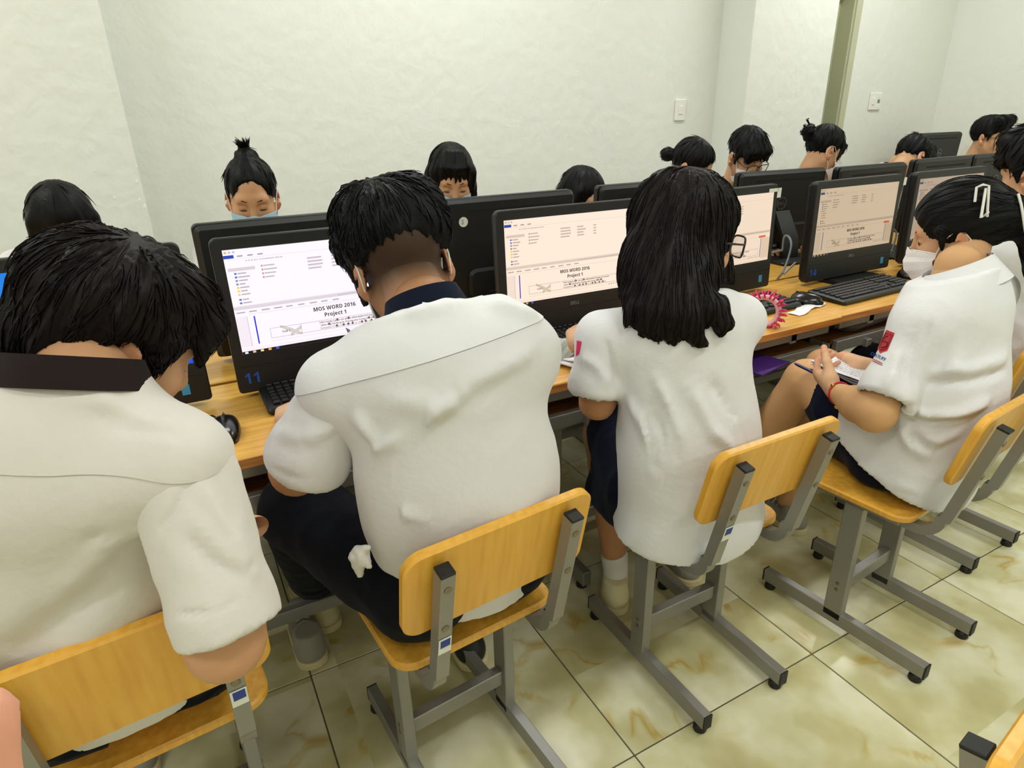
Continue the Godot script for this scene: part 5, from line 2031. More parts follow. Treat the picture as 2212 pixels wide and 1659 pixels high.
func boy_brown_collar():
	var t := thing("person", "boy with thick black hair and a dark brown collar, his elbow over the chair back", "person", Vector3(-0.19, 0, -0.95))
	var o := -t.position
	var X := Transform3D(Basis(), o)
	var ear := Vector3(0.276, -0.157, 0.953)
	var h := Transform3D(face_ear(Vector3(0.778, -0.55, -0.311), ear), Vector3(-0.091, 1.075, -0.976))
	var shR := Vector3(-0.047, 0.964, -0.797)
	var elb := Vector3(-0.040, 0.745, -0.715)
	var hem := Vector3(-0.033, 0.802, -0.714)
	var hand_p := Vector3(-0.001, 0.764, -0.955)
	# skin
	var f := Fld.new(Vector3(-0.52, 0.0, -1.5), Vector3(0.2, 1.12, -0.58), 0.011)
	f.cap(Vector3(-0.195, 0.54, -0.985), Vector3(-0.195, 0.80, -0.92), 0.10, 0.10, 0.04)
	f.cap(Vector3(-0.195, 0.80, -0.92), Vector3(-0.18, 0.95, -0.875), 0.10, 0.10, 0.04)
	f.cap(Vector3(-0.16, 0.98, -0.875), Vector3(-0.13, 1.06, -0.89), 0.06, 0.058, 0.03)
	f.cap(shR, elb, 0.045, 0.043, 0.03)
	f.cap(elb, elb.lerp(hand_p, 0.35), 0.046, 0.046, 0.02)
	f.cap(elb.lerp(hand_p, 0.35), hand_p, 0.046, 0.028, 0.02)
	f.cap(Vector3(-0.36, 0.96, -0.92), Vector3(-0.43, 0.72, -1.02), 0.047, 0.042, 0.03)
	f.cap(Vector3(-0.43, 0.72, -1.02), Vector3(-0.3, 0.745, -1.26), 0.042, 0.027, 0.02)
	var body := f.nets()
	body.tint(SKIN_A.lerp(Color(0.74, 0.55, 0.40), 0.4))
	body.add(hand_shape(0.5, 0.5), limb_frame(hand_p, Vector3(-0.8, -0.1, -1), Vector3(-0.5, -1, 0), false))
	body.add(hand_shape(0.45, 0.4), limb_frame(Vector3(-0.3, 0.75, -1.27), Vector3(0.25, -0.05, -1), Vector3(0, -1, 0), true))
	body.add(head_shape(), h)
	neck_skin(body, h, Vector3(-0.135, 1.04, -0.89))
	part(place(body, X).mesh(), "body", MT.skin, t)
	# shirt: back panel, yoke and sleeves
	f = Fld.new(Vector3(-0.52, 0.45, -1.16), Vector3(0.1, 1.14, -0.6), 0.0062)
	var fw := Vector3(0.09, 0, 1).normalized()
	f.cap(Vector3(-0.20, 0.55, -0.985), Vector3(-0.20, 0.82, -0.915), 0.165, 0.172, 0.05, fw, 1.45)
	f.cap(Vector3(-0.20, 0.82, -0.915), Vector3(-0.185, 0.955, -0.868), 0.172, 0.150, 0.05, fw, 1.45)
	f.cap(Vector3(-0.36, 0.955, -0.92), shR, 0.066, 0.064, 0.06)
	f.cap(Vector3(-0.16, 0.98, -0.862), Vector3(-0.135, 1.078, -0.888), 0.078, 0.068, 0.035)
	f.plane(Vector3(-0.14, 1.075, -0.885), Vector3(0.1, 0.93, -0.3))
	f.plane(Vector3(0, 0.50, 0), Vector3.DOWN)
	var shirt := f.nets()
	shirt.wrinkle(3, 4.5, 0.003, Vector3(1, 0.6, 1))
	var creases := []
	creases += swoop([Vector3(-0.270, 0.750, -0.771), Vector3(-0.196, 0.796, -0.742), Vector3(-0.145, 0.817, -0.737)], 0.03, -0.008)
	creases += swoop([Vector3(-0.196, 0.776, -0.732), Vector3(-0.143, 0.824, -0.727), Vector3(-0.105, 0.866, -0.739)], 0.016, 0.008)
	creases += swoop([Vector3(-0.166, 0.762, -0.723), Vector3(-0.123, 0.806, -0.720), Vector3(-0.101, 0.839, -0.737)], 0.012, -0.010)
	creases += swoop([Vector3(-0.141, 0.905, -0.752), Vector3(-0.119, 0.876, -0.739), Vector3(-0.101, 0.874, -0.740)], 0.010, -0.006)
	creases += swoop([Vector3(-0.187, 0.832, -0.742), Vector3(-0.141, 0.870, -0.736), Vector3(-0.105, 0.887, -0.749)], 0.02, 0.005)
	creases += swoop([Vector3(-0.181, 1.059, -0.857), Vector3(-0.106, 1.056, -0.804), Vector3(-0.049, 1.037, -0.765)], 0.014, 0.004)
	creases += swoop([Vector3(-0.155, 1.043, -0.824), Vector3(-0.091, 1.038, -0.788), Vector3(-0.034, 1.018, -0.760)], 0.012, -0.003)
	for e in creases:
		e[3] *= 1.8
	shirt.folds(creases)
	var yk := [Vector3(-0.214, 1.011, -0.816), Vector3(-0.135, 0.993, -0.754), Vector3(-0.073, 0.960, -0.729)]
	var yn: Vector3 = ((yk[2] - yk[0]) as Vector3).cross(Vector3(0, -0.25, 1)).normalized()
	if yn.y < 0:
		yn = -yn
	var two := shirt.cut_by(yk[1], yn)
	(two[0] as SM).puff(0.0016)
	part(place(two[1], X).mesh(), "shirt", MT.shirt_warm, t)
	part(place(two[0], X).mesh(), "shirt_yoke", MT.shirt_warm, t)
	f = Fld.new(Vector3(-0.2, 0.66, -0.95), Vector3(0.13, 1.10, -0.58), 0.0056)
	f.cap(shR + Vector3(0.004, -0.005, 0.0), hem, 0.0605, 0.0585, 0.04)
	f.cap(hem, hem + (hem - shR).normalized() * 0.03, 0.0585, 0.0600, 0.02, Vector3.ZERO, 1.0, true)
	var inner := (hem - shR).normalized()
	f.cap(hem + inner * 0.01, hem + inner * 0.12, 0.052, 0.054, 0.002, Vector3.ZERO, 1.0, false, true)
	var sl := f.nets()
	sl.wrinkle(8, 6.0, 0.0035)
	creases = []
	creases += swoop([Vector3(-0.008, 1.002, -0.727), Vector3(-0.042, 0.966, -0.716), Vector3(-0.077, 0.918, -0.724)], 0.006, -0.0045)
	creases += swoop([Vector3(-0.010, 0.965, -0.698), Vector3(0.004, 0.910, -0.690), Vector3(0.017, 0.867, -0.687)], 0.016, 0.006)
	creases += swoop([Vector3(-0.038, 0.943, -0.691), Vector3(-0.014, 0.903, -0.671), Vector3(0.005, 0.863, -0.680)], 0.012, 0.005)
	creases += swoop([Vector3(-0.052, 0.919, -0.687), Vector3(-0.026, 0.891, -0.672), Vector3(-0.001, 0.865, -0.671)], 0.009, -0.005)
	creases += swoop([Vector3(-0.079, 0.837, -0.675), Vector3(-0.037, 0.845, -0.644), Vector3(0.015, 0.850, -0.656)], 0.004, -0.003)
	for e in creases:
		e[3] *= 1.5
	sl.folds(creases)
	part(place(sl, X).mesh(), "sleeve", MT.shirt_warm, t)
	f = Fld.new(Vector3(-0.54, 0.66, -1.15), Vector3(-0.26, 1.06, -0.8), 0.009)
	f.cap(Vector3(-0.34, 0.955, -0.915), Vector3(-0.415, 0.76, -1.005), 0.064, 0.067, 0.03, Vector3.ZERO, 1.0, true)
	part(place(f.nets(), X).mesh(), "sleeve", MT.shirt_warm, t)
	collar_band(t, Vector3(-0.135, 1.080, -0.888) + o, Vector3(0.22, 0.95, -0.22), Vector3(0.3, -0.2, -1.0), 0.072, 0.077, 0.036, MT.collar_brown, 0.4, 0.018)
	# trousers
	f = Fld.new(Vector3(-0.46, 0.04, -1.5), Vector3(0.26, 0.70, -0.75), 0.010)
	f.cap(Vector3(-0.27, 0.555, -0.985), Vector3(-0.11, 0.555, -0.985), 0.104, 0.104, 0.04)
	f.cap(Vector3(-0.10, 0.545, -0.985), Vector3(0.125, 0.50, -1.13), 0.10, 0.082, 0.03)
	f.cap(Vector3(0.125, 0.50, -1.13), Vector3(0.115, 0.09, -1.46), 0.080, 0.05, 0.02, Vector3.ZERO, 1.0, true)
	f.cap(Vector3(-0.28, 0.545, -0.97), Vector3(-0.30, 0.56, -1.36), 0.10, 0.075, 0.03)
	f.cap(Vector3(-0.30, 0.56, -1.36), Vector3(-0.3, 0.09, -1.32), 0.075, 0.058, 0.02, Vector3.ZERO, 1.0, true)
	f.plane(Vector3(0, 0.452, -0.9), Vector3(0, -1, -3).normalized() * 0.0001 + Vector3(0, -1, 0) * 0.0)
	var tr := f.nets()
	tr.wrinkle(12, 5.0, 0.006)
	part(place(tr, X).mesh(), "trousers", MT.trousers, t)
	shoe_at(t, Vector3(0.113, 0, -1.47) + o, PI, MT.shoe_grey)
	shoe_at(t, Vector3(-0.3, 0, -1.33) + o, PI, MT.shoe_grey)
	# hair
	f = Fld.new(Vector3(-0.15, -0.13, -0.19), Vector3(0.15, 0.185, 0.16), 0.0048)
	f.ell(Vector3(0, 0.055, -0.026), Vector3(0.092, 0.092, 0.114), 0.02)
	f.cap(Vector3(-0.03, 0.09, 0.045), Vector3(0.03, 0.09, 0.047), 0.034, 0.034, 0.04)
	f.cap(Vector3(-0.055, 0.06, -0.06), Vector3(-0.045, -0.01, -0.085), 0.045, 0.03, 0.03)
	f.cap(Vector3(0, -0.02, -0.085), Vector3(0, -0.075, -0.072), 0.046, 0.036, 0.03)
	f.plane(Vector3(0, -0.030, -0.020), Vector3(0, -0.79, 0.61), 0.012)
	for s in [-1.0, 1.0]:
		f.cap(Vector3(s * 0.079, 0.04, 0.026), Vector3(s * 0.077, -0.012, 0.022), 0.016, 0.006, 0.012)
		f.ell(Vector3(s * 0.092, -0.012, -0.014), Vector3(0.026, 0.046, 0.034), 0.008, Basis(), true)
		f.cap(Vector3(s * 0.055, 0.07, 0.078), Vector3(s * 0.06, 0.02, 0.082), 0.020, 0.008, 0.015)
	f.cap(Vector3(-0.045, 0.075, 0.078), Vector3(0.045, 0.075, 0.078), 0.022, 0.022, 0.02)
	var hm := f.nets()
	hair_relief(hm, Vector3(-0.02, 0.14, -0.045), Vector3.UP, 0.008, 4.0, 31)
	hm = place(hm, h)
	var hp := part(place(hm, X).mesh(), "hair", MT.hair_brown, t)
	var lk := strands(hm, h * Vector3(0, 0.04, -0.01), h * Vector3(-0.02, 0.15, -0.045), 900, 0.055, 0.004, 5, null, 0.0009, 0.15)
	part(shift(lk, o), "hair_locks", MT.hair_brown, hp)
	face_details(t, X * h)

func shift(b: MB, o: Vector3) -> MB:
	for i in b.v.size():
		b.v[i] += o
	return b

func boy_navy_collar():
	var t := thing("person", "boy with a short undercut, navy collar and mask strap, seen from behind at computer 11", "person", Vector3(0.37, 0, -0.93))
	var o := -t.position
	var X := Transform3D(Basis(), o)
	var h := Transform3D(facing(Vector3(0.20, -0.46, -0.85), Vector3(-0.13, 1, 0)), Vector3(0.358, 1.103, -1.083))
	var shL := Vector3(0.190, 0.944, -0.975)
	var shR := Vector3(0.506, 0.967, -0.917)
	var hemL := Vector3(0.135, 0.824, -1.003)
	var elL := Vector3(0.113, 0.790, -1.029)
	var elR := Vector3(0.56, 0.775, -1.14)
	var wrR := Vector3(0.415, 0.80, -1.40)
	var f := Fld.new(Vector3(0.0, 0.0, -1.5), Vector3(0.68, 1.12, -0.7), 0.011)
	f.cap(Vector3(0.372, 0.54, -0.95), Vector3(0.37, 0.74, -0.91), 0.10, 0.10, 0.04)
	f.cap(Vector3(0.37, 0.74, -0.91), Vector3(0.355, 0.94, -0.93), 0.10, 0.10, 0.04)
	f.cap(Vector3(0.355, 0.96, -0.93), Vector3(0.347, 1.06, -0.955), 0.06, 0.057, 0.03)
	f.cap(shL, elL, 0.046, 0.042, 0.03)
	f.cap(elL, Vector3(0.155, 0.755, -1.30), 0.042, 0.028, 0.02)
	f.cap(shR, elR, 0.046, 0.042, 0.03)
	f.cap(elR, wrR, 0.042, 0.028, 0.02)
	var body := f.nets()
	body.tint(Color(0.72, 0.52, 0.37))
	body.add(hand_shape(0.45, 0.35), limb_frame(Vector3(0.158, 0.758, -1.31), Vector3(0.15, -0.05, -1), Vector3(0, -1, 0), true))
	body.add(hand_shape(0.8, 0.9), limb_frame(wrR, Vector3(0.376, 0.861, -1.438) - wrR, Vector3(-0.6, -0.7, 0.1), false))
	body.add(head_shape(), h)
	neck_skin(body, h, Vector3(0.348, 1.03, -0.955), 0.053, 0.052)
	var hin := h.affine_inverse()
	var tone := Color(0.68, 0.48, 0.335).srgb_to_linear()
	var stubble := Color(0.09, 0.075, 0.062).srgb_to_linear()
	for i in body.v.size():
		var p := hin * body.v[i]
		if p.length() < 0.22:
			# clipped hair that fades out towards the nape
			var k := smoothstep(-0.088, -0.008, p.y + 0.25 * maxf(p.z, 0.0)) * clampf((0.035 - p.z) / 0.03, 0.0, 1.0)
			if absf(p.x) > 0.074:
				k = 0.0
			body.c[i] = body.c[i].lerp(tone, 0.6).lerp(stubble, k * 0.92)
	part(place(body, X).mesh(), "body", MT.skin, t)
	# shirt
	var fw := Vector3(-0.12, 0, 1).normalized()
	f = Fld.new(Vector3(0.06, 0.44, -1.14), Vector3(0.66, 1.12, -0.68), 0.0058)
	f.cap(Vector3(0.378, 0.55, -0.95), Vector3(0.372, 0.74, -0.905), 0.163, 0.168, 0.05, fw, 1.42)
	f.cap(Vector3(0.372, 0.74, -0.905), Vector3(0.358, 0.925, -0.925), 0.168, 0.168, 0.05, fw, 1.42)
	f.cap(shL, shR, 0.062, 0.066, 0.06)
	f.cap(Vector3(0.300, 0.975, -0.94), Vector3(0.43, 0.988, -0.91), 0.070, 0.072, 0.06)
	f.cap(Vector3(0.356, 0.98, -0.925), Vector3(0.346, 1.055, -0.955), 0.085, 0.060, 0.05)
	f.plane(Vector3(0.346, 1.052, -0.955), Vector3(-0.03, 0.9, -0.42))
	f.plane(Vector3(0, 0.49, 0), Vector3.DOWN)
	var shirt := f.nets()
	shirt.wrinkle(21, 4.0, 0.0028, Vector3(0.7, 1, 1))
	var cr := []
	cr += swoop([Vector3(0.177, 0.880, -0.830), Vector3(0.219, 0.905, -0.782), Vector3(0.272, 0.937, -0.769), Vector3(0.328, 0.964, -0.777)], 0.013, 0.0095)
	cr += swoop([Vector3(0.180, 0.873, -0.824), Vector3(0.222, 0.894, -0.775), Vector3(0.274, 0.919, -0.759)], 0.008, -0.008)
	cr += swoop([Vector3(0.237, 0.910, -0.775), Vector3(0.273, 0.913, -0.757), Vector3(0.298, 0.893, -0.735)], 0.010, 0.007)
	cr += swoop([Vector3(0.286, 0.918, -0.753), Vector3(0.335, 0.929, -0.732), Vector3(0.402, 0.931, -0.759)], 0.016, 0.004)
	cr += swoop([Vector3(0.186, 0.844, -0.808), Vector3(0.203, 0.835, -0.757), Vector3(0.229, 0.785, -0.745)], 0.012, 0.008)
	cr += swoop([Vector3(0.187, 0.863, -0.816), Vector3(0.197, 0.830, -0.783), Vector3(0.213, 0.792, -0.757)], 0.009, -0.007)
	cr += swoop([Vector3(0.179, 0.787, -0.785), Vector3(0.227, 0.773, -0.741), Vector3(0.278, 0.790, -0.722)], 0.014, 0.008)
	cr += swoop([Vector3(0.186, 0.761, -0.769), Vector3(0.236, 0.760, -0.730), Vector3(0.295, 0.783, -0.710)], 0.010, -0.006)
	cr += swoop([Vector3(0.334, 0.783, -0.713), Vector3(0.388, 0.808, -0.709), Vector3(0.458, 0.799, -0.729)], 0.012, 0.007)
	cr += swoop([Vector3(0.354, 0.789, -0.706), Vector3(0.399, 0.802, -0.700), Vector3(0.464, 0.786, -0.719)], 0.008, -0.006)
	cr += swoop([Vector3(0.233, 0.967, -0.828), Vector3(0.279, 0.951, -0.784), Vector3(0.321, 0.958, -0.778)], 0.02, 0.004)
	cr += swoop([Vector3(0.336, 0.979, -0.792), Vector3(0.398, 0.996, -0.792), Vector3(0.470, 1.004, -0.818)], 0.018, 0.005)
	cr += swoop([Vector3(0.289, 1.039, -0.930), Vector3(0.311, 1.055, -0.902), Vector3(0.366, 1.073, -0.881)], 0.012, 0.005)
	cr += swoop([Vector3(0.426, 1.073, -0.874), Vector3(0.465, 1.053, -0.869), Vector3(0.504, 1.037, -0.877)], 0.012, 0.005)
	cr += swoop([Vector3(0.204, 0.928, -0.887), Vector3(0.194, 0.898, -0.853), Vector3(0.184, 0.877, -0.837)], 0.012, 0.006)
	for e in cr:
		e[2] *= 1.1
		e[3] *= 2.1
	shirt.folds(cr)
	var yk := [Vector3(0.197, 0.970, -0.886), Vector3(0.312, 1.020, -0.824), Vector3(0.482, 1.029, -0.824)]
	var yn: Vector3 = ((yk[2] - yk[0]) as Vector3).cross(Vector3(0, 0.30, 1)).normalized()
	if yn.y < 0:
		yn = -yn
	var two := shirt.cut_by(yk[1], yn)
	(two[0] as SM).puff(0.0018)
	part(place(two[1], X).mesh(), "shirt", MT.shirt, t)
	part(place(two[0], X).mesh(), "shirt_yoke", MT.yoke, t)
	# sleeves
	f = Fld.new(Vector3(0.0, 0.68, -1.22), Vector3(0.32, 1.08, -0.82), 0.0056)
	f.cap(shL + Vector3(-0.002, -0.008, 0), hemL, 0.055, 0.067, 0.04)
	var hd2 := (hemL - shL).normalized()
	f.cap(hemL, hemL + hd2 * 0.018, 0.067, 0.066, 0.02, Vector3.ZERO, 1.0, true)
	f.cap(hemL + hd2 * 0.0, hemL + hd2 * 0.1, 0.058, 0.06, 0.002, Vector3.ZERO, 1.0, false, true)
	var sl := f.nets()
	sl.wrinkle(23, 6.0, 0.004)
	cr = []
	cr += swoop([Vector3(0.136, 0.969, -0.954), Vector3(0.159, 0.966, -0.916), Vector3(0.177, 0.946, -0.897)], 0.014, 0.006)
	cr += swoop([Vector3(0.097, 0.886, -0.984), Vector3(0.125, 0.891, -0.936), Vector3(0.164, 0.905, -0.909)], 0.014, 0.006)
	cr += swoop([Vector3(0.079, 0.834, -0.969), Vector3(0.099, 0.823, -0.929), Vector3(0.135, 0.808, -0.904)], 0.006, -0.004)
	cr += swoop([Vector3(0.158, 0.995, -0.979), Vector3(0.164, 0.992, -0.950)], 0.012, 0.012)
	cr += swoop([Vector3(0.123, 0.931, -0.968), Vector3(0.148, 0.930, -0.917), Vector3(0.179, 0.939, -0.893)], 0.010, -0.005)
	sl.folds(cr)
	part(place(sl, X).mesh(), "sleeve", MT.shirt, t)
	f = Fld.new(Vector3(0.42, 0.7, -1.22), Vector3(0.68, 1.08, -0.8), 0.008)
	f.cap(shR, Vector3(0.548, 0.83, -1.07), 0.062, 0.068, 0.03, Vector3.ZERO, 1.0, true)
	part(place(f.nets(), X).mesh(), "sleeve", MT.shirt, t)
	collar_band(t, Vector3(0.346, 1.064, -0.957) + o, Vector3(-0.06, 0.93, -0.40), Vector3(0.0, -0.1, -1), 0.057, 0.060, 0.052, MT.collar_navy, 0.35, 0.018)
	# trousers
	f = Fld.new(Vector3(0.0, 0.04, -1.5), Vector3(0.68, 0.76, -0.72), 0.010)
	f.cap(Vector3(0.30, 0.555, -0.945), Vector3(0.455, 0.555, -0.95), 0.104, 0.106, 0.04)
	f.cap(Vector3(0.275, 0.54, -0.93), Vector3(0.125, 0.60, -1.21), 0.096, 0.078, 0.03)
	f.cap(Vector3(0.125, 0.60, -1.21), Vector3(0.17, 0.10, -1.58), 0.078, 0.055, 0.02, Vector3.ZERO, 1.0, true)
	f.cap(Vector3(0.46, 0.54, -0.95), Vector3(0.50, 0.56, -1.33), 0.096, 0.075, 0.03)
	f.cap(Vector3(0.50, 0.56, -1.33), Vector3(0.49, 0.1, -1.27), 0.075, 0.055, 0.02, Vector3.ZERO, 1.0, true)
	var tr := f.nets()
	tr.wrinkle(31, 5.0, 0.006)
	tr.folds(swoop([Vector3(0.129, 0.666, -0.962), Vector3(0.167, 0.669, -0.920), Vector3(0.192, 0.702, -0.884)], 0.016, 0.008) + swoop([Vector3(0.247, 0.550, -0.846), Vector3(0.339, 0.590, -0.755), Vector3(0.458, 0.604, -0.760)], 0.014, 0.008))
	part(place(tr, X).mesh(), "trousers", MT.trousers, t)
	f = Fld.new(Vector3(0.12, 0.5, -1.02), Vector3(0.32, 0.74, -0.8), 0.0045)
	for k in [[Vector3(0.172, 0.681, -0.892), Vector3(0.185, 0.697, -0.874)], [Vector3(0.169, 0.674, -0.890), Vector3(0.168, 0.646, -0.883)], [Vector3(0.178, 0.680, -0.882), Vector3(0.183, 0.666, -0.866)]]:
		f.cap(k[0], k[1], 0.011, 0.005, 0.010)
	var pk := f.nets()
	pk.wrinkle(2, 25.0, 0.004)
	part(place(pk, X).mesh(), "pocket_lining", MT.sock, t, "white pocket lining poking out")
	shoe_at(t, Vector3(0.17, 0, -1.58) + o, PI + 0.2, MT.shoe)
	shoe_at(t, Vector3(0.49, 0, -1.25) + o, PI, MT.shoe_black)
	# hair: a heavy top that overhangs the clipped back
	f = Fld.new(Vector3(-0.15, -0.12, -0.19), Vector3(0.15, 0.185, 0.16), 0.0048)
	f.ell(Vector3(0, 0.060, -0.008), Vector3(0.096, 0.090, 0.108), 0.02)
	f.cap(Vector3(-0.045, 0.105, -0.02), Vector3(0.045, 0.105, -0.02), 0.048, 0.048, 0.04)
	f.cap(Vector3(-0.06, 0.08, 0.06), Vector3(0.06, 0.08, 0.06), 0.045, 0.045, 0.04)
	f.plane(Vector3(0, 0.014, -0.05), Vector3(0, -0.985, -0.17), 0.012)
	f.cap(Vector3(0.082, 0.03, 0.035), Vector3(0.079, -0.035, 0.052), 0.013, 0.004, 0.012)
	f.cap(Vector3(-0.082, 0.03, 0.035), Vector3(-0.079, -0.035, 0.052), 0.013, 0.004, 0.012)
	f.ell(Vector3(0.094, -0.012, -0.016), Vector3(0.02, 0.034, 0.024), 0.006, Basis(), true)
	f.ell(Vector3(-0.094, -0.012, -0.016), Vector3(0.02, 0.034, 0.024), 0.006, Basis(), true)
	var hm := f.nets()
	hair_relief(hm, Vector3(0.02, 0.15, -0.055), Vector3(0, 0.9, -0.3).normalized(), 0.008, 4.2, 77)
	hm = place(hm, h)
	var hp := part(place(hm, X).mesh(), "hair", MT.hair, t)
	part(shift(strands(hm, h * Vector3(0, 0.04, -0.01), h * Vector3(0.02, 0.15, -0.06), 900, 0.045, 0.004, 6, func(p): return (h.affine_inverse() * p).y > 0.05, 0.0009, 0.2), o), "hair_locks", MT.hair, hp)
	face_details(t, X * h)
	face_mask(t, X * h, MT.mask_blue)
	pen("blue pen held up by the navy collared boy before computer 11", Vector3(0.339, 0.881, -1.515), Vector3(0.365, 0.840, -1.409))

func girl_long_hair():
	var t := thing("person", "girl with long loose dark hair and glasses, seen from behind in a white shirt", "person", Vector3(0.95, 0, -0.93))
	var o := -t.position
	var X := Transform3D(Basis(), o)
	var h := Transform3D(facing(Vector3(0.92, -0.16, 0.22), Vector3(0.03, 1, 0)), Vector3(0.964, 1.099, -1.019))
	var shL := Vector3(0.757, 0.918, -1.025)
	var shR := Vector3(1.084, 0.921, -0.958)
	var elL := Vector3(0.754, 0.769, -1.030)
	var wrL := Vector3(0.871, 0.814, -1.252)
	var f := Fld.new(Vector3(0.62, 0.0, -1.5), Vector3(1.32, 1.1, -0.7), 0.011)
	f.cap(Vector3(0.95, 0.52, -0.92), Vector3(0.94, 0.68, -0.93), 0.10, 0.09, 0.04)
	f.cap(Vector3(0.94, 0.68, -0.93), Vector3(0.925, 0.90, -0.965), 0.09, 0.09, 0.04)
	f.cap(Vector3(0.925, 0.90, -0.97), Vector3(0.925, 1.02, -0.995), 0.055, 0.05, 0.03)
	f.cap(shL, elL, 0.038, 0.036, 0.03)
	f.cap(elL, wrL, 0.037, 0.024, 0.02)
	f.cap(shR, Vector3(1.17, 0.76, -1.08), 0.038, 0.036, 0.03)
	f.cap(Vector3(1.17, 0.76, -1.08), Vector3(1.10, 0.755, -1.32), 0.036, 0.024, 0.02)
	for q in [[Vector3(0.88, 0.50, -0.95), Vector3(0.955, 0.535, -1.27), Vector3(0.975, 0.09, -1.215)], [Vector3(1.01, 0.50, -0.95), Vector3(1.08, 0.53, -1.29), Vector3(1.22, 0.09, -1.22)]]:
		f.cap(q[0], q[1], 0.07, 0.055, 0.03)
		f.cap(q[1], (q[1] as Vector3).lerp(q[2], 0.35), 0.055, 0.052, 0.02)
		f.cap((q[1] as Vector3).lerp(q[2], 0.35), q[2], 0.052, 0.032, 0.02)
	var body := f.nets()
	body.tint(Color(0.73, 0.53, 0.38))
	body.add(hand_shape(0.95, 0.5), limb_frame(wrL, Vector3(0.927, 0.843, -1.371) - wrL, Vector3(0.25, -0.9, -0.2), true))
	body.add(hand_shape(0.4, 0.3), limb_frame(Vector3(1.10, 0.757, -1.33), Vector3(-0.1, -0.03, -1), Vector3(0, -1, 0), false))
	body.add(head_shape(), h)
	neck_skin(body, h, Vector3(0.925, 0.98, -0.985), 0.052, 0.048)
	part(place(body, X).mesh(), "body", MT.skin, t)
	# shirt worn loose over the skirt
	var fw := Vector3(-0.1, 0, 1).normalized()
	f = Fld.new(Vector3(0.62, 0.38, -1.18), Vector3(1.28, 1.06, -0.70), 0.0058)
	f.cap(Vector3(0.958, 0.47, -0.93), Vector3(0.94, 0.66, -0.93), 0.190, 0.158, 0.05, fw, 1.36)
	f.cap(Vector3(0.94, 0.66, -0.93), Vector3(0.922, 0.88, -0.96), 0.158, 0.155, 0.05, fw, 1.42)
	f.cap(shL, shR, 0.052, 0.054, 0.06)
	f.cap(Vector3(0.925, 0.93, -0.965), Vector3(0.925, 0.995, -0.985), 0.078, 0.064, 0.05)
	f.plane(Vector3(0.925, 0.99, -0.985), Vector3(0.0, 0.93, -0.3))
	f.plane(Vector3(0.95, 0.418, -0.80), Vector3(0.0, -0.97, -0.22))
	var hmL := Vector3(0.733, 0.819, -1.015)
	f.cap(shL + Vector3(0.004, -0.004, 0), hmL, 0.049, 0.050, 0.03)
	var dd := (hmL - shL).normalized()
	f.cap(hmL, hmL + dd * 0.012, 0.050, 0.050, 0.02, Vector3.ZERO, 1.0, true)
	f.cap(hmL, hmL + dd * 0.1, 0.043, 0.045, 0.002, Vector3.ZERO, 1.0, false, true)
	f.cap(shR + Vector3(-0.006, -0.006, -0.006), Vector3(1.14, 0.80, -1.06), 0.048, 0.054, 0.03, Vector3.ZERO, 1.0, true)
	var shirt := f.nets()
	shirt.wrinkle(41, 4.5, 0.003, Vector3(1.2, 0.6, 1))
	var cr := []
	cr += swoop([Vector3(0.792, 0.854, -0.884), Vector3(0.799, 0.807, -0.847), Vector3(0.814, 0.727, -0.789)], 0.012, 0.007)
	cr += swoop([Vector3(0.763, 0.795, -0.872), Vector3(0.772, 0.720, -0.807), Vector3(0.809, 0.665, -0.751)], 0.012, -0.006)
	cr += swoop([Vector3(0.747, 0.766, -0.879), Vector3(0.745, 0.707, -0.828), Vector3(0.775, 0.658, -0.765)], 0.013, 0.008)
	cr += swoop([Vector3(0.853, 0.836, -0.844), Vector3(0.885, 0.758, -0.790), Vector3(0.932, 0.713, -0.769)], 0.014, 0.007)
	cr += swoop([Vector3(0.903, 0.844, -0.845), Vector3(0.940, 0.787, -0.811), Vector3(0.992, 0.715, -0.775)], 0.012, -0.006)
	cr += swoop([Vector3(0.922, 0.817, -0.823), Vector3(0.953, 0.769, -0.796), Vector3(0.996, 0.715, -0.773)], 0.010, 0.007)
	cr += swoop([Vector3(0.713, 0.697, -0.889), Vector3(0.695, 0.639, -0.847), Vector3(0.689, 0.567, -0.804)], 0.010, -0.009)
	cr += swoop([Vector3(0.731, 0.736, -0.886), Vector3(0.705, 0.661, -0.840), Vector3(0.711, 0.590, -0.791)], 0.012, 0.009)
	cr += swoop([Vector3(0.717, 0.660, -0.833), Vector3(0.752, 0.628, -0.775), Vector3(0.798, 0.616, -0.733)], 0.016, 0.006)
	cr += swoop([Vector3(0.745, 0.802, -0.946), Vector3(0.745, 0.762, -0.890), Vector3(0.745, 0.711, -0.842)], 0.014, 0.006)
	cr += swoop([Vector3(0.732, 0.547, -0.784), Vector3(0.777, 0.529, -0.752), Vector3(0.821, 0.538, -0.721)], 0.004, -0.002)
	cr += swoop([Vector3(0.731, 0.926, -0.975), Vector3(0.738, 0.880, -0.962), Vector3(0.752, 0.837, -0.958)], 0.006, -0.004) + swoop([Vector3(0.701, 0.891, -1.011), Vector3(0.711, 0.880, -0.976), Vector3(0.730, 0.841, -0.960)], 0.012, 0.004)
	for e in cr:
		e[2] *= 1.1
		e[3] *= 2.0
	shirt.folds(cr)
	var slp := part(place(shirt, X).mesh(), "shirt", MT.shirt_cool, t)
	var sl := shirt
	part(shift(patch(sl, [Vector3(0.680, 0.932, -1.004), Vector3(0.688, 0.929, -0.999), Vector3(0.679, 0.906, -0.993), Vector3(0.672, 0.902, -0.995)], 0.0016), o), "sleeve_badge", MT.pink, slp, "pink edge of a sleeve badge")
	collar_band(t, Vector3(0.925, 1.0, -0.985) + o, Vector3(0.0, 0.95, -0.3), Vector3(0, -0.1, -1), 0.066, 0.066, 0.045, MT.shirt_cool, 0.5, 0.012)
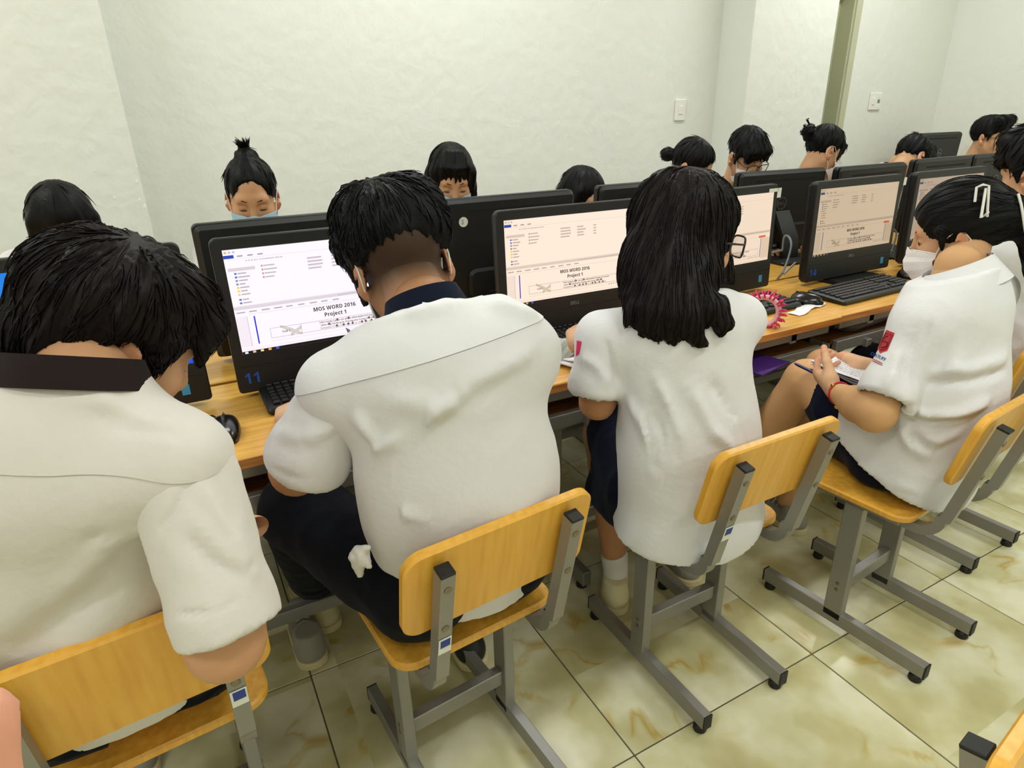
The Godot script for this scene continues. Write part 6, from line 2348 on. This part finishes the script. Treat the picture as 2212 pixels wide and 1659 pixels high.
	# skirt
	f = Fld.new(Vector3(0.68, 0.36, -1.42), Vector3(1.26, 0.70, -0.72), 0.009)
	f.cap(Vector3(0.89, 0.53, -0.95), Vector3(1.03, 0.53, -0.95), 0.09, 0.09, 0.04)
	f.cap(Vector3(0.885, 0.525, -0.99), Vector3(0.965, 0.545, -1.24), 0.100, 0.078, 0.04)
	f.cap(Vector3(1.03, 0.525, -0.97), Vector3(1.08, 0.54, -1.26), 0.098, 0.082, 0.04)
	f.cap(Vector3(0.86, 0.46, -1.06), Vector3(0.88, 0.44, -1.16), 0.06, 0.05, 0.05)
	f.plane(Vector3(1, 0.54, -1.29), Vector3(0, -0.1, -1))
	var sk := f.nets()
	sk.wrinkle(45, 4.0, 0.006)
	part(place(sk, X).mesh(), "skirt", MT.skirt, t)
	for q in [[Vector3(0.975, 0, -1.215), 2.5, MT.shoe, MT.sock], [Vector3(1.22, 0, -1.21), PI, MT.shoe_grey, MT.sock]]:
		shoe_at(t, q[0] + o, q[1], q[2])
		var b := MB.new()
		var p: Vector3 = q[0] + o
		b.tube([p + Vector3(0, 0.05, -0.0), p + Vector3(0, 0.10, 0), p + Vector3(-0.004, 0.15, -0.004), p + Vector3(-0.005, 0.156, -0.005)], [0.038, 0.037, 0.040, 0.036], 14)
		part(b, "sock", q[3], t)
	# wristwatch
	var wd := (wrL - elL).normalized()
	var b := MB.new()
	var wc: Vector3 = wrL - wd * 0.012 + o
	b.tube([wc - wd * 0.011, wc - wd * 0.010, wc + wd * 0.010, wc + wd * 0.011], [0.026, 0.0285, 0.0285, 0.026], 18)
	var wt := part(b, "watch_strap", MT.gloss_black, t)
	b = MB.new()
	b.slab(MB.rounded(0.026, 0.028, 0.006, 4), 0.010, 0.002, Transform3D(facing(Vector3(-0.3, 0.9, 0.4), wd), wc + Vector3(-0.3, 0.9, 0.4).normalized() * 0.029))
	part(b, "watch_face", MT.gloss_black, wt)
	# hair
	f = Fld.new(Vector3(0.74, 0.84, -1.18), Vector3(1.16, 1.30, -0.78), 0.0055)
	f.ell(h * Vector3(0, 0.045, -0.012), Vector3(0.086, 0.097, 0.104), 0.02, h.basis)
	f.ell(h * Vector3(0, -0.02, 0.095), Vector3(0.066, 0.10, 0.05), 0.01, h.basis, true)
	f.cap(Vector3(0.929, 1.158, -1.034), Vector3(0.864, 1.050, -0.981), 0.080, 0.074, 0.04, Vector3(0.5, 0, -0.85).normalized(), 1.25)
	f.cap(Vector3(0.864, 1.050, -0.981), Vector3(0.831, 0.988, -0.926), 0.074, 0.066, 0.04, Vector3(0.5, 0, -0.85).normalized(), 1.6)
	f.cap(Vector3(0.987, 1.146, -1.016), Vector3(0.927, 1.036, -0.960), 0.068, 0.052, 0.04, Vector3(0.5, 0, -0.85).normalized(), 1.3)
	f.cap(Vector3(0.920, 1.038, -0.952), Vector3(0.858, 0.972, -0.904), 0.055, 0.045, 0.03)
	f.cap(Vector3(1.034, 1.155, -1.032), Vector3(1.059, 1.028, -1.021), 0.038, 0.032, 0.03)
	for q in [[Vector3(0.787, 1.014, -0.974), Vector3(0.759, 0.961, -0.952), 0.022, 0.004], [Vector3(0.793, 0.992, -0.942), Vector3(0.778, 0.950, -0.925), 0.028, 0.004], [Vector3(0.809, 0.984, -0.924), Vector3(0.799, 0.937, -0.901), 0.030, 0.004], [Vector3(0.830, 0.977, -0.903), Vector3(0.825, 0.933, -0.879), 0.030, 0.004], [Vector3(0.856, 0.976, -0.889), Vector3(0.869, 0.937, -0.858), 0.030, 0.008], [Vector3(0.865, 0.944, -0.863), Vector3(0.882, 0.930, -0.848), 0.012, 0.003]]:
		f.cap(q[0], q[1], q[2], q[3], 0.015)
	# the lock that curls out to the side
	f.cap(Vector3(0.894, 1.028, -0.924), Vector3(0.908, 0.994, -0.877), 0.034, 0.030, 0.012)
	f.cap(Vector3(0.908, 0.994, -0.877), Vector3(0.918, 0.966, -0.852), 0.030, 0.018, 0.012)
	f.cap(Vector3(0.918, 0.966, -0.852), Vector3(0.911, 0.948, -0.847), 0.018, 0.004, 0.01)
	f.cap(Vector3(1.061, 1.030, -1.008), Vector3(1.097, 0.994, -0.997), 0.026, 0.004, 0.02)
	var hm := f.nets()
	hair_relief(hm, h * Vector3(0, 0.14, -0.02), Vector3.UP, 0.006, 6.0, 91)
	var hp := part(place(hm, X).mesh(), "hair", MT.hair_brown, t)
	b = strands(hm, h.origin, h * Vector3(0, 0.14, -0.02), 1300, 0.075, 0.0015, 12, null, 0.0009, 1.1)
	part(shift(b, o), "hair_locks", MT.hair_brown, hp)
	face_details(t, X * h, true)
	glasses(t, X * h, MT.frame_black, 0.027, 0.022, true)

func girl_notebook():
	var t := thing("person", "girl with a white mask and tied back hair, a notebook on her lap", "person", Vector3(1.58, 0, -0.79))
	var o := -t.position
	var X := Transform3D(Basis(), o)
	var h := Transform3D(facing(Vector3(-0.50, -0.24, -0.83), Vector3(0.02, 1, 0.05)).scaled(Vector3(0.90, 0.90, 0.90)), Vector3(1.719, 1.051, -0.879))
	var hh := Transform3D(facing(Vector3(-0.50, -0.24, -0.83), Vector3(0.02, 1, 0.05)).scaled(Vector3(0.95, 0.95, 0.95)), h.origin)
	var shL := Vector3(1.495, 0.881, -0.795)
	var shR := Vector3(1.80, 0.915, -0.81)
	var elL := Vector3(1.364, 0.694, -0.777)
	var wrL := Vector3(1.435, 0.678, -0.928)
	var wrR := Vector3(1.643, 0.687, -0.969)
	var chest := Vector3(1.625, 0.90, -0.80)
	var f := Fld.new(Vector3(1.25, 0.0, -1.45), Vector3(1.98, 1.08, -0.55), 0.011)
	f.cap(Vector3(1.595, 0.52, -0.78), Vector3(1.605, 0.70, -0.775), 0.10, 0.09, 0.04)
	f.cap(Vector3(1.605, 0.70, -0.775), Vector3(1.625, 0.88, -0.80), 0.09, 0.09, 0.04)
	f.cap(Vector3(1.63, 0.90, -0.80), Vector3(1.64, 1.0, -0.815), 0.055, 0.05, 0.03)
	f.cap(shL, elL, 0.040, 0.041, 0.03)
	f.cap(elL, elL.lerp(wrL, 0.4), 0.043, 0.042, 0.02)
	f.cap(elL.lerp(wrL, 0.4), wrL, 0.042, 0.024, 0.02)
	f.cap(shR, Vector3(1.86, 0.70, -0.86), 0.040, 0.038, 0.03)
	f.cap(Vector3(1.86, 0.70, -0.86), wrR, 0.038, 0.024, 0.02)
	var knL := Vector3(1.567, 0.617, -1.111)
	var ankL := Vector3(1.40, 0.10, -1.30)
	f.cap(Vector3(1.52, 0.52, -0.82), knL, 0.07, 0.060, 0.03)
	f.cap(knL, knL.lerp(ankL, 0.35), 0.060, 0.055, 0.02)
	f.cap(knL.lerp(ankL, 0.35), ankL, 0.055, 0.034, 0.02)
	f.cap(Vector3(1.66, 0.52, -0.82), Vector3(1.74, 0.60, -1.18), 0.07, 0.058, 0.03)
	f.cap(Vector3(1.74, 0.60, -1.18), Vector3(1.72, 0.1, -1.22), 0.056, 0.034, 0.02)
	var body := f.nets()
	body.tint(Color(0.80, 0.62, 0.44))
	body.add(hand_shape(0.5, 0.15, 0.0), limb_frame(wrL, Vector3(1.484, 0.677, -1.012) - wrL, Vector3(0.85, 0.35, -0.5), true))
	body.add(hand_shape(0.75, 0.55), limb_frame(wrR, Vector3(1.641, 0.694, -1.035) - wrR, Vector3(-0.25, -0.9, -0.1), false))
	body.add(head_shape(), h)
	neck_skin(body, h, Vector3(1.635, 0.97, -0.81), 0.053, 0.050, Color(0.80, 0.62, 0.46))
	part(place(body, X).mesh(), "body", MT.skin, t)
	# shirt
	var fw := Vector3(0.25, 0, 1).normalized()
	f = Fld.new(Vector3(1.26, 0.40, -1.06), Vector3(1.98, 1.06, -0.52), 0.0062)
	f.cap(Vector3(1.585, 0.50, -0.775), Vector3(1.605, 0.68, -0.765), 0.182, 0.165, 0.05, fw, 1.30)
	f.cap(Vector3(1.605, 0.68, -0.765), Vector3(1.625, 0.87, -0.795), 0.165, 0.160, 0.05, fw, 1.36)
	f.cap(shL, shR, 0.054, 0.056, 0.06)
	f.cap(Vector3(1.628, 0.915, -0.80), Vector3(1.635, 0.985, -0.81), 0.080, 0.064, 0.05)
	f.plane(Vector3(1.635, 0.985, -0.812), Vector3(-0.1, 0.93, -0.3))
	f.cap(Vector3(1.485, 0.62, -0.86), Vector3(1.49, 0.52, -0.84), 0.07, 0.085, 0.05)
	f.plane(Vector3(1.5, 0.475, -0.72), Vector3(-0.16, -0.92, -0.38).normalized())
	var hmL := Vector3(1.397, 0.746, -0.778)
	var dd := (hmL - shL).normalized()
	f.cap(shL + Vector3(0.002, -0.004, 0), hmL, 0.051, 0.0575, 0.03)
	f.cap(hmL, hmL + dd * 0.018, 0.0575, 0.058, 0.02, Vector3.ZERO, 1.0, true)
	f.cap(hmL + dd * 0.005, hmL + dd * 0.1, 0.050, 0.052, 0.002, Vector3.ZERO, 1.0, false, true)
	f.cap(shR, Vector3(1.85, 0.745, -0.85), 0.054, 0.060, 0.03, Vector3.ZERO, 1.0, true)
	var shirt := f.nets()
	shirt.wrinkle(51, 4.5, 0.0035)
	var cr := []
	cr += swoop([Vector3(1.404, 0.714, -0.741), Vector3(1.406, 0.702, -0.697), Vector3(1.460, 0.714, -0.650), Vector3(1.529, 0.740, -0.626)], 0.012, 0.009)
	cr += swoop([Vector3(1.408, 0.689, -0.727), Vector3(1.421, 0.682, -0.680), Vector3(1.466, 0.699, -0.640)], 0.009, -0.008)
	cr += swoop([Vector3(1.394, 0.656, -0.743), Vector3(1.394, 0.625, -0.704), Vector3(1.415, 0.605, -0.659)], 0.012, 0.008)
	cr += swoop([Vector3(1.398, 0.645, -0.711), Vector3(1.417, 0.624, -0.655), Vector3(1.439, 0.619, -0.616)], 0.010, -0.007)
	cr += swoop([Vector3(1.405, 0.644, -0.683), Vector3(1.428, 0.643, -0.645), Vector3(1.468, 0.666, -0.623)], 0.012, 0.006)
	cr += swoop([Vector3(1.458, 0.795, -0.738), Vector3(1.511, 0.801, -0.688), Vector3(1.609, 0.827, -0.649)], 0.014, 0.006)
	cr += swoop([Vector3(1.462, 0.770, -0.724), Vector3(1.515, 0.779, -0.676), Vector3(1.612, 0.798, -0.634)], 0.010, -0.006)
	cr += swoop([Vector3(1.510, 0.862, -0.742), Vector3(1.498, 0.817, -0.715), Vector3(1.483, 0.788, -0.709)], 0.014, 0.006)
	cr += swoop([Vector3(1.358, 0.572, -0.760), Vector3(1.365, 0.527, -0.698), Vector3(1.397, 0.517, -0.640)], 0.014, 0.005)
	cr += swoop([Vector3(1.306, 0.756, -0.775), Vector3(1.322, 0.744, -0.749), Vector3(1.368, 0.729, -0.730)], 0.004, -0.0035)
	cr += swoop([Vector3(1.377, 0.846, -0.768), Vector3(1.364, 0.808, -0.757), Vector3(1.342, 0.770, -0.751)], 0.012, 0.005)
	cr += swoop([Vector3(1.417, 0.884, -0.764), Vector3(1.395, 0.826, -0.749), Vector3(1.379, 0.765, -0.741)], 0.012, -0.004)
	cr += swoop([Vector3(1.447, 0.905, -0.746), Vector3(1.417, 0.848, -0.736), Vector3(1.395, 0.755, -0.728)], 0.006, -0.004)
	for e in cr:
		e[2] *= 1.1
		e[3] *= 1.8
	shirt.folds(cr)
	var slp := part(place(shirt, X).mesh(), "shirt", MT.shirt_cool, t)
	var sl := shirt
	var badge := part(shift(patch(sl, [Vector3(1.320, 0.908, -0.766), Vector3(1.334, 0.901, -0.755), Vector3(1.312, 0.866, -0.750), Vector3(1.297, 0.862, -0.756), Vector3(1.295, 0.872, -0.762)], 0.0016), o), "sleeve_badge", MT.red, slp, "red shield badge with a darker emblem")
	var eb := MB.new()
	var em := []
	for q in [Vector3(1.321, 0.895, -0.759), Vector3(1.311, 0.891, -0.763), Vector3(1.311, 0.885, -0.759), Vector3(1.317, 0.882, -0.755), Vector3(1.313, 0.874, -0.754), Vector3(1.303, 0.872, -0.758)]:
		em.append(drop(sl, q, 0.0024) + o)
	eb.tube(em, [0.0014, 0.0016, 0.0016, 0.0016, 0.0016, 0.0012], 5)
	var em2 := []
	for q in [Vector3(1.318, 0.902, -0.764), Vector3(1.329, 0.897, -0.756), Vector3(1.311, 0.870, -0.752), Vector3(1.300, 0.867, -0.757), Vector3(1.300, 0.874, -0.760), Vector3(1.318, 0.902, -0.764)]:
		em2.append(drop(sl, q, 0.0022) + o)
	eb.tube(em2, [0.0008, 0.0008, 0.0008, 0.0008, 0.0008, 0.0008], 5)
	part(eb, "badge_emblem", MT.dark_red, slp)
	# the printed name below the badge
	var pa := drop(sl, Vector3(1.292, 0.857, -0.769), 0.0014)
	var pb := drop(sl, Vector3(1.315, 0.844, -0.751), 0.0014)
	var xx := (pb - pa).normalized()
	var nn := (Vector3(0, 1.34, 0) - pb).normalized()
	nn = (nn - xx * nn.dot(xx)).normalized()
	var letters := "CENTURY"
	for i in letters.length():
		var w := i / 6.0
		var lp := drop(sl, (Vector3(1.292, 0.857, -0.769) as Vector3).lerp(Vector3(1.313, 0.845, -0.752), w), 0.0014) + o
		lettering("printed_letter", letters[i], 0.0075, Transform3D(Basis(xx, nn.cross(xx), nn), lp), MT.label_blue, slp)
	eb = MB.new()
	for k in 2:
		var l2 := []
		for s in 5:
			var w := s / 4.0
			l2.append(drop(sl, (Vector3(1.291, 0.847, -0.765) as Vector3).lerp(Vector3(1.308, 0.837, -0.751), w) + Vector3(0, -0.004 * k, 0), 0.0013) + o)
		eb.tube(l2, [0.0006, 0.0008, 0.0008, 0.0008, 0.0006], 4)
	part(eb, "printed_rule", MT.red, slp)
	collar_band(t, Vector3(1.637, 0.985, -0.812) + o, Vector3(-0.08, 0.93, -0.3), Vector3(-0.55, -0.2, -0.8), 0.068, 0.068, 0.058, MT.shirt_cool, 0.55, 0.03)
	# skirt
	f = Fld.new(Vector3(1.36, 0.40, -1.3), Vector3(1.92, 0.74, -0.56), 0.009)
	f.cap(Vector3(1.53, 0.535, -0.79), Vector3(1.68, 0.535, -0.79), 0.100, 0.100, 0.04)
	f.cap(Vector3(1.525, 0.530, -0.82), knL + Vector3(0.01, -0.02, 0.07), 0.10, 0.078, 0.04)
	f.cap(Vector3(1.67, 0.535, -0.80), Vector3(1.735, 0.585, -1.12), 0.10, 0.078, 0.04)
	f.cap(Vector3(1.56, 0.50, -0.95), Vector3(1.66, 0.50, -0.98), 0.07, 0.07, 0.06)
	f.plane(knL + Vector3(0.0, 0.0, 0.055), Vector3(-0.12, 0.25, -1).normalized())
	f.plane(Vector3(0, 0.455, 0), Vector3.DOWN, 0.02)
	var sk := f.nets()
	sk.wrinkle(55, 4.0, 0.006)
	sk.folds(swoop([Vector3(1.491, 0.590, -1.004), Vector3(1.420, 0.545, -0.984), Vector3(1.390, 0.520, -0.963)], 0.012, 0.008) + swoop([Vector3(1.494, 0.579, -0.960), Vector3(1.412, 0.529, -0.931)], 0.012, -0.008))
	part(place(sk, X).mesh(), "skirt", MT.skirt, t)
	shoe_at(t, Vector3(1.40, 0, -1.30) + o, PI + 0.3, MT.shoe_grey)
	shoe_at(t, Vector3(1.72, 0, -1.22) + o, PI, MT.shoe_grey)
	# red cord bracelet with a gold charm, and a second one up the arm
	var wd := (wrL - elL).normalized()
	var b := MB.new()
	var path := []
	var u := wd.cross(Vector3.UP).normalized()
	var w2 := u.cross(wd)
	for k in 25:
		var a := TAU * k / 24.0
		path.append(wrL - wd * 0.018 + (u * cos(a) + w2 * sin(a)) * 0.0285 + wd * 0.006 * sin(a) + o)
	var rr := []
	rr.resize(25)
	rr.fill(0.0026)
	b.tube(path, rr, 7, wd)
	var br := part(b, "cord_bracelet", MT.red, t, "red cord bracelet with gold charms")
	b = MB.new()
	b.lathe([Vector2(0, -0.004), Vector2(0.004, -0.003), Vector2(0.0045, 0.0), Vector2(0.004, 0.003), Vector2(0, 0.004)], 10, Transform3D(Basis(), path[9] + Vector3(0, 0.002, 0)))
	b.lathe([Vector2(0, -0.006), Vector2(0.005, -0.004), Vector2(0.006, 0.0), Vector2(0.004, 0.004), Vector2(0, 0.006)], 10, Transform3D(Basis(), path[17] + Vector3(0, -0.006, 0)))
	part(b, "charm", MT.gold, br)
	# hair: combed back smooth into a tail
	f = Fld.new(Vector3(-0.14, -0.30, -0.26), Vector3(0.14, 0.18, 0.15), 0.005)
	f.ell(Vector3(0, 0.050, -0.020), Vector3(0.084, 0.098, 0.108), 0.02)
	f.ell(Vector3(0, -0.012, 0.098), Vector3(0.066, 0.080, 0.058), 0.01, Basis(), true)
	f.plane(Vector3(0, -0.035, -0.02), Vector3(0, -0.86, 0.5), 0.012)
	for s in [-1.0, 1.0]:
		f.cap(Vector3(s * 0.074, 0.03, 0.030), Vector3(s * 0.0745, -0.022, 0.030), 0.012, 0.004, 0.012)
		f.ell(Vector3(s * 0.090, -0.014, -0.008), Vector3(0.018, 0.036, 0.026), 0.006, Basis(), true)
	f.cap(Vector3(0, 0.03, -0.10), Vector3(0, 0.01, -0.165), 0.055, 0.042, 0.03)
	f.cap(Vector3(0, 0.01, -0.165), Vector3(0.0, -0.12, -0.19), 0.046, 0.046, 0.02)
	f.cap(Vector3(0, -0.12, -0.19), Vector3(0.0, -0.27, -0.185), 0.046, 0.018, 0.02)
	var hm := f.nets()
	hair_relief(hm, Vector3(0, 0.02, -0.15), Vector3(0, 0.25, -1).normalized(), 0.0035, 5.0, 17)
	hm = place(hm, hh)
	var hp := part(place(hm, X).mesh(), "hair", MT.hair, t)
	part(shift(strands(hm, hh * Vector3(0, 0.03, -0.03), hh * Vector3(0, 0.06, 0.10), 420, 0.07, 0.001, 9, null, 0.0008, 0.0), o), "hair_locks", MT.hair, hp)
	# white ribbon tied round the tail
	var rb := MB.new()
	for q in [[Vector3(1.539, 1.240, -0.732), Vector3(1.544, 1.221, -0.720), Vector3(1.551, 1.200, -0.707), Vector3(1.561, 1.187, -0.696), Vector3(1.577, 1.185, -0.686)], [Vector3(1.555, 1.192, -0.701), Vector3(1.567, 1.210, -0.703), Vector3(1.585, 1.222, -0.699)], [Vector3(1.554, 1.178, -0.696), Vector3(1.555, 1.156, -0.684), Vector3(1.555, 1.125, -0.670), Vector3(1.555, 1.107, -0.662)]]:
		var pp := []
		var r3 := []
		for p in q:
			pp.append(drop(hm, p, 0.004) + o)
			r3.append(0.0030)
		rb.tube(pp, r3, 6)
	part(rb, "hair_ribbon", MT.loop, hp, "white cord tied round the ponytail")
	face_details(t, X * h, true)
	face_mask(t, X * h, MT.mask_white)
	b = MB.new()
	var es: Vector3 = X * (h * Vector3(0.083, -0.042, -0.004))
	b.lathe([Vector2(0, -0.0035), Vector2(0.003, -0.002), Vector2(0.0035, 0.0), Vector2(0.003, 0.002), Vector2(0, 0.0035)], 10, Transform3D(Basis(), es))
	part(b, "earring", MT.sock, t)
	notebook()
	pen("dark blue pen pointing out between the notebook girl's fingers", Vector3(1.462, 0.702, -1.084), Vector3(1.461, 0.694, -1.007))

func notebook():
	var c := Vector3(1.518, 0.702, -0.981)
	var t := thing("notebook", "white notebook folded open with handwriting, held on the masked girl's lap", "notebook", c)
	var A := Vector3(1.476, 0.702, -1.052) - c
	var B := Vector3(1.654, 0.697, -1.065) - c
	var C := Vector3(1.644, 0.681, -0.941) - c
	var D := Vector3(1.513, 0.673, -0.908) - c
	var n := (C - A).cross(B - D).normalized()
	if n.y < 0:
		n = -n
	for lay in 4:
		var b := MB.new()
		var lift := 0.004 * lay - 0.004
		for i in 14:
			for j in 8:
				var q := []
				for k in [[0, 0], [1, 0], [1, 1], [0, 1]]:
					var u: float = (i + k[0]) / 14.0
					var w: float = (j + k[1]) / 8.0
					var p: Vector3 = A.lerp(D, u).lerp(B.lerp(C, u), w)
					p += n * (lift + 0.010 * exp(-pow(w / 0.16, 2.0)) - 0.006 * w + 0.003 * sin(u * 5.0 + lay))
					q.append(p)
				var nn: Vector3 = (q[1] - q[0]).cross(q[3] - q[0]).normalized()
				if nn.dot(n) < 0:
					nn = -nn
				b.quad(q[0], q[1], q[2], q[3], nn)
		part(b, "page" if lay > 0 else "cover", MT.paper, t)
	var r := RandomNumberGenerator.new()
	r.seed = 8
	var b := MB.new()
	for k in 9:
		var w := 0.22 + k * 0.075
		var u := 0.1
		while u < 0.85:
			var L := 0.03 + 0.05 * r.randf()
			var p0: Vector3 = A.lerp(D, u).lerp(B.lerp(C, u), w) + n * (0.0092 - 0.006 * w + 0.003 * sin(u * 5.0 + 3))
			var p1: Vector3 = A.lerp(D, u + L).lerp(B.lerp(C, u + L), w) + n * (0.0092 - 0.006 * w + 0.003 * sin((u + L) * 5.0 + 3))
			b.tube([p0, p1], [0.0004, 0.0004], 4)
			u += L + 0.02
	part(b, "handwriting", MT.ink_pale, t)

func girl_far():
	seated("dark haired person past the notebook girl, cut by the frame's edge", Vector3(2.284, 1.158, -0.974), Vector3(0.1, -0.25, -0.95), Vector3.UP, "tousled", {"away": true, "collar": MT.shirt, "locks": 300, "lock_len": 0.06, "lift": 0.012, "lap": true})

func fingertip():
	# the photographer's own hand, its little finger just inside the view
	var tip := Vector3(-0.051, 1.243, -0.128)
	var R := Vector3(0.87952, -0.02398, 0.47525)
	var U := Vector3(0.20148, 0.92356, -0.32626)
	var hs := hand_shape(0.02, 0.1)
	var w := tip - R * 0.028 - U * 0.150
	var t := thing("hand", "pinkish blurred fingertip close to the camera, before the nearest chair", "hand", w)
	var m := place(hs, Transform3D(Basis(R, U, R.cross(U)), Vector3.ZERO))
	m.tint(Color(0.86, 0.62, 0.52))
	part(m.mesh(), "fingers", MT.skin, t)

func people():
	back_row()
	boy_brown_collar()
	boy_navy_collar()
	girl_long_hair()
	girl_notebook()
	girl_far()
	fingertip()
